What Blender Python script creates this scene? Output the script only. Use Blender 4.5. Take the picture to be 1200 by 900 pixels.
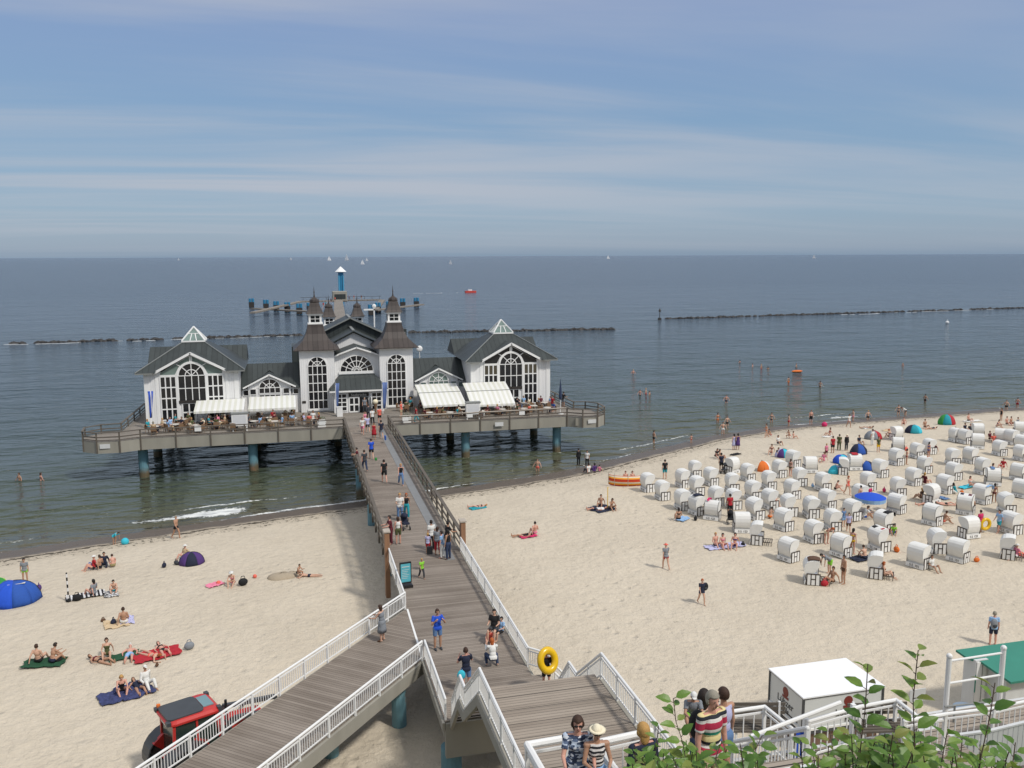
import bpy, math, random
import numpy as np
from mathutils import Vector, Matrix, noise
random.seed(7); np.random.seed(7)
PI = math.pi
S = bpy.context.scene
COL = S.collection
for o in list(bpy.data.objects): bpy.data.objects.remove(o)

# ------------------------------------------------------------------ camera
CAMH = 21.1
FPX = 1015.0                       # focal length for a 1200 px wide frame
PITCH, AZ, ROLL = math.radians(8.42), math.radians(14.3), math.radians(0.24)
f_ = np.array([math.sin(AZ)*math.cos(PITCH), math.cos(AZ)*math.cos(PITCH), -math.sin(PITCH)])
r_ = np.array([math.cos(AZ), -math.sin(AZ), 0.0]); d_ = np.cross(f_, r_)
c_, s_ = math.cos(ROLL), math.sin(ROLL)
r_, d_ = r_*c_ + d_*s_, -r_*s_ + d_*c_
cam = bpy.data.cameras.new('camera'); camo = bpy.data.objects.new('camera', cam); COL.objects.link(camo)
cam.lens = FPX/1200*36; cam.sensor_width = 36; cam.clip_start = 0.1; cam.clip_end = 60000
M_ = Matrix(((r_[0], -d_[0], -f_[0], 0), (r_[1], -d_[1], -f_[1], 0), (r_[2], -d_[2], -f_[2], CAMH), (0, 0, 0, 1)))
camo.matrix_world = M_; S.camera = camo

# ------------------------------------------------------------------ sky, sun, exposure
SUN_EL = math.radians(50); SUN_DX, SUN_DY = 0.60, -0.80          # horizontal direction towards the sun
w = bpy.data.worlds.new('World'); S.world = w; w.use_nodes = True
nt = w.node_tree; nt.nodes.clear(); N = nt.nodes.new; L = nt.links.new
out = N('ShaderNodeOutputWorld'); bg = N('ShaderNodeBackground'); bg.inputs[1].default_value = 0.15
sky = N('ShaderNodeTexSky'); sky.sky_type = 'NISHITA'; sky.sun_disc = False
sky.sun_elevation = SUN_EL; sky.sun_rotation = math.atan2(SUN_DX, SUN_DY)
sky.altitude = 0; sky.air_density = 1.0; sky.dust_density = 1.0; sky.ozone_density = 2.0
tc = N('ShaderNodeTexCoord'); sep = N('ShaderNodeSeparateXYZ'); L(tc.outputs['Generated'], sep.inputs[0])
# thin stretched cirrus: project the view direction on a high flat layer
def m(op, a, b=None, clamp=False):
    n = N('ShaderNodeMath'); n.operation = op; n.use_clamp = clamp
    for i, x in enumerate((a, b)):
        if x is None: continue
        if isinstance(x, (int, float)): n.inputs[i].default_value = x
        else: L(x, n.inputs[i])
    return n.outputs[0]
zc = m('ADD', m('MAXIMUM', sep.outputs[2], 0.0), 0.055)
comb = N('ShaderNodeCombineXYZ'); L(m('DIVIDE', sep.outputs[0], zc), comb.inputs[0]); L(m('DIVIDE', sep.outputs[1], zc), comb.inputs[1])
mp = N('ShaderNodeMapping'); mp.inputs['Rotation'].default_value = (0, 0, 0.55); mp.inputs['Scale'].default_value = (0.34, 1.15, 1)
L(comb.outputs[0], mp.inputs[0])
n1 = N('ShaderNodeTexNoise'); n1.inputs['Scale'].default_value = 0.42; n1.inputs['Detail'].default_value = 7; n1.inputs['Roughness'].default_value = 0.52; n1.inputs['Distortion'].default_value = 0.5
L(mp.outputs[0], n1.inputs[0])
mr = N('ShaderNodeMapRange'); mr.interpolation_type = 'SMOOTHSTEP'; mr.inputs[1].default_value = 0.38; mr.inputs[2].default_value = 0.66
L(n1.outputs[0], mr.inputs[0])
# horizon veil and base colours
ramp = N('ShaderNodeValToRGB'); L(m('MAXIMUM', sep.outputs[2], 0.0), ramp.inputs[0])
e = ramp.color_ramp.elements
SKYRAMP = [(0.0, (0.17, 0.25, 0.36)), (0.010, (0.23, 0.30, 0.40)), (0.05, (0.21, 0.31, 0.43)), (0.14, (0.17, 0.28, 0.43)), (0.30, (0.20, 0.27, 0.46)), (0.42, (0.44, 0.48, 0.57)), (1, (0.78, 0.79, 0.82))]
e[0].position, e[0].color = SKYRAMP[0][0], (*SKYRAMP[0][1], 1); e[1].position, e[1].color = 1, (*SKYRAMP[-1][1], 1)
SKYK = .93
for p, c in SKYRAMP[1:-1]: q = e.new(p); q.color = (*c, 1)
veil = N('ShaderNodeMixRGB'); veil.inputs[0].default_value = 0.88
sc = N('ShaderNodeMixRGB'); sc.blend_type = 'MULTIPLY'; sc.inputs[0].default_value = 1; sc.inputs[2].default_value = (6.2, 6.2, 6.2, 1); L(ramp.outputs[0], sc.inputs[1])
L(sky.outputs[0], veil.inputs[1]); L(sc.outputs[0], veil.inputs[2])
cl = N('ShaderNodeMixRGB'); cf = N('ShaderNodeMapRange'); cf.inputs[1].default_value = 0.008; cf.inputs[2].default_value = 0.07; cf.inputs[3].default_value = 0.12; cf.inputs[4].default_value = 0.95; L(sep.outputs[2], cf.inputs[0]); az_ = m('ADD', 0.88, m('MULTIPLY', sep.outputs[0], -0.65), True); L(m('MULTIPLY', m('MULTIPLY', mr.outputs[0], cf.outputs[0]), az_), cl.inputs[0]); L(veil.outputs[0], cl.inputs[1]); cl.inputs[2].default_value = (2.65, 2.8, 3.15, 1)
L(cl.outputs[0], bg.inputs[0]); L(bg.outputs[0], out.inputs[0])
sl = bpy.data.lights.new('sun', 'SUN'); sl.energy = 2.2; sl.angle = math.radians(6); sl.color = (1.0, 0.95, 0.88)
so = bpy.data.objects.new('sun', sl); COL.objects.link(so)
sd = Vector((SUN_DX*math.cos(SUN_EL), SUN_DY*math.cos(SUN_EL), math.sin(SUN_EL)))
so.rotation_euler = (-sd).to_track_quat('-Z', 'Y').to_euler()
S.view_settings.view_transform = 'Standard'; S.view_settings.look = 'None'; S.view_settings.gamma = 1
S.view_settings.exposure = 0.3; S.view_settings.use_curve_mapping = False

# ------------------------------------------------------------------ measuring helpers (photo points -> world metres)
def ray(u, v): return f_ + r_*(u-600)/FPX + d_*(v-450)/FPX
def P(u, v, z=0.0):
    q = ray(u, v); t = (z-CAMH)/q[2]; return Vector(np.array([0, 0, CAMH])+q*t)
def PY(u, v, Y):
    q = ray(u, v); return Vector(np.array([0, 0, CAMH])+q*(Y/q[1]))
def PD(u, v, D):
    q = ray(u, v); return Vector(np.array([0, 0, CAMH])+q*(D/math.hypot(q[0], q[1])))
def proj(p):
    q = np.array(p, float)-[0, 0, CAMH]; return 600+FPX*(q@r_)/(q@f_), 450+FPX*(q@d_)/(q@f_)

# ------------------------------------------------------------------ materials
MATS = {}
def lin(c):
    if isinstance(c, str):
        c = [int(c[i:i+2], 16)/255 for i in (0, 2, 4)]
        return tuple(x/12.92 if x <= .04045 else ((x+.055)/1.055)**2.4 for x in c)
    return tuple(c)
def mat(name, col, rough=0.6, var=0.12, scale=3.0, bump=0.0, bscale=None, metal=0.0, spec=0.5, stretch=None, trans=0.0):
    if name in MATS: return MATS[name]
    mt = bpy.data.materials.new(name); mt.use_nodes = True; t = mt.node_tree; b = t.nodes['Principled BSDF']
    c = lin(col); b.inputs['Roughness'].default_value = rough; b.inputs['Metallic'].default_value = metal
    b.inputs['Specular IOR Level'].default_value = spec
    tcn = t.nodes.new('ShaderNodeTexCoord'); src = tcn.outputs['Object']
    if stretch:
        mpn = t.nodes.new('ShaderNodeMapping'); mpn.inputs['Scale'].default_value = stretch; t.links.new(src, mpn.inputs[0]); src = mpn.outputs[0]
    nz = t.nodes.new('ShaderNodeTexNoise'); nz.inputs['Scale'].default_value = scale; nz.inputs['Detail'].default_value = 4; t.links.new(src, nz.inputs[0])
    mx = t.nodes.new('ShaderNodeMixRGB'); t.links.new(nz.outputs[0], mx.inputs[0])
    mx.inputs[1].default_value = (*[min(1, x*(1-var)) for x in c], 1); mx.inputs[2].default_value = (*[min(1, x*(1+var)) for x in c], 1)
    t.links.new(mx.outputs[0], b.inputs['Base Color'])
    if bump:
        bn = t.nodes.new('ShaderNodeBump'); bn.inputs['Strength'].default_value = bump; bn.inputs['Distance'].default_value = 0.02
        n2 = t.nodes.new('ShaderNodeTexNoise'); n2.inputs['Scale'].default_value = bscale or scale*4; n2.inputs['Detail'].default_value = 3
        t.links.new(src, n2.inputs[0]); t.links.new(n2.outputs[0], bn.inputs['Height']); t.links.new(bn.outputs[0], b.inputs['Normal'])
    MATS[name] = mt; return mt
def nodes(mt):
    t = mt.node_tree
    def nn(k, **kw):
        n = t.nodes.new(k)
        for a, v in kw.items():
            if a.startswith('i_'): n.inputs[a[2:]].default_value = v
            else: setattr(n, a, v)
        return n
    return t, nn, t.links.new
def mmath(t, op, a, b=None, clamp=False):
    n = t.nodes.new('ShaderNodeMath'); n.operation = op; n.use_clamp = clamp
    for i, x in enumerate((a, b)):
        if x is None: continue
        if isinstance(x, (int, float)): n.inputs[i].default_value = x
        else: t.links.new(x, n.inputs[i])
    return n.outputs[0]
def planks(name, c1, c2, wd, axis=1, gap=0.012, joints=0.0, gapc=(0.03, 0.028, 0.025)):
    """weathered boards laid side by side along local x (axis=1: board rows step along y)"""
    mt = bpy.data.materials.new(name); mt.use_nodes = True; t, nn, lk = nodes(mt); b = t.nodes['Principled BSDF']
    tcn = nn('ShaderNodeTexCoord'); sp = nn('ShaderNodeSeparateXYZ'); lk(tcn.outputs['Object'], sp.inputs[0])
    q = mmath(t, 'DIVIDE', sp.outputs[axis], wd); fl = mmath(t, 'FLOOR', q); fr = mmath(t, 'FRACT', q)
    wn = nn('ShaderNodeTexWhiteNoise', noise_dimensions='1D'); lk(fl, wn.inputs['W'])
    cmb = nn('ShaderNodeCombineXYZ'); o = 1-axis
    lk(mmath(t, 'MULTIPLY', sp.outputs[o], 0.7), cmb.inputs[0]); lk(mmath(t, 'MULTIPLY', fl, 3.7), cmb.inputs[1]); lk(mmath(t, 'MULTIPLY', fr, 1.5), cmb.inputs[2])
    nz = nn('ShaderNodeTexNoise', i_Scale=1.3, i_Detail=5.0); lk(cmb.outputs[0], nz.inputs[0])
    big = nn('ShaderNodeTexNoise', i_Scale=0.35, i_Detail=4.0); lk(tcn.outputs['Object'], big.inputs[0])
    fac = mmath(t, 'ADD', mmath(t, 'ADD', mmath(t, 'MULTIPLY', wn.outputs[0], 0.42), mmath(t, 'MULTIPLY', nz.outputs[0], 0.5)), mmath(t, 'MULTIPLY', mmath(t, 'SUBTRACT', big.outputs[0], 0.5), 1.1), True)
    mx = nn('ShaderNodeMixRGB'); lk(fac, mx.inputs[0]); mx.inputs[1].default_value = (*c1, 1); mx.inputs[2].default_value = (*c2, 1)
    g = mmath(t, 'LESS_THAN', fr, gap/wd)
    if joints:
        jq = mmath(t, 'FRACT', mmath(t, 'DIVIDE', sp.outputs[axis], joints)); g = mmath(t, 'MAXIMUM', g, mmath(t, 'LESS_THAN', jq, 0.035))
    m2 = nn('ShaderNodeMixRGB'); lk(g, m2.inputs[0]); lk(mx.outputs[0], m2.inputs[1]); m2.inputs[2].default_value = (*gapc, 1)
    lk(m2.outputs[0], b.inputs['Base Color']); b.inputs['Roughness'].default_value = 0.8; b.inputs['Specular IOR Level'].default_value = 0.25
    MATS[name] = mt; return mt

# ------------------------------------------------------------------ mesh builder
class MB:
    def __init__(s): s.v = []; s.f = []; s.mi = []; s.cur = 0
    def add(s, vs, fs):
        n = len(s.v); s.v += [tuple(x) for x in vs]; s.f += [tuple(i+n for i in q) for q in fs]; s.mi += [s.cur]*len(fs); return s
    def box(s, x0, x1, y0, y1, z0, z1):
        return s.add([(x0, y0, z0), (x1, y0, z0), (x1, y1, z0), (x0, y1, z0), (x0, y0, z1), (x1, y0, z1), (x1, y1, z1), (x0, y1, z1)],
                     [(0, 3, 2, 1), (4, 5, 6, 7), (0, 1, 5, 4), (1, 2, 6, 5), (2, 3, 7, 6), (3, 0, 4, 7)])
    def cb(s, c, sz, rz=0.0, rx=0.0, ry=0.0):
        R = Matrix.Rotation(rz, 3, 'Z') @ Matrix.Rotation(rx, 3, 'X') @ Matrix.Rotation(ry, 3, 'Y'); c = Vector(c)
        vs = [c + R @ Vector((a*sz[0]/2, b*sz[1]/2, d*sz[2]/2)) for d in (-1, 1) for a, b in ((-1, -1), (1, -1), (1, 1), (-1, 1))]
        return s.add(vs, [(0, 3, 2, 1), (4, 5, 6, 7), (0, 1, 5, 4), (1, 2, 6, 5), (2, 3, 7, 6), (3, 0, 4, 7)])
    def bar(s, a, b, w, h=None):
        """square bar from a to b"""
        a, b = Vector(a), Vector(b); h = h or w; d = b-a; L_ = d.length
        if L_ < 1e-6: return s
        d /= L_; up = Vector((0, 0, 1)) if abs(d.z) < .95 else Vector((0, 1, 0)); x = d.cross(up).normalized(); y = x.cross(d)
        vs = [p + x*i*w/2 + y*j*h/2 for p in (a, b) for i, j in ((-1, -1), (1, -1), (1, 1), (-1, 1))]
        return s.add(vs, [(0, 1, 2, 3), (7, 6, 5, 4), (0, 4, 5, 1), (1, 5, 6, 2), (2, 6, 7, 3), (3, 7, 4, 0)])
    def cyl(s, a, b, r0, r1=None, n=8, cap=True):
        a, b = Vector(a), Vector(b); r1 = r0 if r1 is None else r1; d = (b-a).normalized()
        up = Vector((0, 0, 1)) if abs(d.z) < .95 else Vector((0, 1, 0)); x = d.cross(up).normalized(); y = x.cross(d)
        vs = [p + (x*math.cos(2*PI*i/n)+y*math.sin(2*PI*i/n))*r for p, r in ((a, r0), (b, r1)) for i in range(n)]
        fs = [(i, i+n, (i+1) % n+n, (i+1) % n) for i in range(n)]
        if cap: fs += [tuple(range(n)), tuple(range(2*n-1, n-1, -1))]
        return s.add(vs, fs)
    def tube(s, pts, r, n=6):
        for a, b in zip(pts[:-1], pts[1:]): s.cyl(a, b, r, r, n)
        for p in pts[1:-1]: s.ball(p, (r, r, r), n, 4)
        return s
    def ball(s, c, r, nu=8, nv=6, R=None):
        c = Vector(c); vs = []; fs = []
        if isinstance(r, (int, float)): r = (r, r, r)
        for j in range(nv+1):
            th = PI*j/nv
            for i in range(nu):
                ph = 2*PI*i/nu; q = Vector((r[0]*math.sin(th)*math.cos(ph), r[1]*math.sin(th)*math.sin(ph), r[2]*math.cos(th)))
                vs.append(c + (R @ q if R else q))
        for j in range(nv):
            for i in range(nu):
                a, b = j*nu+i, j*nu+(i+1) % nu; fs.append((a, a+nu, b+nu, b))
        return s.add(vs, fs)
    def lathe(s, c, prof, n=12):
        c = Vector(c); vs = [c+Vector((r*math.cos(2*PI*i/n), r*math.sin(2*PI*i/n), z)) for r, z in prof for i in range(n)]
        fs = [(j*n+i, j*n+(i+1) % n, (j+1)*n+(i+1) % n, (j+1)*n+i) for j in range(len(prof)-1) for i in range(n)]
        return s.add(vs, fs)
    def xz(s, poly, y0, y1):
        """polygon in the xz plane pushed from y0 to y1"""
        n = len(poly); vs = [(x, y0, z) for x, z in poly]+[(x, y1, z) for x, z in poly]
        return s.add(vs, [tuple(range(n)), tuple(range(2*n-1, n-1, -1))]+[(i, i+n, (i+1) % n+n, (i+1) % n) for i in range(n)])
    def yz(s, poly, x0, x1):
        n = len(poly); vs = [(x0, y, z) for y, z in poly]+[(x1, y, z) for y, z in poly]
        return s.add(vs, [tuple(range(n-1, -1, -1)), tuple(range(n, 2*n))]+[(i, (i+1) % n, (i+1) % n+n, i+n) for i in range(n)])
    def xy(s, poly, z0, z1):
        n = len(poly); vs = [(x, y, z0) for x, y in poly]+[(x, y, z1) for x, y in poly]
        return s.add(vs, [tuple(range(n-1, -1, -1)), tuple(range(n, 2*n))]+[(i, (i+1) % n, (i+1) % n+n, i+n) for i in range(n)])
    def slab(s, pts, th):
        """a polygon sheet (3D points) given thickness downwards"""
        n = len(pts); vs = [tuple(p) for p in pts]+[(p[0], p[1], p[2]-th) for p in pts]
        return s.add(vs, [tuple(range(n)), tuple(range(2*n-1, n-1, -1))]+[(i, i+n, (i+1) % n+n, (i+1) % n) for i in range(n)])
    def build(s, name, mt, parent=None, smooth=False, fix=True):
        me = bpy.data.meshes.new(name); me.from_pydata(s.v, [], s.f)
        for q in (mt if isinstance(mt, (list, tuple)) else [mt]): me.materials.append(q)
        if isinstance(mt, (list, tuple)): me.polygons.foreach_set('material_index', s.mi)
        if fix:
            import bmesh; bm = bmesh.new(); bm.from_mesh(me); bmesh.ops.recalc_face_normals(bm, faces=bm.faces); bm.to_mesh(me); bm.free()
        if smooth: me.polygons.foreach_set('use_smooth', [True]*len(me.polygons))
        me.update(); o = bpy.data.objects.new(name, me); COL.objects.link(o)
        if parent: o.parent = parent
        return o
def thing(name, label, cat, loc=(0, 0, 0), rz=0.0, group=None):
    o = bpy.data.objects.new(name, None); COL.objects.link(o); o.location = loc; o.rotation_euler = (0, 0, rz); o.empty_display_size = .2
    o['label'] = label; o['category'] = cat
    if group: o['group'] = group
    return o
def tag(o, label, cat, group=None, kind=None):
    o['label'] = label; o['category'] = cat
    if group: o['group'] = group
    if kind: o['kind'] = kind
    return o
def struct(o): o['kind'] = 'structure'; return o
KIDS = {}
def copy_tree(o, parent=None, loc=None, rz=None, label=None, group=None):
    c = o.copy(); COL.objects.link(c)
    if parent: c.parent = parent
    if loc is not None: c.location = loc
    if rz is not None: c.rotation_euler = (0, 0, rz)
    if label: c['label'] = label
    if group: c['group'] = group
    if o.name not in KIDS: KIDS[o.name] = list(o.children)
    for ch in KIDS[o.name]: copy_tree(ch, c)
    return c
ORD = ['first', 'second', 'third', 'fourth', 'fifth', 'sixth', 'seventh', 'eighth', 'ninth', 'tenth', 'eleventh', 'twelfth', 'thirteenth', 'fourteenth', 'fifteenth', 'sixteenth', 'seventeenth', 'eighteenth', 'nineteenth', 'twentieth']
TENS = {20: 'twenty', 30: 'thirty', 40: 'forty', 50: 'fifty', 60: 'sixty', 70: 'seventy', 80: 'eighty', 90: 'ninety'}
def ordinal(i):
    if i < 20: return ORD[i]
    n = i+1; t_, u_ = n//10*10, n % 10
    return (TENS[t_]+'-'+ORD[u_-1]) if u_ else TENS[t_][:-1]+'ieth'
# ================================================================== land and water
SHORE = [(-400, 20), (-200, 48), (-90, 60), (-33.8, 66.7), (-20.9, 67.6), (-16.9, 68.8), (-12.7, 69.9), (-3.7, 72.3), (5.8, 74.4), (16.2, 76.8), (23.4, 78.9), (28.0, 80.8), (35.3, 84.8),
         (46.6, 90.8), (56.8, 94.0), (66.9, 95.2), (77.6, 96.0), (92.2, 97.2), (111.4, 96.4), (200, 98), (420, 60)]
sx, sy = zip(*SHORE)
def shore_y(x): return np.interp(x, sx, sy)
def shore_d(x, y):
    """distance inland from the water's edge (negative in the sea)"""
    e_ = 1.5; sl_ = (shore_y(np.asarray(x)+e_)-shore_y(np.asarray(x)-e_))/(2*e_)
    return (shore_y(x)-y)/np.sqrt(1+sl_**2)
def ground(x, y):
    d = shore_d(x, y)
    z = np.where(d > 0, 1.55*(1-np.exp(-(np.maximum(d, 0)/10.0)**1.5)), np.maximum(d*0.07, -3.0))
    # foot of the bluff, then the bluff itself up to the cliff top the camera stands on
    y = np.asarray(y, float)
    b = np.clip((24.5-y)/24.0, 0, 1); z = np.where(y < 24.5, np.maximum(z, 1.5+16.6*(b**1.05)), z)
    return z
def G(u, v, dz=0.0):
    z = 1.3
    for _ in range(6):
        p = P(u, v, z+dz); z = float(ground(p.x, p.y))
        z = max(z, 0.0)
    return Vector((p.x, p.y, z))
def rough_z(x, y):
    """small humps of trodden sand"""
    return 0.05*noise.noise(Vector((x*.25, y*.25, 0)))+0.035*noise.noise(Vector((x*.9, y*.9, 3)))
def land_mesh():
    xs = np.concatenate([np.linspace(-400, -60, 35), np.arange(-58, 130, 0.8), np.linspace(132, 420, 30)])
    ys = np.concatenate([np.linspace(-150, -8, 16), np.arange(-6, 18, 1.0), np.arange(18, 106, 0.6), [108, 112, 120, 140, 200, 400, 1000]])
    X, Y = np.meshgrid(xs, ys); Z = ground(X, Y)
    D = shore_d(X, Y); amp = np.clip(D/3.0, 0.0, 1.0)
    for j in range(X.shape[0]):
        if ys[j] < 16 or ys[j] > 100: continue
        for i in range(X.shape[1]):
            if -58 <= xs[i] <= 130: Z[j, i] += amp[j, i]*rough_z(xs[i], ys[j])
    far = ys > 105; Z[far] = -3
    nx, ny = len(xs), len(ys)
    V = np.stack([X, Y, Z], -1).reshape(-1, 3); idx = np.arange(nx*ny).reshape(ny, nx)
    F = np.stack([idx[:-1, :-1], idx[:-1, 1:], idx[1:, 1:], idx[1:, :-1]], -1).reshape(-1, 4)
    me = bpy.data.meshes.new('beach_sand'); me.from_pydata(V.tolist(), [], F.tolist()); me.polygons.foreach_set('use_smooth', [True]*len(F))
    a = me.attributes.new('inland', 'FLOAT', 'POINT'); a.data.foreach_set('value', D.reshape(-1).astype(np.float32))
    o = bpy.data.objects.new('beach_sand', me); COL.objects.link(o); return struct(o)
land = land_mesh()
mt = bpy.data.materials.new('sand'); mt.use_nodes = True; t, nn, lk = nodes(mt); b = t.nodes['Principled BSDF']
at = nn('ShaderNodeAttribute', attribute_name='inland'); tcn = nn('ShaderNodeTexCoord'); g = nn('ShaderNodeNewGeometry')
sp = nn('ShaderNodeSeparateXYZ'); lk(g.outputs['Position'], sp.inputs[0])
big = nn('ShaderNodeTexNoise', i_Scale=0.16, i_Detail=8.0, i_Roughness=0.72); lk(tcn.outputs['Object'], big.inputs[0])
fine = nn('ShaderNodeTexNoise', i_Scale=2.6, i_Detail=7.0, i_Roughness=0.72); lk(tcn.outputs['Object'], fine.inputs[0])
wob = nn('ShaderNodeTexNoise', i_Scale=0.5, i_Detail=6.0, i_Roughness=0.65); lk(tcn.outputs['Object'], wob.inputs[0])
mx = nn('ShaderNodeMixRGB'); lk(mmath(t, 'ADD', mmath(t, 'MULTIPLY', big.outputs[0], 0.6), mmath(t, 'MULTIPLY', fine.outputs[0], 0.4)), mx.inputs[0])
mx.inputs[1].default_value = (0.38, 0.325, 0.245, 1); mx.inputs[2].default_value = (0.76, 0.675, 0.54, 1)
# wet band by the water
dj = mmath(t, 'ADD', at.outputs['Fac'], mmath(t, 'MULTIPLY', mmath(t, 'SUBTRACT', wob.outputs[0], 0.5), 2.2))
wet = nn('ShaderNodeMapRange', interpolation_type='SMOOTHSTEP'); lk(dj, wet.inputs[0])
for i, x in ((1, 1.9), (2, 2.9), (3, 1), (4, 0)): wet.inputs[i].default_value = x
m2 = nn('ShaderNodeMixRGB'); lk(wet.outputs[0], m2.inputs[0]); lk(mx.outputs[0], m2.inputs[1]); m2.inputs[2].default_value = (0.125, 0.10, 0.078, 1)
damp = nn('ShaderNodeMapRange', interpolation_type='SMOOTHSTEP'); lk(dj, damp.inputs[0])
for i, x in ((1, 2.2), (2, 6.5), (3, 0.35), (4, 0)): damp.inputs[i].default_value = x
m1 = nn('ShaderNodeMixRGB'); lk(damp.outputs[0], m1.inputs[0]); lk(mx.outputs[0], m1.inputs[1]); m1.inputs[2].default_value = (0.29, 0.235, 0.17, 1); lk(m1.outputs[0], m2.inputs[1])
# weed line
wl = mmath(t, 'LESS_THAN', mmath(t, 'ABSOLUTE', mmath(t, 'SUBTRACT', dj, 2.9)), mmath(t, 'MULTIPLY', mmath(t, 'SUBTRACT', fine.outputs[0], 0.34), 1.15))
wl2 = mmath(t, 'MULTIPLY', mmath(t, 'LESS_THAN', mmath(t, 'ABSOLUTE', mmath(t, 'SUBTRACT', dj, 4.1)), 0.7), mmath(t, 'GREATER_THAN', fine.outputs[0], 0.56))
speck = nn('ShaderNodeTexNoise', i_Scale=1.7, i_Detail=9.0, i_Roughness=0.8); lk(tcn.outputs['Object'], speck.inputs[0])
wl3 = mmath(t, 'MULTIPLY', mmath(t, 'GREATER_THAN', speck.outputs[0], 0.655), 0.45)
m3 = nn('ShaderNodeMixRGB'); lk(mmath(t, 'MAXIMUM', mmath(t, 'MAXIMUM', wl, wl2), wl3), m3.inputs[0]); lk(m2.outputs[0], m3.inputs[1]); m3.inputs[2].default_value = (0.085, 0.07, 0.05, 1)
# bluff vegetation
gr = nn('ShaderNodeMapRange'); lk(sp.outputs[1], gr.inputs[0])
for i, x in ((1, 21), (2, 23.5), (3, 1), (4, 0)): gr.inputs[i].default_value = x
m4 = nn('ShaderNodeMixRGB'); lk(gr.outputs[0], m4.inputs[0]); lk(m3.outputs[0], m4.inputs[1]); m4.inputs[2].default_value = (0.05, 0.075, 0.025, 1)
lk(m4.outputs[0], b.inputs['Base Color'])
rg = nn('ShaderNodeMapRange'); lk(wet.outputs[0], rg.inputs[0]); rg.inputs[3].default_value = 0.95; rg.inputs[4].default_value = 0.42; lk(rg.outputs[0], b.inputs['Roughness'])
b.inputs['Specular IOR Level'].default_value = 0.3
foot = nn('ShaderNodeTexNoise', i_Scale=1.6, i_Detail=5.0, i_Roughness=0.7); lk(tcn.outputs['Object'], foot.inputs[0])
foot2 = nn('ShaderNodeTexVoronoi', i_Scale=1.9, feature='SMOOTH_F1'); lk(tcn.outputs['Object'], foot2.inputs[0])
pit = nn('ShaderNodeTexVoronoi', i_Scale=1.15, i_Randomness=1.0); lk(tcn.outputs['Object'], pit.inputs[0]); pm_ = nn('ShaderNodeMapRange', interpolation_type='SMOOTHSTEP'); lk(pit.outputs['Distance'], pm_.inputs[0])
for i, x in ((1, 0.05), (2, 0.30), (3, 0), (4, 1)): pm_.inputs[i].default_value = x
trod = nn('ShaderNodeTexNoise', i_Scale=0.09, i_Detail=3.0); lk(tcn.outputs['Object'], trod.inputs[0]); tm = nn('ShaderNodeMapRange'); lk(trod.outputs[0], tm.inputs[0])
for i, x in ((1, 0.42), (2, 0.6), (3, 0.04), (4, 0.34)): tm.inputs[i].default_value = x
hh = mmath(t, 'ADD', mmath(t, 'ADD', mmath(t, 'MULTIPLY', foot.outputs[0], 0.9), mmath(t, 'MULTIPLY', foot2.outputs[0], 0.30)), mmath(t, 'MULTIPLY', pm_.outputs[0], tm.outputs[0]))
bm_ = nn('ShaderNodeBump', i_Strength=1.0, i_Distance=0.22); lk(hh, bm_.inputs['Height']); lk(bm_.outputs[0], b.inputs['Normal'])
land.data.materials.append(mt)

# sea: one sheet to the horizon, finer near the beach
def sea_mesh():
    xs = np.concatenate([[-60000, -20000, -6000, -2000, -800, -400], np.arange(-200, 200.1, 4.0), [260, 400, 800, 2000, 6000, 20000, 60000]])
    ys = np.concatenate([np.arange(10, 60, 5.0), np.arange(60, 130, 1.0), np.arange(130, 330, 5.0), [400, 600, 1000, 2000, 5000, 12000, 30000, 58000]])
    X, Y = np.meshgrid(xs, ys); D = shore_d(X, Y); Z = np.zeros_like(X); nx, ny = len(xs), len(ys)
    V = np.stack([X, Y, Z], -1).reshape(-1, 3); idx = np.arange(nx*ny).reshape(ny, nx)
    F = np.stack([idx[:-1, :-1], idx[:-1, 1:], idx[1:, 1:], idx[1:, :-1]], -1).reshape(-1, 4)
    me = bpy.data.meshes.new('sea_water'); me.from_pydata(V.tolist(), [], F.tolist()); me.polygons.foreach_set('use_smooth', [True]*len(F))
    a = me.attributes.new('inland', 'FLOAT', 'POINT'); a.data.foreach_set('value', np.clip(D, -2000, 500).reshape(-1).astype(np.float32))
    o = bpy.data.objects.new('sea_water', me); COL.objects.link(o); return struct(o)
sea = sea_mesh()
mt = bpy.data.materials.new('sea'); mt.use_nodes = True; t, nn, lk = nodes(mt); b = t.nodes['Principled BSDF']
at = nn('ShaderNodeAttribute', attribute_name='inland'); tcn = nn('ShaderNodeTexCoord'); off = mmath(t, 'MULTIPLY', at.outputs['Fac'], -1.0)
g = nn('ShaderNodeNewGeometry')
big = nn('ShaderNodeTexNoise', i_Scale=0.012, i_Detail=5.0); mpn = nn('ShaderNodeMapping'); mpn.inputs['Scale'].default_value = (0.4, 1.0, 1); lk(tcn.outputs['Object'], mpn.inputs[0]); lk(mpn.outputs[0], big.inputs[0])
cr = nn('ShaderNodeValToRGB'); dn = mmath(t, 'DIVIDE', off, 260.0, True); dn2 = mmath(t, 'POWER', dn, 0.5); lk(mmath(t, 'ADD', dn2, mmath(t, 'MULTIPLY', mmath(t, 'SUBTRACT', big.outputs[0], 0.5), 0.12)), cr.inputs[0])
els = cr.color_ramp.elements
SEAC = [(0.0, (0.115, 0.098, 0.068)), (0.09, (0.085, 0.086, 0.050)), (0.20, (0.058, 0.072, 0.042)), (0.34, (0.048, 0.070, 0.066)), (0.55, (0.046, 0.072, 0.088)), (1.0, (0.055, 0.080, 0.112))]
els[0].position, els[0].color = SEAC[0][0], (*SEAC[0][1], 1); els[1].position, els[1].color = 1, (*SEAC[-1][1], 1)
for p_, c__ in SEAC[1:-1]: q = els.new(p_); q.color = (*c__, 1)
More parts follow.
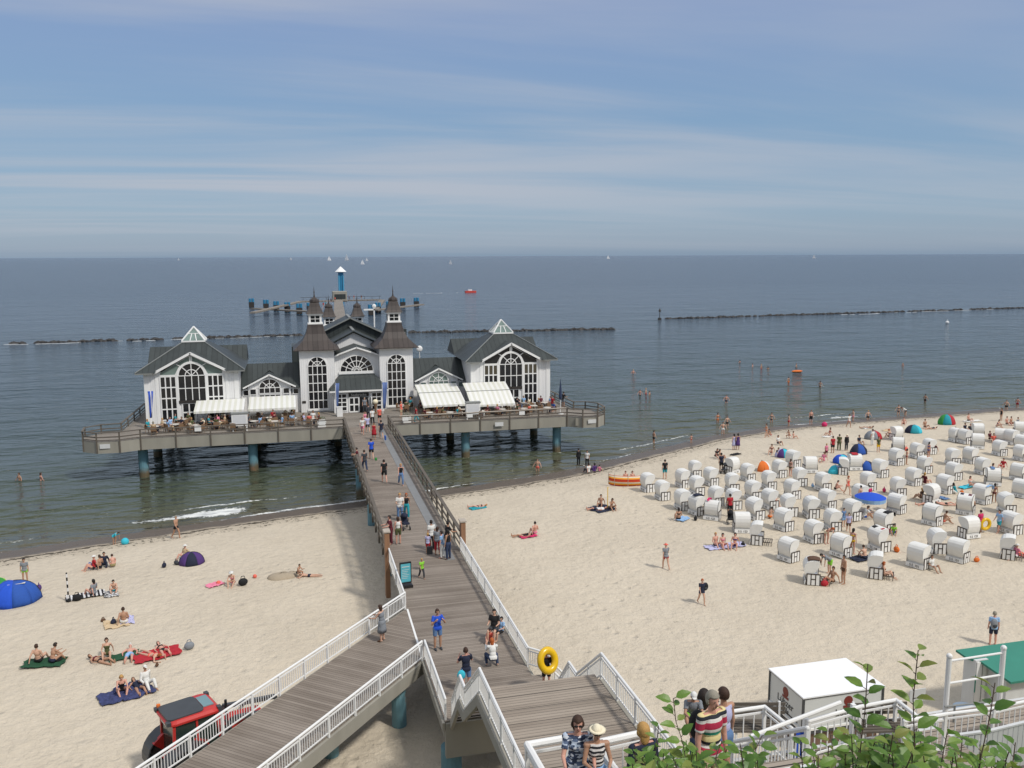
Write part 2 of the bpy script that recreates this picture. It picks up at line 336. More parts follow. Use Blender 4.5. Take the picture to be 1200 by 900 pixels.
# foam: broken breaker line and thin runs parallel to the shore
wob = nn('ShaderNodeTexNoise', i_Scale=0.10, i_Detail=4.0); lk(tcn.outputs['Object'], wob.inputs[0])
fb = nn('ShaderNodeTexNoise', i_Scale=2.3, i_Detail=6.0, i_Roughness=0.75); lk(tcn.outputs['Object'], fb.inputs[0])
so_ = mmath(t, 'ADD', off, mmath(t, 'MULTIPLY', mmath(t, 'SUBTRACT', wob.outputs[0], 0.5), 3.0))
sel = nn('ShaderNodeTexNoise', i_Scale=0.085, i_Detail=1.0); lk(mpn.outputs[0], sel.inputs[0])
selm = nn('ShaderNodeMapRange'); lk(sel.outputs[0], selm.inputs[0])
for i, x in ((1, 0.47), (2, 0.60), (3, -0.35), (4, 0.42)): selm.inputs[i].default_value = x
def fline(pos, wdt, amp):
    q = mmath(t, 'SUBTRACT', 1.0, mmath(t, 'DIVIDE', mmath(t, 'ABSOLUTE', mmath(t, 'SUBTRACT', so_, pos)), wdt), True)
    return mmath(t, 'MULTIPLY', q, amp)
gp = nn('ShaderNodeNewGeometry'); gs = nn('ShaderNodeSeparateXYZ'); lk(gp.outputs['Position'], gs.inputs[0])
def bumpx(x0, x1, amp):
    a = nn('ShaderNodeMapRange', interpolation_type='SMOOTHSTEP'); lk(gs.outputs[0], a.inputs[0])
    for i, x in ((1, x0-1.5), (2, x0+1.5), (3, 0), (4, amp)): a.inputs[i].default_value = x
    b_ = nn('ShaderNodeMapRange', interpolation_type='SMOOTHSTEP'); lk(gs.outputs[0], b_.inputs[0])
    for i, x in ((1, x1-1.5), (2, x1+1.5), (3, 1), (4, 0)): b_.inputs[i].default_value = x
    return mmath(t, 'MULTIPLY', a.outputs[0], b_.outputs[0])
brk = mmath(t, 'MULTIPLY', fline(2.2, 1.6, 1.45), mmath(t, 'MAXIMUM', bumpx(-14, -4.5, 1.0), mmath(t, 'MAXIMUM', bumpx(33.5, 46, 1.0), mmath(t, 'MAXIMUM', bumpx(-60, -17, .85), bumpx(67, 76, .8)))))
brk2 = mmath(t, 'MULTIPLY', fline(8.5, 0.5, 1.2), mmath(t, 'MAXIMUM', bumpx(78.5, 86, 1.0), bumpx(-46, -36, .8)))
fl = mmath(t, 'MAXIMUM', mmath(t, 'MAXIMUM', mmath(t, 'MAXIMUM', brk, brk2), fline(0.2, 0.5, 1.12)), fline(4.2, 0.5, 0.8))
fo = nn('ShaderNodeMapRange'); lk(mmath(t, 'ADD', mmath(t, 'ADD', fl, mmath(t, 'MULTIPLY', mmath(t, 'SUBTRACT', fb.outputs[0], 0.5), 2.2)), selm.outputs[0]), fo.inputs[0])
for i, x in ((1, 0.98), (2, 1.18), (3, 0), (4, 0.92)): fo.inputs[i].default_value = x
fmask = mmath(t, 'MULTIPLY', fo.outputs[0], mmath(t, 'LESS_THAN', off, 10.0))
mxf = nn('ShaderNodeMixRGB'); lk(fmask, mxf.inputs[0]); lk(cr.outputs[0], mxf.inputs[1]); mxf.inputs[2].default_value = (0.80, 0.82, 0.80, 1)
lk(mxf.outputs[0], b.inputs['Base Color'])
b.inputs['IOR'].default_value = 1.33
cd = nn('ShaderNodeCameraData')
rr = nn('ShaderNodeMapRange'); lk(off, rr.inputs[0])
for i, x in ((1, 0), (2, 500), (3, 0.09), (4, 0.2)): rr.inputs[i].default_value = x
lk(mmath(t, 'MAXIMUM', rr.outputs[0], mmath(t, 'MULTIPLY', fmask, 0.9)), b.inputs['Roughness'])
# waves: swell crests roughly parallel to the shore plus chop
mpw = nn('ShaderNodeMapping'); mpw.inputs['Scale'].default_value = (0.45, 1.0, 1); mpw.inputs['Rotation'].default_value = (0, 0, -0.18); lk(tcn.outputs['Object'], mpw.inputs[0])
w1 = nn('ShaderNodeTexNoise', i_Scale=0.17, i_Detail=2.0, i_Roughness=0.5, i_Distortion=0.6); lk(mpw.outputs[0], w1.inputs[0])
w2 = nn('ShaderNodeTexNoise', i_Scale=0.55, i_Detail=5.0, i_Roughness=0.60, i_Distortion=0.3); lk(mpw.outputs[0], w2.inputs[0])
b1 = nn('ShaderNodeBump', i_Strength=1.0, i_Distance=1.7); lk(w1.outputs[0], b1.inputs['Height'])
b2 = nn('ShaderNodeBump', i_Strength=1.0, i_Distance=1.25); lk(w2.outputs[0], b2.inputs['Height']); lk(b1.outputs[0], b2.inputs['Normal'])
w3 = nn('ShaderNodeTexNoise', i_Scale=0.05, i_Detail=5.0, i_Roughness=0.72); lk(mpw.outputs[0], w3.inputs[0])
b3 = nn('ShaderNodeBump', i_Strength=1.0, i_Distance=5.5); lk(w3.outputs[0], b3.inputs['Height']); lk(b2.outputs[0], b3.inputs['Normal'])
lk(b3.outputs[0], b.inputs['Normal'])
sea.data.materials.append(mt)
# ================================================================== the pier
DZ = 4.06                 # deck level
AX = 6.95                 # pier axis
X0, X1 = 4.92, 9.0
M_deck = planks('deck_boards', (0.15, 0.122, 0.098), (0.33, 0.285, 0.24), 0.145)
M_land = planks('landing_boards', (0.22, 0.182, 0.145), (0.42, 0.36, 0.295), 0.145, joints=0.78)
M_conc = mat('concrete', (0.30, 0.285, 0.24), 0.85, 0.28, 0.9, 0.3, stretch=(1, 1, .25))
M_concd = mat('concrete_stained', (0.17, 0.16, 0.135), 0.85, 0.35, 1.2, 0.3, stretch=(1, 1, .25))
M_white = mat('white_paint', (0.78, 0.78, 0.76), 0.45, 0.07, 1.5)
M_whitew = mat('weathered_white_paint', (0.60, 0.61, 0.60), 0.55, 0.16, 2.5, stretch=(1, 1, .3))
M_wood = mat('grey_wood', (0.115, 0.098, 0.078), 0.8, 0.3, 3, stretch=(1, 1, .2))
M_woodl = mat('bleached_wood', (0.42, 0.37, 0.31), 0.8, 0.2, 3)
M_dark = mat('dark_wood', (0.035, 0.03, 0.026), 0.7, 0.3, 3)
M_brownpost = mat('varnished_wood', (0.27, 0.145, 0.08), 0.6, 0.3, 4, stretch=(2, 2, .3))
M_grate = mat('metal_grating', (0.23, 0.235, 0.235), 0.7, 0.2, 3, metal=0.2)
M_blk = mat('black_paint', (0.012, 0.012, 0.013), 0.5, 0.2)

def pile_mat():
    mt = bpy.data.materials.new('blue_pile_paint'); mt.use_nodes = True; t, nn, lk = nodes(mt); b = t.nodes['Principled BSDF']
    g = nn('ShaderNodeNewGeometry'); sp = nn('ShaderNodeSeparateXYZ'); lk(g.outputs['Position'], sp.inputs[0])
    tcn = nn('ShaderNodeTexCoord'); nz = nn('ShaderNodeTexNoise', i_Scale=1.6, i_Detail=6.0, i_Roughness=0.65); lk(tcn.outputs['Object'], nz.inputs[0])
    mx = nn('ShaderNodeMixRGB'); lk(nz.outputs[0], mx.inputs[0]); mx.inputs[1].default_value = (0.055, 0.15, 0.20, 1); mx.inputs[2].default_value = (0.20, 0.38, 0.44, 1)
    h = nn('ShaderNodeMapRange'); lk(mmath(t, 'ADD', sp.outputs[2], mmath(t, 'MULTIPLY', nz.outputs[0], 0.9)), h.inputs[0])
    for i, x in ((1, 0.9), (2, 1.5), (3, 1), (4, 0)): h.inputs[i].default_value = x
    m2 = nn('ShaderNodeMixRGB'); lk(h.outputs[0], m2.inputs[0]); lk(mx.outputs[0], m2.inputs[1]); m2.inputs[2].default_value = (0.13, 0.105, 0.06, 1)
    r = nn('ShaderNodeMixRGB'); lk(mmath(t, 'MULTIPLY', mmath(t, 'GREATER_THAN', nz.outputs[0], 0.62), 0.7), r.inputs[0]); lk(m2.outputs[0], r.inputs[1]); r.inputs[2].default_value = (0.22, 0.13, 0.07, 1)
    lk(r.outputs[0], b.inputs['Base Color']); b.inputs['Roughness'].default_value = 0.6; return mt
M_pile = pile_mat()

pier = thing('pier', 'long wooden seaside pier on blue piles running out from the beach', 'pier', (0, 0, 0))
# walkway boards: from the inner stairs to the building deck
mb = MB(); mb.box(X0, X1, 29.6, 87.0, DZ-.06, DZ); mb.build('deck_boards', M_deck, pier)
mb = MB()
for x in (X0+.25, AX, X1-.25): mb.box(x-.25, x+.25, 29.7, 87.0, DZ-.75, DZ-.064)
mb.box(X0+.02, X1-.02, 29.5, 29.75, 2.62, DZ-.07)
mb.box(X0-.10, X0-.002, 29.5, 87, DZ-.34, DZ-.02); mb.box(X1+.002, X1+.10, 29.5, 87, DZ-.34, DZ-.02)
for y in (40.2, 52, 64, 76): mb.box(X0+.05, X1-.05, y-.3, y+.3, DZ-1.1, DZ-.755)
mb.build('girder', M_conc, pier)
mb = MB(); mb.box(7.95, 8.5, 46.5, 85.5, DZ+.004, DZ+.02); mb.build('grating_strip', M_grate, pier)
def pile(x, y, top, r=.33, parent=pier, cap=True):
    g0 = float(ground(x, y)); mb = MB(); mb.cyl((x, y, min(g0, 0)-1.0), (x, y, top), r, r, 14); o = mb.build('pile', M_pile, parent, smooth=False)
    if cap: c = MB(); c.lathe((x, y, top-.35), [(r+.01, 0), (r+.32, .3), (r+.32, .36), (0, .36)], 14); c.build('pile_cap', M_conc, o)
    return o
for y in (40.6, 52, 64, 76): 
    for x in (X0+.45, X1-.45): pile(x, y, DZ-1.1, .36, cap=False)
for x in (X0+.35, X1-.35): pile(x, 30.3, 2.62, .40, cap=False)
# grey timber railing along the walkway out to the building
def timber_rail(parent, pts, z, hgt=1.05, step=2.2, mt=None, ends=True, outer=0.0, posth=0.55, name='railing', off=0.0):
    """posts with a broad top rail and a mid rail along a polyline"""
    mb = MB(); mt = mt or M_wood
    for k_, (a, b_) in enumerate(zip(pts[:-1], pts[1:])):
        a_, b2 = Vector((a[0], a[1]-off, z)), Vector((b_[0], b_[1]-off, z)); L_ = (b2-a_).length; n = max(1, round(L_/step))
        for i in range(1 if k_ else 0, n+1):
            p = a_.lerp(b2, i/n); mb.bar(p-Vector((0, 0, posth)), p+Vector((0, 0, hgt)), .12)
        mb.bar(a_+Vector((0, 0, hgt+.03)), b2+Vector((0, 0, hgt+.03)), .2, .07)
        mb.bar(a_+Vector((0, 0, hgt*.52)), b2+Vector((0, 0, hgt*.52)), .06, .11)
        mb.bar(a_+Vector((0, 0, .16)), b2+Vector((0, 0, .16)), .05, .08)
    return mb.build(name, mt, parent)
timber_rail(pier, [(X0-.16, 47.8), (X0-.16, 86.9)], DZ)
timber_rail(pier, [(X1+.16, 48.3), (X1+.16, 86.9)], DZ)
# tall varnished boards where the timber railing ends
for x, y, z0 in ((X0-.2, 47.2, 2.0), (X1+.22, 48.0, DZ-.35)):
    mb = MB(); mb.box(x-.13, x+.13, y-.28, y+.28, z0, DZ+1.7); o = mb.build('end_board', M_brownpost, pier)
    c = MB(); c.box(x-.19, x+.19, y-.31, y+.31, DZ+1.752, DZ+1.83); c.build('cap', M_woodl, o)
# white bar railings of the inner end
def bar_rail(parent, pts, hgt=.84, step=1.6, r=.035, pick=.125, picket=True, mt=None, name='railing', low=.12, ptop=None):
    """white steel railing along 3D points (deck level), with posts, rails and balusters"""
    mb = MB(); mt = mt or M_white; ptop = ptop or hgt-.14
    for k_, (a, b_) in enumerate(zip(pts[:-1], pts[1:])):
        a, b_ = Vector(a), Vector(b_); L_ = (b_-a).length; n = max(1, round(L_/step)); up = Vector((0, 0, 1))
        mb.cyl(a+up*hgt, b_+up*hgt, r*1.35, n=8); mb.bar(a+up*ptop, b_+up*ptop, .035, .045); mb.bar(a+up*low, b_+up*low, .035, .045)
        for i in range(1 if k_ else 0, n+1): p = a.lerp(b_, i/n); mb.bar(p-up*.06, p+up*hgt, .07)
        if picket:
            k = max(1, round(L_/pick))
            for i in range(1, k): p = a.lerp(b_, i/k); mb.bar(p+up*low, p+up*ptop, .022)
    for p in pts: mb.ball(Vector(p)+Vector((0, 0, hgt)), r*1.4, 8, 5)
    return mb.build(name, mt, parent)
RD = Vector((-.634, -.773, 0)); RA = Vector((4.92, 40.3, DZ)); RB = Vector((4.92, 34.9, DZ))      # ramp branching off to the left
RL = 17.0
bar_rail(pier, [(X0-.12, 47.0, DZ), (X0-.12, 40.45, DZ)])
bar_rail(pier, [(X1+.05, 47.8, DZ), (X1+.05, 33.0, DZ), (X1+.75, 32.2, DZ)])
bar_rail(pier, [(X0+.05, 34.75, DZ), (X0+.05, 29.7, DZ)])
# ramp: its own thing, a boarded arm with concrete edge beams
ramp = thing('boarded_ramp', 'boarded side walkway with white railings branching off the pier to the lower left', 'walkway', RA)
ang = math.atan2(RD.y, RD.x)
ramp.rotation_euler = (0, 0, ang-PI/2)     # local +y runs down the ramp
ro = Matrix.Rotation(-(ang-PI/2), 3, 'Z')
B_ = ro @ (RB-RA)                            # inner corner in local coordinates
mb = MB(); mb.slab([(0, 0, -.005), (0, RL, -.005), (B_.x, RL+2, -.005), (B_.x, B_.y, -.005)], .06); mb.build('deck_boards', M_deck, ramp)
mb = MB(); xo = B_.x
sgn = 1 if xo > 0 else -1
mb.box(min(-.12*sgn, .28*sgn), max(-.12*sgn, .28*sgn), 0.1, RL, -.55, -.07)
mb.box(min(xo+.12*sgn, xo-.28*sgn), max(xo+.12*sgn, xo-.28*sgn), B_.y+.15, RL+2, -.62, -.07)
mb.build('edge_beam', M_conc, ramp)
bar_rail(ramp, [(-.06*sgn, .05, 0), (-.06*sgn, RL, 0)], pick=.13)
bar_rail(ramp, [(xo+.06*sgn, B_.y+.2, 0), (xo+.06*sgn, RL+2, 0)], pick=.13)
mb = MB(); mb.bar((0.05*sgn, .03, .002), (B_.x-.05*sgn, B_.y, .002), .09, .015); mb.build('joint_strip', M_white, ramp)
for k, q in enumerate([(xo-.45*sgn, B_.y+1.3)]+[(xo*.5, s__) for s__ in (8.5, 15.5)]):
    pw = RA+ro.transposed() @ Vector((q[0], q[1], 0)); g0 = float(ground(pw.x, pw.y))
    mb = MB(); mb.cyl((q[0], q[1], g0-DZ-.8), (q[0], q[1], -.5), .31, n=14); mb.build('pile', M_pile, ramp)

# stairs up from the walkway to the upper landing: two flights with a short rest between
UZ, MZ = 7.68, 5.82
YA, YB, YC, YD, YE = 29.55, 27.9, 27.0, 24.6, 18.9     # foot, rest start, rest end, landing start, landing end
SX0, SX1 = 5.22, 9.12
stair = thing('pier_stairs', 'white railed wooden stairs and broad upper landing joining pier and bluff', 'stairs', (0, 0, 0))
mb = MB()
def flight(mb, x0, x1, ya, za, yb, zb, n, th=.05):
    for i in range(n):
        y = ya+(yb-ya)*(i+.5)/n; z = za+(zb-za)*(i+1)/n; dd = abs(yb-ya)/n
        mb.box(x0, x1, y-dd/2-.02, y+dd/2+.02, z-th, z-.002)
flight(mb, SX0+.05, SX1-.05, YA, DZ, YB, MZ, 7); mb.box(SX0+.05, SX1-.05, YC+.02, YB-.02, MZ-.06, MZ-.01)
flight(mb, SX0+.05, SX1-.05, YC, MZ, YD, UZ, 8); mb.build('treads', M_land, stair)
mb = MB(); mb.box(SX0, SX1, YE, YD-.02, UZ-.07, UZ); mb.build('landing_boards', M_land, stair)
for x in (SX0-.12, SX1+.0):
    mb = MB()
    for ya, za, yb, zb in ((YA, DZ, YB, MZ), (YB, MZ, YC, MZ), (YC, MZ, YD, UZ), (YD, UZ, YE, UZ)):
        mb.yz([(ya, za-.38), (yb, zb-.38), (yb, zb-.02), (ya, za-.02)], x, x+.12)
    mb.build('side_beam', M_conc, stair)
for x in (SX0-.02, SX1+.06):
    bar_rail(stair, [(x, YA, DZ), (x, YB, MZ), (x, YC, MZ), (x, YD, UZ), (x, YE, UZ)], pick=.14)
for x in (SX0+.4, SX1-.4):
    for y in (21.0,):
        mb = MB(); mb.cyl((x, y, 1.2), (x, y, UZ-.7), .3, n=12); mb.build('pile', M_pile, stair)

# ------------------------------------------------------------------ building deck
BX0, BX1, BY0, BY1 = -14.3, 28.2, 87.0, 124.0
M_deckg = planks('terrace_boards', (0.17, 0.15, 0.125), (0.30, 0.27, 0.235), 0.16)
wings_l = [(-14.3, 87.0), (-16.0, 86.2), (-18.0, 86.3), (-19.4, 87.4), (-19.6, 89.4), (-18.4, 90.6), (-16.6, 90.8), (-16.2, 103), (-14.3, 103)]
wings_r = [(28.2, 87.0), (29.6, 85.9), (31.2, 85.7), (32.4, 86.9), (32.5, 89.2), (31.5, 90.6), (30.2, 90.8), (29.9, 104), (28.2, 104)]
mb = MB(); mb.box(BX0, BX1, BY0, BY1, DZ-.1, DZ); mb.xy(wings_l, DZ-.1, DZ); mb.xy(wings_r[::-1], DZ-.1, DZ); mb.build('terrace_boards', M_deckg, pier)
mb = MB()
outer = [wings_l[7], wings_l[6], wings_l[5], wings_l[4], wings_l[3], wings_l[2], wings_l[1], (-14.3, 87.0), (X0-.25, 87.0)]
outer2 = [(X1+.25, 87.0), (28.2, 87.0), *wings_r[1:7], wings_r[7]]
for ln in (outer, outer2):
    for a, b_ in zip(ln[:-1], ln[1:]):
        mb.bar((a[0], a[1], DZ-.56), (b_[0], b_[1], DZ-.56), .18, 1.08)
mb.box(BX0+.3, BX1-.3, BY0+.4, BY1-.4, DZ-.6, DZ-.11)
for y in (88.5, 97.5, 107, 117): mb.box(BX0+.2, BX1-.2, y-.35, y+.35, DZ-1.0, DZ-.61)
mb.xy([(x*.97+AX*.03, y*.97+2.8) for x, y in wings_l[1:7]], DZ-.9, DZ-.11); mb.xy([(x*.97+AX*.03, y*.97+2.8) for x, y in wings_r[1:7]], DZ-.9, DZ-.11)
mb.build('edge_beam', M_conc, pier)
for k, ln in enumerate((outer, outer2)): timber_rail(pier, ln, DZ, step=3.0, posth=1.08, hgt=.86, off=.13)
mb = MB(); mb.bar((10.3, 86.87, DZ+.955), (28.1, 86.87, DZ+.955), .24, .05); mb.build('rail_top', M_woodl, pier)
for x in (-14.4, -4.2, 17.4, 27.5):
    for y in (88.3, 97.5, 107, 117): pile(x, y, DZ-1.0, .46)
for x in (4.6, 9.3):
    for y in (97.5, 107, 117): pile(x, y, DZ-1.0, .42)
# the far pier beyond the building, its landing head and mooring piles
fx0, fx1 = 4.9, 8.7
mb = MB(); mb.add([(fx0, 124, DZ-.05), (fx1, 124, DZ-.05), (19.5, 352, DZ-.05), (15.7, 352, DZ-.05)], [(0, 1, 2, 3)])
mb.v = []; mb.f = []; mb.mi = []; mb.slab([(fx0+.4, 124, DZ), (fx1, 124, DZ), (20.3, 352, DZ), (17.0, 352, DZ)], .5)
mb.build('walkway_boards', M_deckg, pier)
# ================================================================== pier building
M_wall = mat('white_timber_wall', (0.80, 0.80, 0.79), 0.55, 0.035, 0.8)
def boardwall(name, col, wd=.22):
    mt = mat(name, col, .55, .085, .9, stretch=(1.2, 1.2, .22)); t = mt.node_tree; b = t.nodes['Principled BSDF']
    tcn = t.nodes.new('ShaderNodeTexCoord'); sp = t.nodes.new('ShaderNodeSeparateXYZ'); t.links.new(tcn.outputs['Object'], sp.inputs[0])
    fr = mmath(t, 'FRACT', mmath(t, 'DIVIDE', mmath(t, 'ADD', sp.outputs[0], sp.outputs[1]), wd)); h = mmath(t, 'GREATER_THAN', fr, .12)
    bn = t.nodes.new('ShaderNodeBump'); bn.inputs['Distance'].default_value = .02; t.links.new(h, bn.inputs['Height']); t.links.new(bn.outputs[0], b.inputs['Normal']); return mt
M_wall = boardwall('white_board_wall', (0.80, 0.80, 0.79))
def seam_roof(name, c, axis=0, pitch=.55, rust=0.0):
    mt = bpy.data.materials.new(name); mt.use_nodes = True; t, nn, lk = nodes(mt); b = t.nodes['Principled BSDF']
    tcn = nn('ShaderNodeTexCoord'); g = nn('ShaderNodeNewGeometry'); sp = nn('ShaderNodeSeparateXYZ'); lk(tcn.outputs['Object'], sp.inputs[0])
    ns = nn('ShaderNodeSeparateXYZ'); lk(g.outputs['True Normal'], ns.inputs[0])
    side = mmath(t, 'GREATER_THAN', mmath(t, 'ABSOLUTE', ns.outputs[0]), mmath(t, 'ABSOLUTE', ns.outputs[1]))
    co = mmath(t, 'ADD', mmath(t, 'MULTIPLY', sp.outputs[1], side), mmath(t, 'MULTIPLY', sp.outputs[0], mmath(t, 'SUBTRACT', 1.0, side)))
    q = mmath(t, 'DIVIDE', co, pitch); fr = mmath(t, 'FRACT', q); seam = mmath(t, 'LESS_THAN', fr, .10)
    wn = nn('ShaderNodeTexWhiteNoise', noise_dimensions='1D'); lk(mmath(t, 'FLOOR', q), wn.inputs['W'])
    mp_ = nn('ShaderNodeMapping'); mp_.inputs['Scale'].default_value = (1.2, 1.2, .25); lk(tcn.outputs['Object'], mp_.inputs[0])
    nz = nn('ShaderNodeTexNoise', i_Scale=1.1, i_Detail=5.0, i_Roughness=.6); lk(mp_.outputs[0], nz.inputs[0])
    mx = nn('ShaderNodeMixRGB'); lk(mmath(t, 'ADD', mmath(t, 'MULTIPLY', nz.outputs[0], .7), mmath(t, 'MULTIPLY', wn.outputs[0], .3)), mx.inputs[0])
    mx.inputs[1].default_value = (*[x*.6 for x in c], 1); mx.inputs[2].default_value = (*[x*1.5 for x in c], 1)
    m2 = nn('ShaderNodeMixRGB'); lk(mmath(t, 'MULTIPLY', seam, .45), m2.inputs[0]); lk(mx.outputs[0], m2.inputs[1]); m2.inputs[2].default_value = (*[x*.35 for x in c], 1)
    lk(m2.outputs[0], b.inputs['Base Color']); b.inputs['Roughness'].default_value = .5; b.inputs['Specular IOR Level'].default_value = .35
    bn = nn('ShaderNodeBump'); bn.inputs['Distance'].default_value = .05; lk(seam, bn.inputs['Height']); lk(bn.outputs[0], b.inputs['Normal'])
    MATS[name] = mt; return mt
M_roof = seam_roof('dark_seam_roof', (0.040, 0.048, 0.047)); M_roofb = seam_roof('brown_seam_roof', (0.058, 0.047, 0.042))
M_trim = mat('white_trim', (0.82, 0.82, 0.80), 0.45, 0.04)
M_ridge = mat('ridge_metal', (0.22, 0.23, 0.22), 0.5, 0.2)
def glass(name, c, rough=.12, var=.5):
    mt = mat(name, c, rough, var, .9, spec=.5); return mt
M_glass = glass('dark_window_glass', (0.014, 0.016, 0.019)); M_glassb = glass('curtained_glass', (0.075, 0.066, 0.045)); M_glassg = glass('pale_green_glass', (0.16, 0.22, 0.20))
bld = thing('pier_building', 'white timber seaside restaurant with dark roofs, arched windows and four small turrets', 'building', (0, 0, 0))

def arch_poly(x0, x1, z0, zs, n=14, rz=None):
    """rectangle with a round head; zs = springing height"""
    cx, r = (x0+x1)/2, (x1-x0)/2; rz = rz or r
    return [(x0, z0), (x1, z0)]+[(cx+r*math.cos(PI*i/n), zs+rz*math.sin(PI*i/n)) for i in range(n+1)]
def arc_bar(mb, cx, cz, r, y, w=.10, dp=.09, a0=0, a1=PI, n=14, rz=None):
    rz = rz or r
    for i in range(n):
        q0, q1 = a0+(a1-a0)*i/n, a0+(a1-a0)*(i+1)/n
        ri, ro = 1-w/2/r, 1+w/2/r
        P0 = [(cx+r*k*math.cos(q), cz+rz*k*math.sin(q)) for q, k in ((q0, ri), (q1, ri), (q1, ro), (q0, ro))]
        mb.xz(P0, y-dp, y+.002)
def window(parent, name, panepoly, y, build, gm=None, dep=.02):
    """frame mesh (built by `build`) with a pane child just behind it"""
    mb = MB(); build(mb, y); f = mb.build(name, M_trim, parent)
    g = MB(); g.xz(panepoly, y-dep, y-.001); g.build('pane', gm or M_glass, f); return f
def vbar(mb, x, z0, z1, y, w=.07, dp=.08): mb.box(x-w/2, x+w/2, y-dp, y+.001, z0, z1)
def hbar(mb, z, x0, x1, y, w=.07, dp=.083): mb.box(x0, x1, y-dp, y+.001, z-w/2, z+w/2)
def grid(mb, y, x0, x1, z0, z1, nx, nz, w=.08):
    for i in range(nx+1): vbar(mb, x0+(x1-x0)*i/nx, z0, z1, y, w)
    for j in range(nz+1): hbar(mb, z0+(z1-z0)*j/nz, x0, x1, y, w)
def fan(mb, cx, cz, r, y, spokes, inner, w=.07, rz=None, ri0=0.0):
    k = (rz or r)/r
    for i in range(1, spokes):
        a = PI*i/spokes; mb.bar((cx+ri0*math.cos(a), y-.045, cz+ri0*k*math.sin(a)), (cx+r*math.cos(a), y-.045, cz+r*k*math.sin(a)), w, .075)
    for q in inner: arc_bar(mb, cx, cz, q, y, w, .087, rz=q*k)

# --- side pavilions
def pavilion(cx, mirror, yellow=False):
    hw = 4.62; yf = 94.3; yb = 103.6; ez = 9.45; p = bld
    mb = MB(); mb.box(cx-hw, cx+hw, yf, yb, DZ+.002, ez); gx, gz, gb = 3.15, 9.3, 11.15
    mb.xz([(cx-gx, gz), (cx+gx, gz), (cx, gb)], yf-.004, yf+2.6); mb.build('wall', M_wall, p)
    for sx_ in (-1, 1):                          # corner pilasters
        q = MB(); q.box(cx+sx_*hw-.45 if sx_ > 0 else cx-hw-.02, cx+hw+.02 if sx_ > 0 else cx-hw+.45, yf-.05, yf-.002, DZ+.01, ez-.01); q.box(cx+sx_*3.45-.12, cx+sx_*3.45+.12, yf-.045, yf-.002, DZ+.01, ez-.01); q.build('pilaster', M_trim, p)
    # pyramid roof with overhang, cut off under the glass top
    o = .72; ce = Vector((cx, yf+hw, 0)); at_ = 12.1; tr = 1.12
    x0, x1, y0, y1 = cx-hw-o, cx+hw+o, yf-o, yf+2*hw+o
    mb = MB(); V = [(x0, y0, ez), (x1, y0, ez), (x1, y1, ez), (x0, y1, ez), (cx-tr, ce.y-tr, at_), (cx+tr, ce.y-tr, at_), (cx+tr, ce.y+tr, at_), (cx-tr, ce.y+tr, at_)]
    # front face left open where the gable comes through
    ap = gb+.30; ew = gx+.42; ze = ez+.02; sl_ = (at_-ez)/(ce.y-tr-y0); yh = y0+(ap-ez)/sl_
    mb.add(V+[(cx-ew, y0, ez), (cx, yh, ap), (cx+ew, y0, ez)], [(1, 2, 6, 5), (2, 3, 7, 6), (3, 0, 4, 7), (4, 5, 6, 7), (0, 8, 9, 4), (10, 1, 5, 9), (4, 9, 5)])
    # gable roof running out of the pyramid's front
    for s in (-1, 1):
        mb.add([(cx, yf-.4, ap), (cx+s*ew, yf-.4, ze), (cx+s*ew, y0+.05, ze), (cx, yh+.1, ap), (cx, yf-.4, ap-.12), (cx+s*ew, yf-.4, ze-.12), (cx+s*ew, y0+.05, ze-.12), (cx, yh+.1, ap-.12)],
               [(0, 1, 2, 3), (4, 7, 6, 5), (0, 4, 5, 1), (1, 5, 6, 2)])
    # cross roof behind
    yr = yf+9.3; zr = 11.15
    bx0, bx1 = cx-5.2, cx+5.2
    mb.add([(bx0, yr-2.4, ez+.03), (bx1, yr-2.4, ez+.03), (bx1, yr, zr), (bx0, yr, zr), (bx0, yr+2.4, ez+.03), (bx1, yr+2.4, ez+.03)], [(0, 1, 2, 3), (3, 2, 5, 4), (0, 3, 4), (1, 5, 2), (0, 4, 5, 1)])
    rf = mb.build('roof', M_roof, p)
    for a, b_ in ((V[0], V[4]), (V[1], V[5])): q = MB(); q.bar(Vector(a)+Vector((0, 0, .04)), Vector(b_)+Vector((0, 0, .04)), .09, .07); q.build('hip_ridge', M_ridge, rf)
    q = MB()
    for s in (-1, 1): q.bar((cx-s*.03, yf-.42, ap-.10), (cx+s*(ew+.05), yf-.42, ze-.10), .10, .24)
    q.build('gable_trim', M_trim, rf)
    for a, b_ in ((x0, cx-ew-.1), (cx+ew+.1, x1)): q = MB(); q.box(a, b_, y0-.03, y0+.09, ez-.14, ez-.01); q.build('gutter', M_ridge, rf)
    # glazed pyramid skylight
    z1 = 13.7; fr = MB(); b0 = at_+.02; fr.box(cx-1.2, cx+1.2, ce.y-1.2, ce.y+1.2, b0, b0+.16)
    base = [(cx+a*1.16, ce.y+b2*1.16, b0+.16) for a, b2 in ((-1, -1), (1, -1), (1, 1), (-1, 1))]; apx = (cx, ce.y, z1)
    for i in range(4):
        fr.bar(base[i], apx, .11); A, B2 = Vector(base[i]), Vector(base[(i+1) % 4])
        for t_ in (.36, .64): fr.bar(A.lerp(B2, t_), Vector(apx).lerp(A.lerp(B2, t_), .5) , .07)
        fr.bar(A.lerp(Vector(apx), .5), B2.lerp(Vector(apx), .5), .07)
    sk = fr.build('skylight', M_trim, rf)
    g = MB(); g.add([tuple(Vector(q_)*.985+Vector((cx, ce.y, b0+.1))*.015) for q_ in base]+[(cx, ce.y, z1-.08)], [(0, 1, 4), (1, 2, 4), (2, 3, 4), (3, 0, 4)]); g.build('pane', M_glassg, sk)
    # big window: centre bay with round head, side bays, triangular lights above
    yw = yf-.006; zt = 8.95; zb = DZ+.35
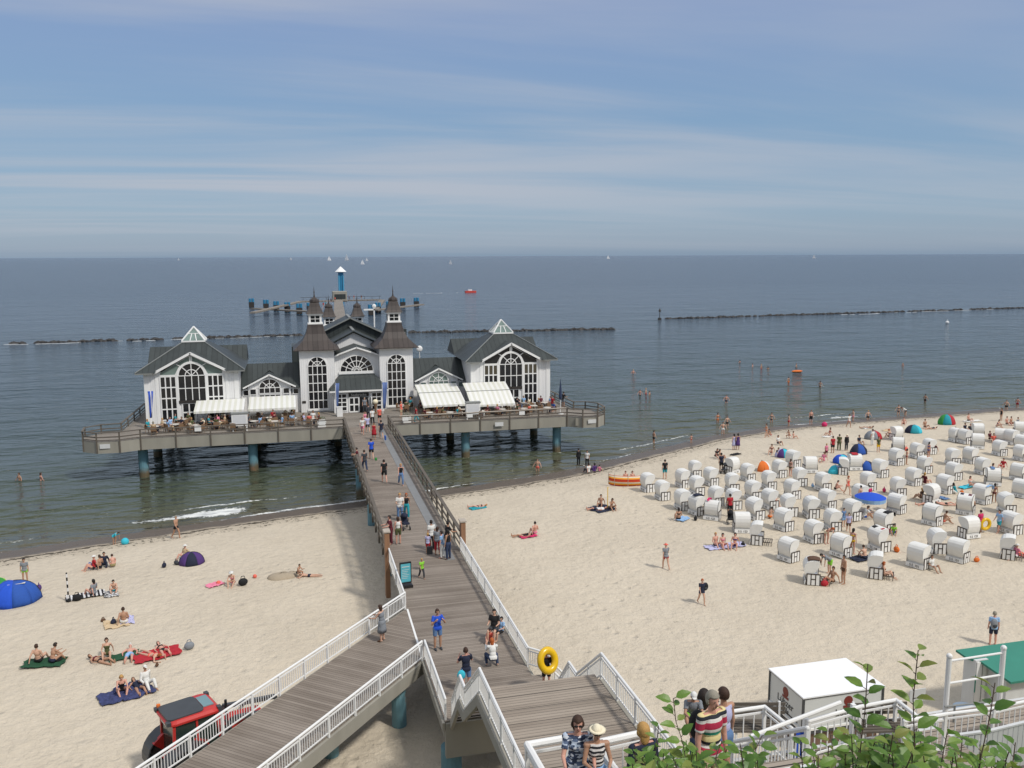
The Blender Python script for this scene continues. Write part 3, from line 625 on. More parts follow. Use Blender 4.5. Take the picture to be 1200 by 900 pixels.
    def fc(m_, y):
        grid(m_, y, cx-1.33, cx+1.33, 6.35, 8.98, 4, 2); arc_bar(m_, cx, 8.98, 1.36, y, .24, .11); fan(m_, cx, 8.98, 1.25, y, 4, (.62,), .08)
        vbar(m_, cx-1.42, zb, 9.0, y, .2, .1); vbar(m_, cx+1.42, zb, 9.0, y, .2, .1)
    gm = M_glassb if yellow else M_glass
    window(p, 'window', arch_poly(cx-1.33, cx+1.33, 6.35, 8.98), yw, fc)
    for s in (-1, 1):
        xa, xb = sorted((cx+s*1.55, cx+s*3.08))
        f = window(p, 'window', [(xa, zb), (xb, zb), (xb, zt), (xa, zt)], yw, lambda m_, y: grid(m_, y, xa, xb, zb, zt, 3, 4, .12))
        xe = 3.02*s
        tri = [(cx+s*1.62, 9.12), (cx+xe, 9.12), (cx+xe, 9.38), (cx+s*.14, 10.95), (cx+s*.14, 10.42), (cx+s*.75, 10.25), (cx+s*1.25, 9.85)]
        if s < 0: tri = tri[::-1]
        def ft(m_, y): hbar(m_, 9.06, min(cx+s*1.5, cx+s*3.1), max(cx+s*1.5, cx+s*3.1), y, .12); m_.bar((cx+s*1.5, y-.04, 9.1), (cx+s*.95, y-.04, 9.99), .07, .06); m_.bar((cx+s*.95, y-.045, 9.97), (cx+s*.08, y-.045, 10.36), .07, .065); m_.bar((cx+s*1.0, y-.045, 9.95), (cx+s*1.45, y-.045, 10.2), .08, .075); vbar(m_, cx+s*.08, 10.35, 11.0, y, .14)
        window(p, 'gable_light', tri, yw, ft, M_glassg if not yellow else M_glass)
        if yellow:
            g = MB()
            for i in range(3): w_ = (xb-xa)/3; g.box(xa+w_*i+.08, xa+w_*(i+1)-.08, yw-.028, yw-.021, 7.9, 8.85)
            g.build('blind', M_glassb, f)
    # door leaves and sign over them
    xa, xb = cx-1.05+(.0), cx+.25
    if mirror: xa, xb = cx-.35, cx+.95
    d = window(p, 'door', [(xa, DZ+.1), (xb, DZ+.1), (xb, 6.1), (xa, 6.1)], yw, lambda m_, y: grid(m_, y, xa, xb, DZ+.1, 6.1, 2, 2, .13))
    sg = MB(); sg.box(cx-1.35 if not mirror else cx-.6, cx+1.3, yf-.16, yf-.12, 6.12, 6.42); so2 = sg.build('sign_board', M_dark, p)
    return p
pavilion(-10.2, False); pavilion(23.9, True, True)

# --- low connecting wings with a dormer gable
def connector(x0, x1, gx, green):
    yf, ez, rz_ = 97.5, 6.9, 9.3; p = bld
    mb = MB(); mb.box(x0, x1, yf, yf+5.6, DZ+.002, ez); gw = 2.25
    mb.xz([(gx-gw, ez-.02), (gx+gw, ez-.02), (gx+gw, 7.15), (gx, 8.3), (gx-gw, 7.15)], yf-.25, yf+2.3); mb.box(gx-gw, gx+gw, yf-.25, yf-.004, DZ+.01, ez); mb.build('wall', M_wall, p)
    mb = MB(); o = .45
    mb.add([(x0, yf-o, ez-.05), (gx-gw-.4, yf-o, ez-.05), (gx+gw+.4, yf-o, ez-.05), (x1, yf-o, ez-.05), (x1, yf+2.8, rz_), (x0, yf+2.8, rz_), (x0, yf+6, ez-.05), (x1, yf+6, ez-.05), (gx, yf+1.9, 8.6)],
           [(0, 1, 8, 5), (8, 4, 5), (2, 3, 4, 8), (5, 4, 7, 6)])
    for s in (-1, 1):
        mb.add([(gx, yf-.6, 8.5), (gx+s*(gw+.5), yf-.6, 7.12), (gx+s*(gw+.5), yf+.4, 7.12), (gx, yf+2.1, 8.5), (gx, yf-.6, 8.4), (gx+s*(gw+.5), yf-.6, 7.02), (gx+s*(gw+.5), yf+.4, 7.02), (gx, yf+2.1, 8.4)],
               [(0, 1, 2, 3), (4, 7, 6, 5), (0, 4, 5, 1), (1, 5, 6, 2)])
    rf = mb.build('roof', M_roof, p)
    q = MB()
    for s in (-1, 1): q.bar((gx-s*.02, yf-.62, 8.42), (gx+s*(gw+.52), yf-.62, 7.02), .08, .16)
    q.build('gable_trim', M_trim, rf)
    yw = yf-.256
    gm = M_glassg if green else M_glass
    window(p, 'window', arch_poly(gx-1.12, gx+1.12, 6.35, 6.95, rz=1.0), yw, lambda m_, y: (grid(m_, y, gx-1.12, gx+1.12, 6.35, 6.95, 4, 1, .08), arc_bar(m_, gx, 6.95, 1.12, y, .12, .1, rz=1.0), fan(m_, gx, 6.95, 1.1, y, 4, (.5,), .07, rz=1.0)), gm)
    window(p, 'window', [(gx-1.12, 4.6), (gx+1.12, 4.6), (gx+1.12, 6.2), (gx-1.12, 6.2)], yw, lambda m_, y: grid(m_, y, gx-1.12, gx+1.12, 4.6, 6.2, 4, 3, .08), gm)
    for xc in (gx-1.75, gx+1.75):
        window(p, 'window', [(xc-.3, 6.3), (xc+.3, 6.3), (xc+.3, 6.85), (xc-.3, 6.85)], yw, lambda m_, y: grid(m_, y, xc-.32, xc+.32, 5.6, 6.87, 1, 2, .07), gm)
    for xc in (x0+.5, x0+1.15, x1-.5, x1-1.1):
        window(p, 'window', [(xc-.25, 6.15), (xc+.25, 6.15), (xc+.25, 6.7), (xc-.25, 6.7)], yf-.005, lambda m_, y: grid(m_, y, xc-.27, xc+.27, 6.13, 6.72, 1, 1, .06), gm)
connector(-5.55, .72, -2.55, False); connector(13.25, 19.25, 16.1, True)

# --- towers with bell-shaped roofs and lanterns
def bell_roof(mb, cx, cy, prof, n=4, rot=PI/4):
    """square roof whose half widths follow a profile of (half width, z)"""
    vs = [(cx+a*w_, cy+b2*w_, z) for w_, z in prof for a, b2 in ((-1, -1), (1, -1), (1, 1), (-1, 1))]
    fs = [(j*4+i, j*4+(i+1) % 4, (j+1)*4+(i+1) % 4, (j+1)*4+i) for j in range(len(prof)-1) for i in range(4)]+[(3, 2, 1, 0)]
    mb.add(vs, fs)
def lantern(cx, cy, z, parent, s=1.0):
    """little windowed turret with its own cap and finial"""
    h = .82*s
    mb = MB(); mb.box(cx-h, cx+h, cy-h, cy+h, z, z+.18*s); mb.box(cx-.7*s, cx+.7*s, cy-.7*s, cy+.7*s, z+.18*s, z+1.02*s); mb.box(cx-h, cx+h, cy-h, cy+h, z+1.02*s, z+1.2*s)
    t_ = mb.build('turret', M_trim, parent)
    g = MB(); g.box(cx-.48*s, cx+.48*s, cy-.722*s, cy-.705*s, z+.26*s, z+.96*s); g.box(cx-.722*s, cx-.705*s, cy-.48*s, cy+.48*s, z+.26*s, z+.96*s); g.box(cx+.705*s, cx+.722*s, cy-.48*s, cy+.48*s, z+.26*s, z+.96*s); g.build('pane', M_glass, t_)
    q = MB(); q.box(cx-.03, cx+.03, cy-.75*s, cy-.71*s, z+.26*s, z+.96*s); q.box(cx-.48*s, cx+.48*s, cy-.747*s, cy-.712*s, z+.59*s, z+.64*s); q.build('frame', M_trim, t_)
    r = MB(); bell_roof(r, cx, cy, [(.98*s, z+1.2*s), (.8*s, z+1.45*s), (.62*s, z+1.9*s), (.50*s, z+2.3*s), (.46*s, z+2.4*s)])
    r.lathe((cx, cy, z+2.38*s), [(.5*s, 0), (.55*s, .12*s), (.5*s, .32*s), (.28*s, .5*s), (.1*s, .62*s), (.05*s, 1.0*s), (.02, 1.6*s), (0, 1.95*s)], 10); r.ball((cx, cy, z+3.55*s), .09*s, 6, 4)
    r.build('cap', M_roofb, t_)
def tower(cx):
    hw, yf, wz = 1.87, 97.0, 10.95; cy = yf+hw; p = bld
    mb = MB(); mb.box(cx-hw, cx+hw, yf, yf+2*hw, DZ+.002, wz); mb.build('wall', M_wall, p)
    r = MB(); bell_roof(r, cx, cy, [(hw+.62, wz-.02), (hw+.62, wz+.06), (hw+.15, wz+.45), (1.45, wz+1.0), (1.08, wz+1.7), (.88, wz+2.4), (.82, wz+2.75)]); rf = r.build('tower_roof', M_roofb, p)
    lantern(cx, cy, wz+2.72, rf)
    x0, x1, zs, zb = cx-1.02, cx+1.02, 9.2, DZ+.35
    yw = yf-.005
    def f(m_, y): grid(m_, y, x0, x1, zb, zs, 4, 5, .08); arc_bar(m_, cx, zs, 1.02, y, .12, .1); fan(m_, cx, zs, 1.0, y, 4, (.5,), .075); m_.box(x0-.15, x1+.15, y-.12, y, zb-.2, zb)
    w_ = window(p, 'arched_window', arch_poly(x0, x1, zb, zs), yw, f)
    q = MB(); q.box(cx-1.75, cx-1.35, yf-.05, yf-.005, 5.1, 5.35) if cx < AX else q.box(cx+1.35, cx+1.75, yf-.05, yf-.005, 5.1, 5.35); q.build('plaque', M_dark, p)
tower(AX-4.35); tower(AX+4.35)

# --- central gabled front between the towers and the hall behind it
yg = 98.0; hx = 2.5
mb = MB(); mb.xz([(AX-hx, DZ), (AX+hx, DZ), (AX+hx, 9.95), (AX+1.9, 10.25), (AX, 10.95), (AX-1.9, 10.25), (AX-hx, 9.95)], yg, yg+.4); mb.build('wall', M_wall, bld)
r = MB()
for s in (-1, 1):
    pr_ = [(AX, 11.15), (AX+s*1.9, 10.47), (AX+s*2.75, 10.08)]
    for a, b_ in zip(pr_[:-1], pr_[1:]): r.add([(a[0], yg-.5, a[1]), (b_[0], yg-.5, b_[1]), (b_[0], yg+4, b_[1]), (a[0], yg+4, a[1]), (a[0], yg-.5, a[1]-.1), (b_[0], yg-.5, b_[1]-.1)], [(0, 1, 2, 3), (0, 4, 5, 1)])
rf = r.build('roof', M_roof, bld)
q = MB()
for s in (-1, 1):
    q.bar((AX-s*.02, yg-.53, 11.05), (AX+s*1.9, yg-.53, 10.37), .07, .16); q.bar((AX+s*1.88, yg-.53, 10.37), (AX+s*2.6, yg-.53, 10.05), .07, .16)
q.build('gable_trim', M_trim, rf)
zc_ = 8.35
window(bld, 'fanlight', arch_poly(AX-1.85, AX+1.85, zc_-.001, zc_, rz=1.78), yg-.005,
       lambda m_, y: (arc_bar(m_, AX, zc_, 1.85, y, .12, .1, n=20, rz=1.78), fan(m_, AX, zc_, 1.83, y, 8, (1.2, .55), .075, rz=1.76, ri0=.2), m_.box(AX-2.0, AX+2.0, y-.16, y, zc_-.3, zc_)))
# hall: white gable higher up, broad dark roofs running back
yh = 101.5
mb = MB(); mb.box(AX-4.9, AX+4.9, yh+.5, 120, DZ+.01, 9.6); mb.xz([(AX-4.0, 9.5), (AX+4.0, 9.5), (AX+4.0, 10.35), (AX, 12.35), (AX-4.0, 10.35)], yh, yh+.4); mb.build('wall', M_wall, bld)
r = MB()
for s in (-1, 1):
    r.add([(AX, yh-.5, 12.62), (AX+s*5.2, yh-.5, 10.0), (AX+s*5.2, 121, 10.0), (AX, 121, 12.62)], [(0, 1, 2, 3)])
    r.add([(AX, yh-.5, 12.62), (AX+s*5.2, yh-.5, 10.0), (AX+s*5.2, yh-.5, 9.88), (AX, yh-.5, 12.5)], [(0, 1, 2, 3)])
rf = r.build('hall_roof', M_roof, bld)
# raised monitor roof across the hall with pale verge
r = MB()
ym0, ym1 = 107, 113
for s in (-1, 1): r.add([(AX, ym0-.4, 13.7), (AX+s*4.2, ym0-.4, 11.7), (AX+s*4.2, ym1, 11.7), (AX, ym1, 13.7)], [(0, 1, 2, 3)])
r.xz([(AX-4, 10.6), (AX+4, 10.6), (AX+4, 11.75), (AX, 13.6), (AX-4, 11.75)], ym0, ym1-.1); rm = r.build('monitor_roof', M_roof, bld)
q = MB()
for s in (-1, 1): q.bar((AX, ym0-.42, 13.72), (AX+s*4.25, ym0-.42, 11.68), .08, .15)
q.bar((AX, ym0, 13.75), (AX, ym1, 13.75), .3, .1); q.bar((AX, yh, 12.66), (AX, ym0, 12.66), .3, .1); q.build('verge', M_ridge, rm)
mb = MB(); mb.box(AX-7.0, AX-5.1, 105, 109, DZ, 10.6); mb.build('rear_bay', M_roof, bld)
for x in (AX-1.95, AX+1.85):
    mb = MB(); mb.box(x-.78, x+.78, 118.9, 120.6, 9, 11.85); b_ = mb.build('turret_base', M_roofb, bld); lantern(x, 119.75, 11.85, b_, 1.0)
# roof plant and dish
mb = MB(); mb.box(AX+4.6, AX+7.0, 108, 110, 9.6, 12.1); e_ = mb.build('roof_vent_box', M_roof, bld)
q = MB(); [q.box(AX+4.75, AX+6.85, 107.95, 107.99, 10.2+i*.45, 10.38+i*.45) for i in range(4)]; q.build('vent_grille', M_ridge, e_)
mb = MB(); mb.ball((AX+8.0, 104, 10.0), (.38, .15, .38), 12, 8); mb.cyl((AX+8.0, 104, 8.7), (AX+8.0, 104, 9.8), .04); mb.build('dish', M_trim, bld)
mb = MB(); mb.box(AX+3.9, AX+4.05, 118, 118.2, 10, 14.2); mb.box(AX+2.6, AX+4.05, 118, 118.2, 13.9, 14.1); mb.ball((AX+4.0, 118.1, 14.45), (.28, .12, .3), 10, 6); mb.build('mast', M_trim, bld)
# porch with hipped roof
yp = 95.5; px0, px1 = AX-2.72, AX+2.72
mb = MB(); mb.box(px0, px1, yp, yg, DZ+.002, 6.6)
mb.build('porch_wall', M_wall, bld)
r = MB(); r.add([(px0-.45, yp-.5, 6.62), (px1+.45, yp-.5, 6.62), (px1+.45, yg-.02, 6.62), (px0-.45, yg-.02, 6.62), (px0+.75, yg-.02, 7.95), (px1-.75, yg-.02, 7.95), (px0+.6, yp+.9, 7.75), (px1-.6, yp+.9, 7.75)],
       [(0, 1, 7, 6), (6, 7, 5, 4), (0, 6, 4, 3), (1, 2, 5, 7), (0, 3, 2, 1)])
rf = r.build('porch_roof', M_roof, bld)
q = MB(); q.box(px0-.47, px1+.47, yp-.56, yp-.44, 6.44, 6.6); q.build('gutter', M_trim, rf)
yw = yp-.005
for xa, xb, nx in ((px0+.3, px0+1.35, 2), (px1-1.35, px1-.3, 2)):
    window(bld, 'window', [(xa, DZ+.25), (xb, DZ+.25), (xb, 6.2), (xa, 6.2)], yw, lambda m_, y: grid(m_, y, xa, xb, DZ+.25, 6.2, nx, 4, .09))
window(bld, 'door', [(AX-1.1, DZ+.1), (AX-.12, DZ+.1), (AX-.12, 5.75), (AX-1.1, 5.75)], yw, lambda m_, y: grid(m_, y, AX-1.1, AX-.05, DZ+.1, 5.75, 2, 2, .14))
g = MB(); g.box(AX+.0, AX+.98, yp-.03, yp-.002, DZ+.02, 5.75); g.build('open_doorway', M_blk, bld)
g = MB(); g.cb((AX+1.25, yp-.5, 4.95), (.06, .95, 1.75)); dl = g.build('door', M_trim, bld); q = MB(); q.cb((AX+1.215, yp-.5, 5.1), (.02, .7, 1.3)); q.build('pane', M_glassg, dl)
sg = MB(); sg.box(AX-1.15, AX+1.05, yp-.09, yp-.03, 5.82, 6.25); sgo = sg.build('sign_board', M_dark, bld)

def text_mesh(txt, size, mt, parent, mtx, name='lettering', ext=.004, font=None, align='CENTER'):
    cu = bpy.data.curves.new(name, 'FONT'); cu.body = txt; cu.size = size; cu.extrude = ext; cu.align_x = align; cu.align_y = 'CENTER'; cu.resolution_u = 2
    tmp = bpy.data.objects.new(name+'_c', cu); COL.objects.link(tmp); dg = bpy.context.evaluated_depsgraph_get()
    me = bpy.data.meshes.new_from_object(tmp.evaluated_get(dg)); bpy.data.objects.remove(tmp); me.name = name
    me.transform(mtx); me.materials.clear(); me.materials.append(mt); o = bpy.data.objects.new(name, me); COL.objects.link(o); o.parent = parent; return o
TFRONT = lambda x, y, z, sx_=1.0, sh=0: Matrix.Translation((x, y, z)) @ Matrix.Rotation(PI/2, 4, 'X') @ Matrix.Diagonal((sx_, 1, 1, 1))
M_letter = mat('pale_lettering', (0.62, 0.62, 0.58), .5, .05)
text_mesh('Seebr\u00fccke', .40, M_letter, sgo, TFRONT(AX-.05, yp-.10, 6.03))
# low base edge of the walls
# ================================================================== hooded beach chairs
M_wick = mat('white_wickerwork', (0.74, 0.735, 0.70), .6, .08, 2.0, .5, 40); M_wickw = mat('chair_white_board', (0.80, 0.80, 0.78), .5, .05)
M_frame = mat('dark_brown_frame', (0.035, 0.022, 0.016), .5, .2); M_cush = None
def stripes(name, cs, wd, axis=1, rough=.8):
    mt = bpy.data.materials.new(name); mt.use_nodes = True; t, nn, lk = nodes(mt); b = t.nodes['Principled BSDF']
    tcn = nn('ShaderNodeTexCoord'); sp = nn('ShaderNodeSeparateXYZ'); lk(tcn.outputs['Object'], sp.inputs[0])
    fr = mmath(t, 'FRACT', mmath(t, 'DIVIDE', sp.outputs[axis], wd)); cr = nn('ShaderNodeValToRGB'); cr.color_ramp.interpolation = 'CONSTANT'; lk(fr, cr.inputs[0])
    els = cr.color_ramp.elements; n = len(cs)
    els[0].color = (*lin(cs[0]), 1); els[1].position = 1/n; els[1].color = (*lin(cs[1]), 1)
    for i in range(2, n): q = els.new(i/n); q.color = (*lin(cs[i]), 1)
    lk(cr.outputs[0], b.inputs['Base Color']); b.inputs['Roughness'].default_value = rough; MATS[name] = mt; return mt
M_cush = stripes('striped_cushion', ['d8d8d4', '3c5c8c', 'd8d8d4', '24406c'], .22)
M_num = mat('black_numerals', (0.02, 0.02, 0.022), .5, .1)
def hood_mesh(mb, lean):
    """curved basket hood open towards +x"""
    c, s = math.cos(lean), math.sin(lean)
    def rt(x, z): x0, z0 = x+.15, z-.62; return (-.15+x0*c-z0*s, .62+x0*s+z0*c)
    outer = [(-.36, .42), (-.44, .62), (-.50, .85), (-.50, 1.08), (-.44, 1.29), (-.32, 1.43), (-.16, 1.50), (.06, 1.52), (.28, 1.50), (.42, 1.46)]
    inner = [(-.30, .44), (-.38, .63), (-.44, .86), (-.44, 1.07), (-.38, 1.26), (-.28, 1.37), (-.15, 1.44), (.06, 1.455), (.27, 1.44), (.41, 1.415)]
    o2 = [rt(*p) for p in outer]; i2 = [rt(*p) for p in inner]; n = len(o2); W = .60
    for y0, y1, a in ((-W, W, 0),):
        vs = [(x, y, z) for y in (-W, W) for x, z in o2+i2]; N_ = 2*n; fs = []
        for k in range(n-1):
            fs += [(k, k+1, N_+k+1, N_+k), (n+k, N_+n+k, N_+n+k+1, n+k+1)]
            fs += [(k, n+k, n+k+1, k+1), (N_+k, N_+k+1, N_+n+k+1, N_+n+k)]
        fs += [(0, N_, N_+n, n), (n-1, 2*n-1, N_+2*n-1, N_+n-1)]; mb.add(vs, fs)
    for s_ in (-1, 1):
        side = [rt(x, z) for x, z in outer[:]]+[rt(.40, 1.18), rt(.30, 1.02), rt(.16, .86), rt(.02, .66), rt(-.02, .42)]
        y0 = s_*W; y1 = s_*(W-.04); mb.xz(side if s_ < 0 else side, min(y0, y1)+.001*s_, max(y0, y1)+.001*s_)
def make_chair(lean, name='beach_chair', arm=False):
    t_ = thing(name, 'x', 'beach chair')
    mb = MB(); hood_mesh(mb, lean); mb.build('hood', M_wick, t_, False)
    b = MB(); b.box(-.34, .30, -.585, .585, .07, .40); b.build('seat_box', M_wick, t_)
    q = MB(); q.box(-.26, .34, -.52, .52, .402, .50); q.cb((-.30, 0, .82), (.10, 1.02, .62), ry=-.12-lean); q.build('cushion', M_cush, t_)
    for s_ in (-1, 1):
        y = s_*.655; p = MB(); p.box(-.34, .42, min(y, y-s_*.05), max(y, y-s_*.05), .05, .70); sd_ = p.build('side_panel', M_wickw, t_)
        f = MB(); yo = y+s_*.012
        for x in (-.345, -.10, .17, .425): f.box(x-.028, x+.028, min(yo, y-s_*.02), max(yo, y-s_*.02), .04, .71)
        f.box(-.10, .17, min(yo, y), max(yo, y), .38, .44); f.box(-.37, .455, min(yo, y-s_*.07), max(yo, y-s_*.07), .70, .75); f.build('frame_strips', M_frame, sd_)
    if arm:
        f = MB(); [f.box(.45+i*.14, .50+i*.14, -.5, .5, .26, .29) for i in range(5)]; f.bar((.34, -.5, .25), (1.05, -.5, .27), .04); f.bar((.34, .5, .25), (1.05, .5, .27), .04); f.bar((1.0, -.5, 0), (1.0, -.5, .26), .04); f.bar((1.0, .5, 0), (1.0, .5, .26), .04); f.build('footrest', M_frame, t_)
    pl = MB(); pl.cb((-.445, 0, .19), (.035, 1.30, .27), ry=.10); pl.build('number_plate', M_wickw, t_); return t_
PLATES = ['5.S. 101', '5.S. 118', '5.S. 123', '5.S. 136', '5.S. 142', '5.S. 157', '5.S. 170']
def plate_text(th, k):
    p = [c for c in th.children if c.name.startswith('number_plate')][0]
    text_mesh(PLATES[k % len(PLATES)], .235, M_num, p, Matrix.Translation((-.478, 0, .19)) @ Matrix.Rotation(-PI/2, 4, 'Z') @ Matrix.Rotation(PI/2, 4, 'X') @ Matrix.Diagonal((1.0, 1, 1, 1)))
KINDS = []
for k, ln in enumerate((0.0, .22, -.10)):
    c = make_chair(ln); plate_text(c, k); KINDS.append(c)
cr = make_chair(.05, arm=True); plate_text(cr, 5); KINDS.append(cr)
# (u, v) foot of the chair in the photograph, kind, heading offset in degrees
A, T_, B2, C_ = 6, 6, 62, -38
CH = [(759, 577, 0, 6), (776, 586.4, 0, 6), (800, 572, 0, 8), (799.6, 598, 0, 6), (814, 560, 2, 0), (816.4, 581, 0, 4), (833, 569.6, 0, 8), (857.6, 577, 0, -4), (839, 593, 0, 6), (816.5, 604, 0, 14), (834.5, 610, 2, 52),
 (876, 564.5, 0, 8), (859.5, 597, 0, 2), (858, 556, 2, 120), (901, 574, 0, 0), (882, 586.5, 0, 6), (885, 609, 1, 10), (902, 597, 0, 6), (869, 625, 2, 76), (887, 638, 3, -30), (913, 560, 2, 4), (929, 548, 0, 12), (937, 570, 0, -4),
 (949, 555, 2, 78), (928, 585, 0, 8), (925, 605, 1, -6), (918, 622, 0, 16), (950, 607, 2, -8), (964, 576, 0, 4), (953, 636, 0, 8), (969, 597, 0, 12), (923.5, 658, 0, 22), (975, 622, 2, -4), (985, 653, 0, 20), (1001, 552, 2, 80), (988, 557, 0, 150),
 (1031, 560, 0, 6), (1017, 575, 0, 2), (1008, 591, 2, 6), (998, 610, 0, 10), (1050, 546, 0, 6), (1050, 517, 0, 100), (1052, 531, 2, 60), (1070, 569.6, 0, 8), (1052, 582, 0, -6), (1050, 602, 2, 24), (1036, 625, 1, 14), (1030, 646, 1, 8),
 (1074, 538, 2, 0), (1089, 533, 0, 0), (1083, 555, 0, 4), (1091, 591, 2, 118), (1092, 616, 0, 20), (1107, 579, 0, 14), (1117, 563, 2, 4), (1116, 546, 0, -8), (1119, 519, 0, 0), (1130, 521, 2, 8), (1137, 544, 0, 10), (1145, 514, 0, 70), (1145, 527, 0, 60),
 (1151, 557, 0, 0), (1163, 570, 2, 62), (1150, 591, 0, 18), (1131, 604, 1, 40), (1135, 631, 2, 96), (1171, 535, 0, 0), (1172, 520, 2, 50), (1185, 522, 0, 6), (1194, 511, 0, 60), (1197, 528, 0, 20), (1196, 541, 0, 8), (1193, 564, 2, 20), (1196, 584, 0, 22),
 (1179, 602, 1, -10), (1184, 626, 2, 6), (1181, 655, 3, -42), (1097, 648, 0, -16), (1122, 659, 0, 26), (1076, 666, 0, 24), (1026, 677, 3, -34), (951, 684, 3, -24)]
CHAIRS = []; rnd_ = random.Random(4)
used = set()
def rowname(i):
    u, v, k, a = CH[i]; return u, v
order = sorted(range(len(CH)), key=lambda i: -CH[i][1])
rows = [order[i:i+12] for i in range(0, len(order), 12)]
for ri, rw in enumerate(rows):
    rw.sort(key=lambda i: CH[i][0])
    for ci, i in enumerate(rw):
        u, v, k, a = CH[i]; p = G(u, v-1.5)
        look = {0: 'upright hood', 1: 'tilted back hood', 2: 'rounded hood', 3: 'footrest out'}[k]
        bd = 'nearest' if ri == 0 else 'farthest' if ri == len(rows)-1 else ORD[ri]
        lab = 'white beach chair with %s, %s from the left in %s band' % (look, ordinal(ci), bd)
        src = KINDS[k]
        if k not in used: o = src; used.add(k); o.location = p; o.rotation_euler = (0, 0, math.radians(a-4))
        else: o = copy_tree(src, None, p, math.radians(a-4))
        o['label'] = lab; o['group'] = 'hooded beach chairs on the sand'
        s_ = .97*rnd_.uniform(.97, 1.03); o.scale = (s_, s_*(.93 if k == 2 else .90), s_*1.02)
        CHAIRS.append(o)
# ================================================================== people
SKIN = [mat('skin_fair', (0.56, 0.34, 0.24), .55, .06, 6), mat('skin_tan', (0.42, 0.235, 0.15), .55, .06, 6), mat('skin_pink', (0.58, 0.31, 0.23), .55, .06, 6)]
def cloth(c): 
    return mat('cloth_'+c, CL[c], .85, .12, 9, .3)
CL = dict(white='d8d8d4', black='16171a', navy='1b2238', blue='2450a0', bright_blue='1c4fc0', light_blue='8db2d8', grey='7d8288', dark_grey='3a3d42', red='a8202c', pink='d9809a', hot_pink='c42a62', green='2f8a3c', lime='86c83c',
          teal='1f8f9c', turquoise='36b4c8', yellow='e4b820', orange='d8702c', purple='4a2f6c', lilac='b4b4d4', beige='c4ae8c', brown='5a3f2c', khaki='8c8058', dark_green='1c4a30', denim='5c7ba4', dark_denim='2c3a56', coral='dd6a5a', maroon='5c1c28', cream='e6dcc0', olive='4c5230')
HAIR = dict(brown='3a2416', black='120e0c', blond='b48c50', grey='8c8678', ginger='a85420', dark='22160e')
def hairm(c): return mat('hair_'+c, HAIR[c], .7, .3, 20, .4)
def vn(*a): return Vector(a).normalized()
# a pose: spine direction, neck, and limb directions; forward is +y, right is +x
STAND = dict(spine=(0, .02, 1), neck=(0, .05, 1), ua=[(-.16, .0, -1), (.16, .0, -1)], fa=[(-.06, .18, -1), (.06, .18, -1)], th=[(-.05, .03, -1), (.05, .03, -1)], sh=[(-.01, -.04, -1), (.01, -.04, -1)])
POSES = dict(
 stand=STAND,
 lean=dict(STAND, spine=(0, .12, 1), ua=[(-.2, .5, -.8), (.2, .5, -.8)], fa=[(.05, .9, -.1), (-.05, .9, -.1)]),
 walk=dict(STAND, spine=(0, .05, 1), ua=[(-.14, -.35, -1), (.14, .35, -1)], fa=[(-.03, .1, -1), (.03, .75, -1)], th=[(-.03, .42, -1), (.03, -.3, -1)], sh=[(-.01, .02, -1), (.01, -.65, -1)]),
 photo=dict(STAND, ua=[(-.35, .45, -.8), (.35, .45, -.8)], fa=[(.45, .55, .75), (-.45, .55, .75)]),
 carry=dict(STAND, ua=[(-.2, .25, -1), (.2, .25, -1)], fa=[(.35, .9, .05), (-.35, .9, .05)]),
 sit=dict(STAND, spine=(0, -.12, 1), ua=[(-.3, -.55, -.9), (.3, .2, -1)], fa=[(-.1, -.25, -1), (-.1, .9, -.25)], th=[(-.2, .88, .52), (.2, .88, .52)], sh=[(.02, .55, -.95), (-.02, .62, -.9)]),
 sitfwd=dict(STAND, spine=(0, .35, 1), neck=(0, .35, 1), ua=[(-.2, .7, -.8), (.2, .7, -.8)], fa=[(.2, .8, .1), (-.2, .8, .1)], th=[(-.3, .85, .45), (.3, .85, .45)], sh=[(.25, .6, -.8), (-.25, .6, -.8)]),
 chair=dict(STAND, spine=(0, -.14, 1), ua=[(-.2, .25, -1), (.2, .25, -1)], fa=[(.1, .9, .05), (-.1, .9, .05)], th=[(-.12, 1, .0), (.12, 1, .0)], sh=[(0, .1, -1), (0, .1, -1)]),
 lie=dict(STAND, spine=(0, -1, .10), neck=(0, -1, .35), ua=[(-.5, .75, -.05), (.5, .75, -.05)], fa=[(.1, .9, -.05), (-.1, .9, -.05)], th=[(-.1, .93, .32), (.12, 1, .0)], sh=[(0, .85, -.38), (.05, 1, .0)]),
 prone=dict(STAND, spine=(0, -1, .16), neck=(0, -1, .5), ua=[(-.5, -.6, -.45), (.5, -.6, -.45)], fa=[(.5, -.7, -.05), (-.5, -.7, -.05)], th=[(-.12, 1, .02), (.12, 1, .02)], sh=[(0, 1, -.02), (0, 1, -.02)]),
 squat=dict(STAND, spine=(0, .35, 1), neck=(0, .3, 1), ua=[(-.15, .6, -.7), (.15, .6, -.7)], fa=[(.1, .7, .3), (-.1, .7, .3)], th=[(-.3, .9, .1), (.3, .9, -.05)], sh=[(0, -.35, -1), (0, -.55, -.9)]),
 bend=dict(STAND, spine=(0, .85, .55), neck=(0, .7, .3), ua=[(-.1, .2, -1), (.1, .2, -1)], fa=[(0, .1, -1), (0, .1, -1)], th=[(-.06, .12, -1), (.06, .12, -1)], sh=[(0, -.1, -1), (0, -.1, -1)]),
 wade=dict(STAND, ua=[(-.6, .1, -.9), (.6, .1, -.9)], fa=[(-.3, .4, -.8), (.3, .4, -.8)]),
)
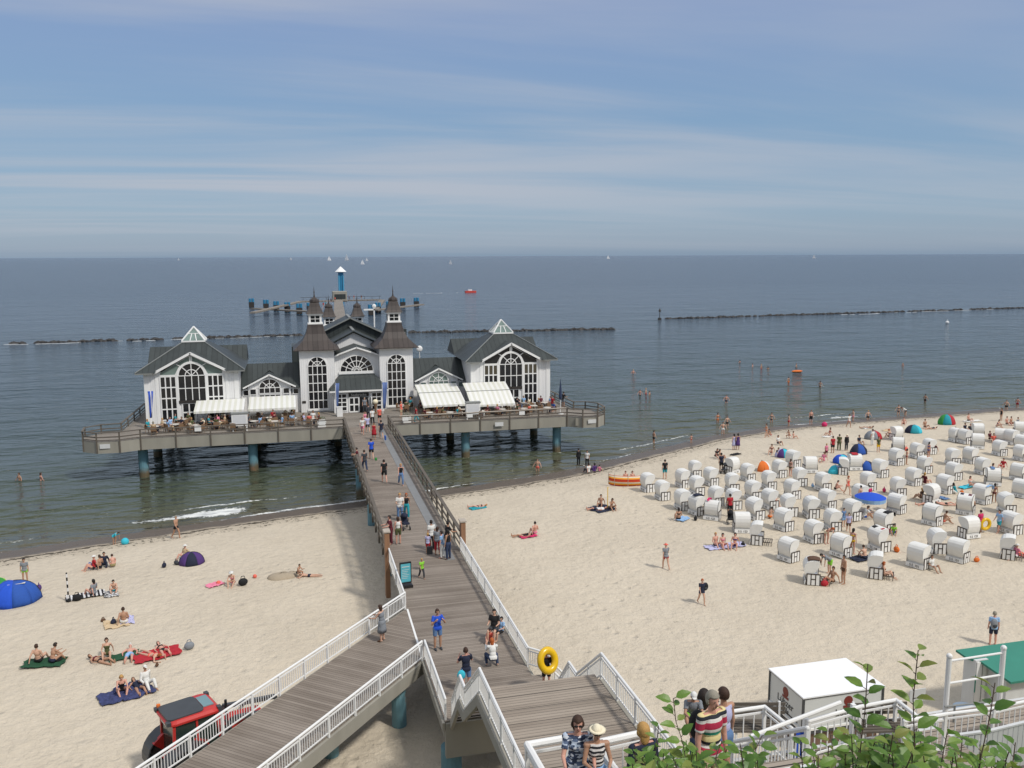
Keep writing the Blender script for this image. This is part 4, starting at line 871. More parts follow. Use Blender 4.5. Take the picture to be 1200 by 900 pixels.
def skeleton(pose):
    p = POSES[pose]; J = {}; pel = Vector((0, 0, 0)); sp = vn(*p['spine']); J['pel'] = pel; J['waist'] = pel+sp*.16; J['chest'] = pel+sp*.36; J['nb'] = pel+sp*.52
    nk = vn(*p['neck']); J['nk'] = J['nb']+nk*.06; J['head'] = J['nk']+nk*.115
    side = Vector((1, 0, 0))
    for k, s in enumerate((-1, 1)):
        J['sh%d' % k] = pel+sp*.475+side*s*.175; J['el%d' % k] = J['sh%d' % k]+vn(*p['ua'][k])*.29; J['wr%d' % k] = J['el%d' % k]+vn(*p['fa'][k])*.25
        J['hd%d' % k] = J['wr%d' % k]+vn(*p['fa'][k])*.10
        J['hp%d' % k] = pel+side*s*.095-sp*.02; J['kn%d' % k] = J['hp%d' % k]+vn(*p['th'][k])*.42; J['an%d' % k] = J['kn%d' % k]+vn(*p['sh'][k])*.41
        shd = vn(*p['sh'][k]); ft = Vector((0, 1, 0)) if shd.z < -.55 else (Vector((0, 0, 1)) if pose == 'lie' else (vn(0, .8, -.2) if pose == 'prone' else vn(0, .5, .75)))
        J['to%d' % k] = J['an%d' % k]+ft*.17-(Vector((0, 0, .05)) if shd.z < -.55 else Vector())
    J['up'] = nk; fwd = Vector((0, 1, 0)); fwd = (fwd-nk*fwd.dot(nk)); 
    J['fwd'] = fwd.normalized() if fwd.length > .3 else Vector((0, 0, 1))
    if pose == 'lie': J['fwd'] = Vector((0, 0, 1))
    if pose == 'prone': J['fwd'] = vn(0, -.8, -.3)
    return J
def tcap(mb, a, b, r0, r1, n=10):
    mb.cyl(a, b, r0, r1, n); mb.ball(a, r0, n, 6); mb.ball(b, r1, n, 6)
BODY = {}
def remesh(mb, vox, smooth=3):
    me = bpy.data.meshes.new('tmp'); me.from_pydata(mb.v, [], mb.f); o = bpy.data.objects.new('tmp', me); COL.objects.link(o)
    md = o.modifiers.new('r', 'REMESH'); md.mode = 'VOXEL'; md.voxel_size = vox; md.use_smooth_shade = True
    if smooth: ms = o.modifiers.new('s', 'SMOOTH'); ms.iterations = smooth; ms.factor = .5
    dg = bpy.context.evaluated_depsgraph_get(); me2 = bpy.data.meshes.new_from_object(o.evaluated_get(dg)); bpy.data.objects.remove(o); bpy.data.meshes.remove(me); return me2
def frame(u):
    u = u.normalized(); x = Vector((1, 0, 0)); x = (x-u*x.dot(u)).normalized(); return x, u.cross(x)
def hand(mb, wr, d, palmn, s, hi):
    d = d.normalized(); n = palmn-d*palmn.dot(d); n = n.normalized() if n.length > .1 else Vector((1, 0, 0)); sd = d.cross(n)
    if not hi: mb.ball(wr+d*.05, (.03, .03, .05), 8, 5, Matrix((sd, n, d)).transposed()); mb.cyl(wr+d*.03+sd*.02, wr+d*.07+sd*.045, .012, .009, 6); return
    R = Matrix((sd, n, d)).transposed(); mb.ball(wr+d*.045, (.040, .018, .052), 10, 8, R)
    for i, (o_, l_) in enumerate(((-.030, .060), (-.010, .075), (.010, .070), (.029, .055))):
        a = wr+d*.08+sd*o_; b = a+(d*.9+n*.25)*l_*.5; c = b+(d*.6+n*.7)*l_*.5
        for p0, p1, ra, rb in ((a-d*.02, b, .0105, .0095), (b, c, .0095, .008)): tcap(mb, p0, p1, ra, rb, 6)
    a = wr+d*.03-sd*.03*s; b = a+(d*.5-sd*.6*s+n*.3).normalized()*.038; tcap(mb, a, b, .013, .011, 6); tcap(mb, b, b+(d*.85+n*.35)*.03, .011, .009, 6)
def body(pose, hi=False, fem=False):
    key = (pose, hi, fem)
    if key in BODY: return BODY[key]
    J = skeleton(pose); mb = MB(); sp = (J['nb']-J['pel']).normalized(); X = Vector((1, 0, 0)); F = sp.cross(X)*-1
    F = X.cross(sp)*-1; F = sp.cross(X) if sp.cross(X).y*1.0+sp.cross(X).z*0.2 > 0 else X.cross(sp)
    Rm = Matrix((X, F, sp)).transposed()
    wv = 1.08 if fem else 1.0; wc = .92 if fem else 1.0
    mb.ball(J['pel'], (.158*wv, .112, .12), 14, 10, Rm); mb.ball(J['waist'], (.128*wc, .092, .13), 14, 10, Rm); mb.ball(J['chest'], (.158*wc, .112, .17), 14, 10, Rm); mb.ball(J['nb']-sp*.06, (.15*wc, .075, .07), 12, 8, Rm)
    if fem:
        for s in (-1, 1): mb.ball(J['chest']+X*s*.06+F*.068+sp*.0, .058, 10, 8)
    tcap(mb, J['nb']-sp*.03, J['nk'], .058, .052); up = J['up']; fw = J['fwd']; hx = up.cross(fw); Rh = Matrix((hx, fw, up)).transposed(); hc = J['head']
    mb.ball(hc+up*.015, (.074, .092, .105), 16, 12, Rh); mb.ball(hc-up*.05+fw*.035, (.052, .055, .06), 12, 8, Rh)
    mb.cyl(hc+fw*.085+up*.005, hc+fw*.112-up*.03, .010, .017, 8); mb.ball(hc+fw*.10-up*.028, .018, 8, 6)
    for s in (-1, 1): mb.ball(hc+hx*s*.077-up*.01, (.010, .02, .03), 8, 6, Rh)
    for k, s in enumerate((-1, 1)):
        tcap(mb, J['sh%d' % k]+Vector((s*-.01, 0, 0)), J['el%d' % k], .056 if not fem else .048, .042 if not fem else .036); tcap(mb, J['el%d' % k], J['wr%d' % k], .042 if not fem else .036, .028 if not fem else .024)
        tcap(mb, J['nb']-sp*.05+X*s*.06, J['sh%d' % k], .06, .055)
        dh = (J['wr%d' % k]-J['el%d' % k]); hand(mb, J['wr%d' % k], dh, Vector((-s, 0, 0)) if abs(dh.normalized().x) < .8 else Vector((0, 0, -1)), s, hi)
        tcap(mb, J['hp%d' % k], J['kn%d' % k], .088, .056, 12); tcap(mb, J['kn%d' % k], J['kn%d' % k].lerp(J['an%d' % k], .35), .055, .058, 12); tcap(mb, J['kn%d' % k].lerp(J['an%d' % k], .35), J['an%d' % k], .058, .036, 12)
        to, an = J['to%d' % k], J['an%d' % k]; tcap(mb, an-(to-an).normalized()*.04+(to-an)*.0, an.lerp(to, .5), .036, .038, 8); tcap(mb, an.lerp(to, .4), to, .036, .026, 8)
    me = remesh(mb, .009 if hi else .020, 4 if hi else 2)
    n = len(me.vertices); co = np.empty(n*3); me.vertices.foreach_get('co', co); co = co.reshape(-1, 3)
    if pose == 'chair': z0 = min(J['pel'].z-.13, 9)-.45
    else: z0 = co[:, 2].min()
    co[:, 2] -= z0; me.vertices.foreach_set('co', co.reshape(-1))
    for k in J:
        if k not in ('up', 'fwd'): J[k] = J[k]-Vector((0, 0, z0))
    bones = [('torso', J['pel'], J['nb']), ('head', J['nk'], J['head']+up*.05)]
    for k in (0, 1): bones += [('ua', J['sh%d' % k], J['el%d' % k]), ('fa', J['el%d' % k], J['hd%d' % k]), ('th', J['hp%d' % k], J['kn%d' % k]), ('shn', J['kn%d' % k], J['an%d' % k]), ('ft', J['an%d' % k], J['to%d' % k])]
    rad = dict(torso=.15, head=.09, ua=.05, fa=.035, th=.075, shn=.05, ft=.035)
    D = []; T = []
    for nm, a, b in bones:
        a, b = np.array(a), np.array(b); ab = b-a; t_ = (co-a)@ab/(ab@ab); tc_ = np.clip(t_, 0, 1); D.append(np.linalg.norm(co-a-tc_[:, None]*ab, axis=1)-rad[nm]); T.append(t_)
    D = np.array(D); bi = D.argmin(0); t_ = np.array(T)[bi, np.arange(n)]; lab = np.array([b_[0] for b_ in bones])[bi]
    no = np.empty(n*3); me.vertices.foreach_get('normal', no); no = no.reshape(-1, 3)
    # head local coordinates for hair
    rel = co-np.array(J['head']); hu, hf, hxx = rel@np.array(up), rel@np.array(J['fwd']), rel@np.array(hx)
    me.name = 'person_body'
    BODY[key] = dict(me=me, co=co, no=no, lab=lab, t=t_, J=J, hu=hu, hf=hf, hx=hxx, n=n, g={}); return BODY[key]
def garment(pose, hi, fem, kind):
    """a garment mesh: the matching part of the body surface, pushed outwards, plus hem pieces"""
    B = body(pose, hi, fem); key = kind
    if key in B['g']: return B['g'][key]
    lab, t_ = B['lab'], B['t']; off = .012
    is_ = lambda *k: np.isin(lab, k)
    if kind == 'tshirt': msk = (is_('torso') & (t_ > -.12) & (t_ < 1.0)) | (is_('ua') & (t_ < .62)); off = .016
    elif kind == 'longsleeve': msk = (is_('torso') & (t_ > -.12) & (t_ < 1.0)) | is_('ua') | (is_('fa') & (t_ < .78)); off = .016
    elif kind == 'tank': msk = is_('torso') & (t_ > -.05) & ((t_ < .82) | (np.abs(B['co'][:, 0]) < .13) & (t_ < .98)); off = .013
    elif kind == 'bikini_top': msk = is_('torso') & (t_ > .56) & (t_ < .76); off = .009
    elif kind == 'bikini_bottom': msk = (is_('torso') & (t_ < .12)) | (is_('th') & (t_ < .06)); off = .009
    elif kind == 'shorts': msk = (is_('torso') & (t_ < .22)) | (is_('th') & (t_ < .72)); off = .020
    elif kind == 'trunks': msk = (is_('torso') & (t_ < .15)) | (is_('th') & (t_ < .32)); off = .014
    elif kind == 'trousers': msk = (is_('torso') & (t_ < .22)) | is_('th') | (is_('shn') & (t_ < .97)); off = .018
    elif kind == 'capri': msk = (is_('torso') & (t_ < .22)) | is_('th') | (is_('shn') & (t_ < .45)); off = .017
    elif kind == 'swimsuit': msk = (is_('torso') & (t_ < .78)) | (is_('th') & (t_ < .05)); off = .009
    elif kind == 'dress': msk = (is_('torso') & (t_ < .9)) | (is_('th') & (t_ < .8)); off = .03
    elif kind == 'shoes': msk = is_('ft') & (t_ > -.6); off = .012
    elif kind == 'hair_short': msk = is_('head') & ((B['hu'] > .055) | ((B['hf'] < .02) & (B['hu'] > -.05))) & (B['hf']-B['hu']*.5 < .055); off = .016
    elif kind == 'hair_long': msk = (is_('head') & ((B['hu'] > .055) | ((B['hf'] < .03) & (B['hu'] > -.12))) & (B['hf']-B['hu']*.5 < .055)); off = .022
    elif kind == 'cap': msk = is_('head') & (B['hu'] > .045); off = .022
    elif kind == 'hat': msk = is_('head') & (B['hu'] > .04); off = .025
    elif kind == 'beard': msk = is_('head') & (B['hu'] < -.04) & (B['hf'] > .02); off = .01
    vs = B['co']+B['no']*off
    if kind == 'tshirt' or kind == 'longsleeve' or kind == 'dress': vs = vs+np.where((is_('torso') & (t_ < .5))[:, None], B['no']*.010, 0)
    me = B['me']; keep = [p for p in me.polygons if all(msk[i] for i in p.vertices)]
    idx = {}; V = []; Fc = []
    for p in keep:
        q = []
        for i in p.vertices:
            if i not in idx: idx[i] = len(V); V.append(vs[i])
            q.append(idx[i])
        Fc.append(tuple(q))
    # turn the open hems inwards so the cloth has an edge
    from collections import Counter
    ed = Counter(tuple(sorted((a, b))) for f in Fc for a, b in zip(f, f[1:]+f[:1])); inv = {v_: k for k, v_ in idx.items()}; rim = {}
    for f in list(Fc):
        for a, b in zip(f, f[1:]+f[:1]):
            if ed[tuple(sorted((a, b)))] == 1:
                for c in (a, b):
                    if c not in rim: rim[c] = len(V); V.append(B['co'][inv[c]]-B['no'][inv[c]]*.004)
                Fc.append((b, a, rim[a], rim[b]))
    mb = MB(); mb.add([tuple(v_) for v_ in V], Fc); J = B['J']; up, fw = J['up'], J['fwd']; hx = up.cross(fw); Rh = Matrix((hx, fw, up)).transposed(); hc = J['head']
    if kind == 'hair_long':
        mb.ball(hc-fw*.045-up*.06, (.078, .045, .13), 10, 8, Rh)
    if kind == 'hat': mb.ball(hc+up*.055, (.155, .165, .012), 16, 4, Rh)
    if kind == 'cap': mb.ball(hc+up*.055+fw*.10, (.065, .075, .008), 10, 4, Rh)
    if kind == 'dress' and pose in ('stand', 'walk', 'photo', 'lean', 'carry', 'wade'):
        z1 = J['pel'].z+.04; z0 = z1-.50; n = 18
        prof = [(.165, z1), (.20, z1-.15), (.225, z1-.32), (.25, z0), (.235, z0+.01)]
        vs2 = [(r*math.cos(2*PI*i/n)*(1+.05*math.sin(i*2.4)), r*.8*math.sin(2*PI*i/n)*(1+.05*math.sin(i*2.4)), z) for r, z in prof for i in range(n)]
        mb.add(vs2, [(j*n+i, j*n+(i+1) % n, (j+1)*n+(i+1) % n, (j+1)*n+i) for j in range(len(prof)-1) for i in range(n)])
    m2 = bpy.data.meshes.new(kind); m2.from_pydata(mb.v, [], mb.f); m2.polygons.foreach_set('use_smooth', [True]*len(m2.polygons)); m2.update()
    B['g'][key] = m2; return m2
TOPW = dict(tshirt='t-shirt', longsleeve='long-sleeved top', tank='tank top', bikini_top='bikini', swimsuit='swimsuit', dress='dress')
BOTW = dict(shorts='shorts', trunks='swimming trunks', trousers='trousers', capri='cropped trousers', bikini_bottom='bikini bottoms')
def mobj(name, me, mt, parent):
    o = bpy.data.objects.new(name, me); COL.objects.link(o); o.parent = parent
    if not me.materials: me.materials.append(None)
    o.material_slots[0].link = 'OBJECT'; o.material_slots[0].material = mt; return o
PEOPLE = []
def person(loc, pose='stand', rz=0.0, h=1.72, top=None, bot=None, hair=('hair_short', 'brown'), label=None, where='', skin=None, hi=False, fem=False, shoes=None, extra=(), group=None, tilt=0.0):
    B = body(pose, hi, fem); sc_ = h/1.72
    o = mobj('person', B['me'], SKIN[skin if skin is not None else random.randrange(3)], None)
    o.location = loc; o.rotation_euler = (0, 0, rz); o.scale = (sc_,)*3
    def mk(x): return x if not isinstance(x, str) else cloth(x)
    if top: mobj(NAMEW.get(top[0], top[0]), garment(pose, hi, fem, top[0]), mk(top[1]), o)
    if bot: mobj(NAMEW.get(bot[0], bot[0]), garment(pose, hi, fem, bot[0]), mk(bot[1]), o)
    if hair: mobj('cap' if hair[0] == 'cap' else 'hat' if hair[0] == 'hat' else 'hair', garment(pose, hi, fem, hair[0]), (cloth(hair[1]) if hair[0] in ('cap', 'hat') else hairm(hair[1])), o)
    if shoes: mobj('shoes', garment(pose, hi, fem, 'shoes'), cloth(shoes), o)
    for x in extra: mobj(x[0], garment(pose, hi, fem, x[0]), (hairm(x[1]) if 'hair' in x[0] or x[0] == 'beard' else cloth(x[1])), o)
    if label is None:
        bits = []
        if top and isinstance(top[1], str): bits.append(top[1].replace('_', ' ')+' '+TOPW[top[0]])
        if bot and isinstance(bot[1], str) and not (top and top[0] == 'bikini_top' and bot[1] == top[1]): bits.append(bot[1].replace('_', ' ')+' '+BOTW[bot[0]])
        pw = dict(stand='standing', lean='standing', walk='walking', photo='with raised arms', carry='standing', sit='sitting', sitfwd='sitting bent forward', chair='sitting', lie='lying', prone='lying face down', squat='crouching', bend='bending down', wade='standing')[pose]
        label = 'person in '+' and '.join(bits)+' '+pw+' '+where
    o['label'] = label.strip(); o['category'] = 'person'
    if group: o['group'] = group
    PEOPLE.append(o); return o
NAMEW = dict(tshirt='t_shirt', longsleeve='long_sleeved_top', tank='tank_top')
def face(o, pose, hi, fem, glasses=None):
    """eyes, mouth (and sunglasses) for people near the camera"""
    B = body(pose, hi, fem); J = B['J']; up, fw = J['up'], J['fwd']; hx = up.cross(fw); Rh = Matrix((hx, fw, up)).transposed(); hc = J['head']
    for s in (-1, 1):
        mb = MB(); mb.ball(hc+hx*s*.031+fw*.083+up*.012, (.013, .008, .007), 8, 6, Rh); mb.build('eye', M_blk if False else mat('eye', (0.05, .04, .035), .3, .05), o, True)
    mb = MB(); mb.ball(hc+fw*.088-up*.055, (.024, .008, .006), 8, 5, Rh); mb.build('mouth', mat('lips', (0.42, .14, .12), .5, .05), o, True)
    if glasses:
        mb = MB()
        for s in (-1, 1): mb.ball(hc+hx*s*.034+fw*.097+up*.012, (.030, .008, .021), 10, 6, Rh); mb.cyl(hc+hx*s*.062+fw*.095+up*.015, hc+hx*s*.08-fw*.01+up*.01, .003, n=5)
        mb.cyl(hc+hx*.03+fw*.10+up*.015, hc-hx*.03+fw*.10+up*.015, .003, n=5); mb.build('sunglasses', M_blk, o, True)
# ================================================================== offshore: breakwaters, pier head, boats
M_rock = mat('wet_rock', (0.030, 0.027, 0.024), .6, .5, .6, .6, 2)
rock_me = []
for k in range(5):
    mb = MB(); mb.ball((0, 0, 0), (1, .8, .62), 9, 6); rnd = random.Random(k)
    mb.v = [(x*(1+rnd.uniform(-.22, .22)), y*(1+rnd.uniform(-.22, .22)), z*(1+rnd.uniform(-.25, .2))) for x, y, z in mb.v]
    o = mb.build('rock', M_rock); rock_me.append(o.data); bpy.data.objects.remove(o)
def breakwater(a, b, n, gaps, label, group, smin=.5, smax=1.0):
    a, b = Vector(a), Vector(b); rnd = random.Random(n)
    for i in range(n):
        t_ = (i+rnd.uniform(-.3, .3))/n
        if any(g0 < t_ < g1 for g0, g1 in gaps): continue
        p = a.lerp(b, t_); s = rnd.uniform(smin, smax); o = bpy.data.objects.new('breakwater_rock', rock_me[rnd.randrange(5)]); COL.objects.link(o)
        o.location = (p.x, p.y+rnd.uniform(-.8, .8), .0); o.scale = (s*1.25, s, s*rnd.uniform(.8, 1.1)); o.rotation_euler = (0, 0, rnd.uniform(0, 6.28)); tag(o, label, 'rock', group)
breakwater((-67, 238, 0), (3, 241, 0), 84, ((0.04, .07), (.34, .37), (.5, .53)), 'low dark boulder in the broken breakwater line left of the pier building', 'rocks of the left breakwater')
breakwater((32, 240, 0), (90, 234, 0), 64, (), 'dark boulder in the breakwater line just right of the pier towers', 'rocks of the middle breakwater', .6, 1.05)
breakwater((122, 267, 0), (279, 280, 0), 148, ((.62, .64), (.80, .82)), 'dark boulder in the long breakwater line at the right horizon side', 'rocks of the right breakwater', .6, 1.0)
M_foam = mat('foam', (0.62, .65, .66), .9, .2, 1.2)
def foam_strip(pts, w_, name, label):
    rnd = random.Random(5); mb = MB()
    for (a, b) in zip(pts[:-1], pts[1:]):
        a, b = Vector(a), Vector(b); n = max(2, int((b-a).length/1.5)); d = (b-a).normalized(); s_ = Vector((-d.y, d.x, 0))
        for i in range(n):
            if rnd.random() < .45: continue
            p = a.lerp(b, i/n)+s_*rnd.uniform(-1, 1)*w_; l_ = rnd.uniform(.6, 2.2); h_ = rnd.uniform(.12, .4)*w_
            q = [p+d*l_*math.cos(2*PI*k/7)*rnd.uniform(.7, 1)+s_*h_*math.sin(2*PI*k/7) for k in range(7)]; mb.slab([(x.x, x.y, .05+i*.0004) for x in q], .04)
    o = mb.build(name, M_foam); tag(o, label, 'foam', kind='stuff'); return o
foam_strip([(-67, 236, 0), (3, 239, 0)], 1.1, 'surf_foam', 'white foam along the left breakwater')
foam_strip([(190, 268, 0), (262, 277, 0)], .8, 'surf_foam', 'white foam along the right breakwater')
foam_strip([(70, 497, 0), (97, 496, 0)], 1.1, 'boat_wake', 'thin white wake behind the red motorboat')
# landing head of the pier with blue dolphins and the diving capsule tower
M_blue = mat('bright_blue_steel', (0.03, 0.20, 0.36), .45, .2, .5)
head = thing('landing_stage', 'far landing stage with grey gangways branching at the outer end of the pier', 'landing stage', (19, 350, 0))
mb = MB(); zt = 3.6
def leg(a, b, w_=2.2, th=.9): mb.bar((a[0]-19, a[1]-350, a[2]), (b[0]-19, b[1]-350, b[2]), w_, .5)
leg((4, 352, zt), (36, 356, zt)); leg((4, 352, zt), (-13, 318, 1.6)); leg((36, 352, zt), (30, 320, 1.6)); leg((-14, 345, 1.6), (8, 318, 1.6)); leg((30, 320, 1.6), (52, 352, 1.6))
mb.build('gangway', M_deckg, head)
mb = MB()
for x in range(-14, 18, 3): mb.bar((x, 3, zt+.4), (x, 3, zt+1.5), .12)
mb.bar((-15, 3, zt+1.5), (17, 6, zt+1.5), .12); mb.build('railing', M_dark, head)
mb = MB(); mb.box(-2.4, 3.2, 4, 11, zt-.5, zt+3.6); mb.build('service_block', M_conc, head)
g = MB(); g.box(-1.8, 2.6, 3.95, 3.99, zt+.6, zt+2.6); g.build('window_front', M_roof, head)
for u, v in ((295, 361), (312, 363), (324, 365), (337, 366.5), (351, 368.5), (372, 371), (435, 370), (443, 367), (456, 365.5), (472, 361), (488, 360), (363, 366)):
    p = P(u, v, 0); mb = MB(); h_ = 2.8 if u != 363 else 2.4
    for dx in (-.55, .55): mb.cyl((dx, 0, -1), (dx, 0, h_+1.0), .5, n=10)
    mb.box(-1.1, 1.1, -.5, .5, h_-1.2, h_-.5); o = mb.build('mooring_dolphin', M_blue); o.location = (p.x, p.y, 0); o.scale = (1.05, 1.05, 1.05)
    cp = MB(); cp.box(-1.0, 1.0, -.7, -.5, .2, 2.4); cp.build('fender', M_dark, o)
    side = 'left' if u < 380 else 'right'; ks = [q for q in (295, 312, 324, 337, 351, 363, 372) if q <= u] if u < 380 else [q for q in (435, 443, 456, 472, 488) if q <= u]
    tag(o, 'blue mooring pile by the pier head, %s from the left on the %s side' % (ordinal(len(ks)-1), side), 'mooring pile', 'blue mooring piles at the pier head')
tw = thing('diving_capsule_tower', 'tall blue column with white conical cap at the outer end of the pier', 'tower', (21.6, 383, 0))
mb = MB(); mb.cyl((0, 0, -1), (0, 0, 14.2), 1.15, n=12); mb.build('column', M_blue, tw)
mb = MB(); mb.cyl((-.9, -1.2, 3), (-.9, -1.2, 13), .35, n=8); mb.cyl((.9, -1.2, 3), (.9, -1.2, 13), .35, n=8); mb.build('guide_rail', mat('blue_light', (0.08, .32, .5), .4), tw)
mb = MB(); mb.lathe((0, 0, 14.2), [(1.3, 0), (2.5, .4), (1.3, 1.5), (.5, 2.3), (0, 2.7)], 12); mb.build('cap', M_trim, tw)
# boats
M_sail = mat('sailcloth', (0.8, .8, .8), .8, .05); M_hull = mat('white_hull', (0.7, .7, .7), .4, .05)
def sailboat(u, v, hgt, label, D=None):
    p = P(u, v, 0) if D is None else PD(u, v, D); k = hgt
    t_ = thing('sailboat', label, 'sailboat', (p.x, p.y, 0), random.uniform(-.5, .5), 'sailboats near the horizon')
    mb = MB(); mb.xz([(-k*.38, k*.07), (k*.45, k*.09), (k*.34, -.05*k), (-k*.34, -.05*k)], -k*.08, k*.08); mb.build('hull', M_hull, t_)
    mb = MB(); mb.xz([(-k*.02, k*.14), (-k*.36, k*.16), (-k*.02, k)], -.04*k/10, .04*k/10); mb.build('mainsail', M_sail, t_)
    mb = MB(); mb.xz([(k*.03, k*.12), (k*.42, k*.11), (k*.03, k*.86)], -.04*k/10, .04*k/10); mb.build('jib', M_sail, t_)
    mb = MB(); mb.cyl((0, 0, 0), (0, 0, k), .01*k, n=5); mb.build('mast', M_dark, t_)
for u, v, D, px, lb in ((218, 303.2, 6500, 2.4, 'tiny pale sailboat on the horizon above the left pavilion'), (347, 303.2, 6000, 3, 'small white sailboat on the horizon left of the blue tower'),
     (391, 304, 4800, 5, 'white sailboat on the horizon just right of the blue tower'), (411, 304, 4800, 6.5, 'tallest white sailboat on the horizon right of the blue tower'), (429, 309.5, 2400, 5, 'white sailboat nearest below the horizon right of the blue tower'),
     (434, 305, 4200, 3.4, 'faint small sailboat just under the horizon above its nearer neighbour'), (530, 310, 2300, 4.5, 'lone small sailboat above the right breakwater gap'), (711, 302, 5500, 4, 'pale sailboat on the horizon right of the picture centre'), (947, 301, 5200, 4, 'pale sailboat on the right part of the horizon')):
    q = P(u, max(v, 303.5), 0); q.normalize(); 
    dd = D; pt = PD(u, 450, D); px_ = px*dd/FPX
    t0 = len(bpy.data.objects)
    p = Vector((pt.x, pt.y, 0)); k = px_*1.1
    t_ = thing('sailboat', lb, 'sailboat', (p.x, p.y, 0), random.uniform(-.5, .5)-AZ, 'sailboats near the horizon')
    mb = MB(); mb.xz([(-k*.38, k*.09), (k*.45, k*.11), (k*.34, -.05*k), (-k*.34, -.05*k)], -k*.08, k*.08); mb.build('hull', M_hull, t_)
    mb = MB(); mb.xz([(-k*.02, k*.14), (-k*.36, k*.16), (-k*.02, k)], -.01*k, .01*k); mb.build('mainsail', M_sail, t_)
    mb = MB(); mb.xz([(k*.03, k*.12), (k*.34, k*.11), (k*.03, k*.86)], -.01*k, .01*k); mb.build('jib', M_sail, t_)
p = P(551, 343, 0); t_ = thing('motorboat', 'small red motorboat racing right beyond the breakwater', 'motorboat', (p.x, p.y, 0), 0)
mb = MB(); mb.xy([(-3, -1.2), (2, -1.2), (3.6, 0), (2, 1.2), (-3, 1.2)], -.3, 1.1); mb.build('hull', mat('red_hull', (0.55, .06, .04), .4), t_)
mb = MB(); mb.box(-1.2, 1.0, -.8, .8, 1.102, 1.9); mb.build('cabin', M_hull, t_)
p = P(773, 375, 0); mb = MB(); mb.cyl((0, 0, -1), (0, 0, 3.4), .12, n=6); mb.lathe((0, 0, 2.6), [(.1, 0), (.5, .3), (0, 1.3)], 8); mb.box(-.5, .5, -.3, .3, 0, .7); o = mb.build('channel_marker', M_dark); o.location = p; tag(o, 'thin dark channel marker at the left end of the right breakwater', 'marker')
for u, v, lb in ((1110, 378, 'small white bird or buoy on calm water below the right breakwater'),):
    p = P(u, v+1, 0); mb = MB(); mb.ball((0, 0, .3), (.6, .5, .5), 8, 6); mb.cyl((0, 0, .6), (0, 0, 1.2), .08, n=6); o = mb.build('buoy', M_hull); o.location = p; tag(o, 'small white buoy on calm water below the right breakwater', 'buoy')
# ================================================================== things on the beach
def ongr(u, v, dz=0.0): return G(u, v)+Vector((0, 0, dz))
def towel(u, v, c, w_=.9, l_=1.8, rz=0.0, label='', mt=None):
    p = ongr(u, v, .05); nx, ny = 6, 10; rnd = random.Random(int(u*7+v)); mb = MB()
    w_ *= .74; l_ *= .72; nx, ny = 9, 14
    vs = [((i/nx-.5)*w_+rnd.uniform(-.04, .04), (j/ny-.5)*l_+rnd.uniform(-.05, .05)+.06*math.sin(i*1.3), .03+rnd.uniform(-.02, .05)) for j in range(ny+1) for i in range(nx+1)]
    mb.add(vs+[(x, y, z-.02) for x, y, z in vs], [(j*(nx+1)+i, j*(nx+1)+i+1, (j+1)*(nx+1)+i+1, (j+1)*(nx+1)+i) for j in range(ny) for i in range(nx)])
    n = len(vs); ring = [i for i in range(nx)]+[nx+(nx+1)*j for j in range(ny)]+[(nx+1)*(ny+1)-1-i for i in range(nx)]+[(nx+1)*(ny-j) for j in range(ny)]
    mb.f += [(a, a+n, b+n, b) for a, b in zip(ring, ring[1:]+ring[:1])]; mb.mi += [0]*len(ring)
    o = mb.build('towel', mt or cloth(c)); o.location = p; o.rotation_euler = (0, 0, rz); tag(o, label, 'towel'); return o
def bag(u, v, c, s=.4, label='', kind='bag', z=0.0):
    p = ongr(u, v, z); s *= .62; t_ = thing(kind, label, 'bag', p, random.uniform(0, 3)); mb = MB()
    mb.ball((0, 0, s*.42), (s*.55, s*.34, s*.44), 12, 8); mb.v = [(x, y, max(z_, 0.0) if z_ < s*.7 else z_) for x, y, z_ in mb.v]; mb.build('pouch', cloth(c), t_, True)
    q = MB(); q.tube([(-.25*s, 0, .8*s), (-.15*s, 0, 1.1*s), (.15*s, 0, 1.1*s), (.25*s, 0, .8*s)], .02, 6); q.build('handle', cloth(c), t_); return t_
def shell(u, v, w_, cols, label, rz=0.0, hk=.62, kind='beach_tent'):
    """pop-up beach shelter: half dome of fabric gores open on one side"""
    w_ *= .62; hk *= .98; rz = rz*.6+1.7; p = ongr(u, v); t_ = thing(kind, label, 'beach tent', p, rz); n = len(cols); A = PI*1.25
    for k in range(n):
        mb = MB(); a0 = -A/2+A*k/n; a1 = a0+A/n; m_ = 5; vs = []
        for i in range(7):
            th = i/6*PI/2; r = w_/2*math.cos(th)**.85; z = w_*hk*math.sin(th)
            for j in range(m_+1):
                a = a0+(a1-a0)*j/m_; bow = 1+.05*math.sin(PI*j/m_)*math.sin(th*1.7)-.05*math.sin(PI*j/m_)*(th > .9); wv = 1+.03*math.sin(a*7+i*2.1); vs.append((r*math.cos(a+PI)*bow*wv, r*math.sin(a+PI)*bow*wv, z*(1-.05*math.sin(PI*j/m_)*math.sin(2*th))))
        mb.add(vs, [(i*(m_+1)+j, i*(m_+1)+j+1, (i+1)*(m_+1)+j+1, (i+1)*(m_+1)+j) for i in range(6) for j in range(m_)]); o = mb.build('panel', cloth(cols[k]), t_, True)
        md = o.modifiers.new('thick', 'SOLIDIFY'); md.thickness = .015
    mb = MB(); pts = [(w_/2*math.cos(A/2+PI)*math.cos(i/8*PI/2)**.85, w_/2*math.sin(A/2+PI)*math.cos(i/8*PI/2)**.85, w_*hk*math.sin(i/8*PI/2)) for i in range(9)]; mb.tube(pts, .02, 5); mb.build('hoop', M_dark, t_); return t_
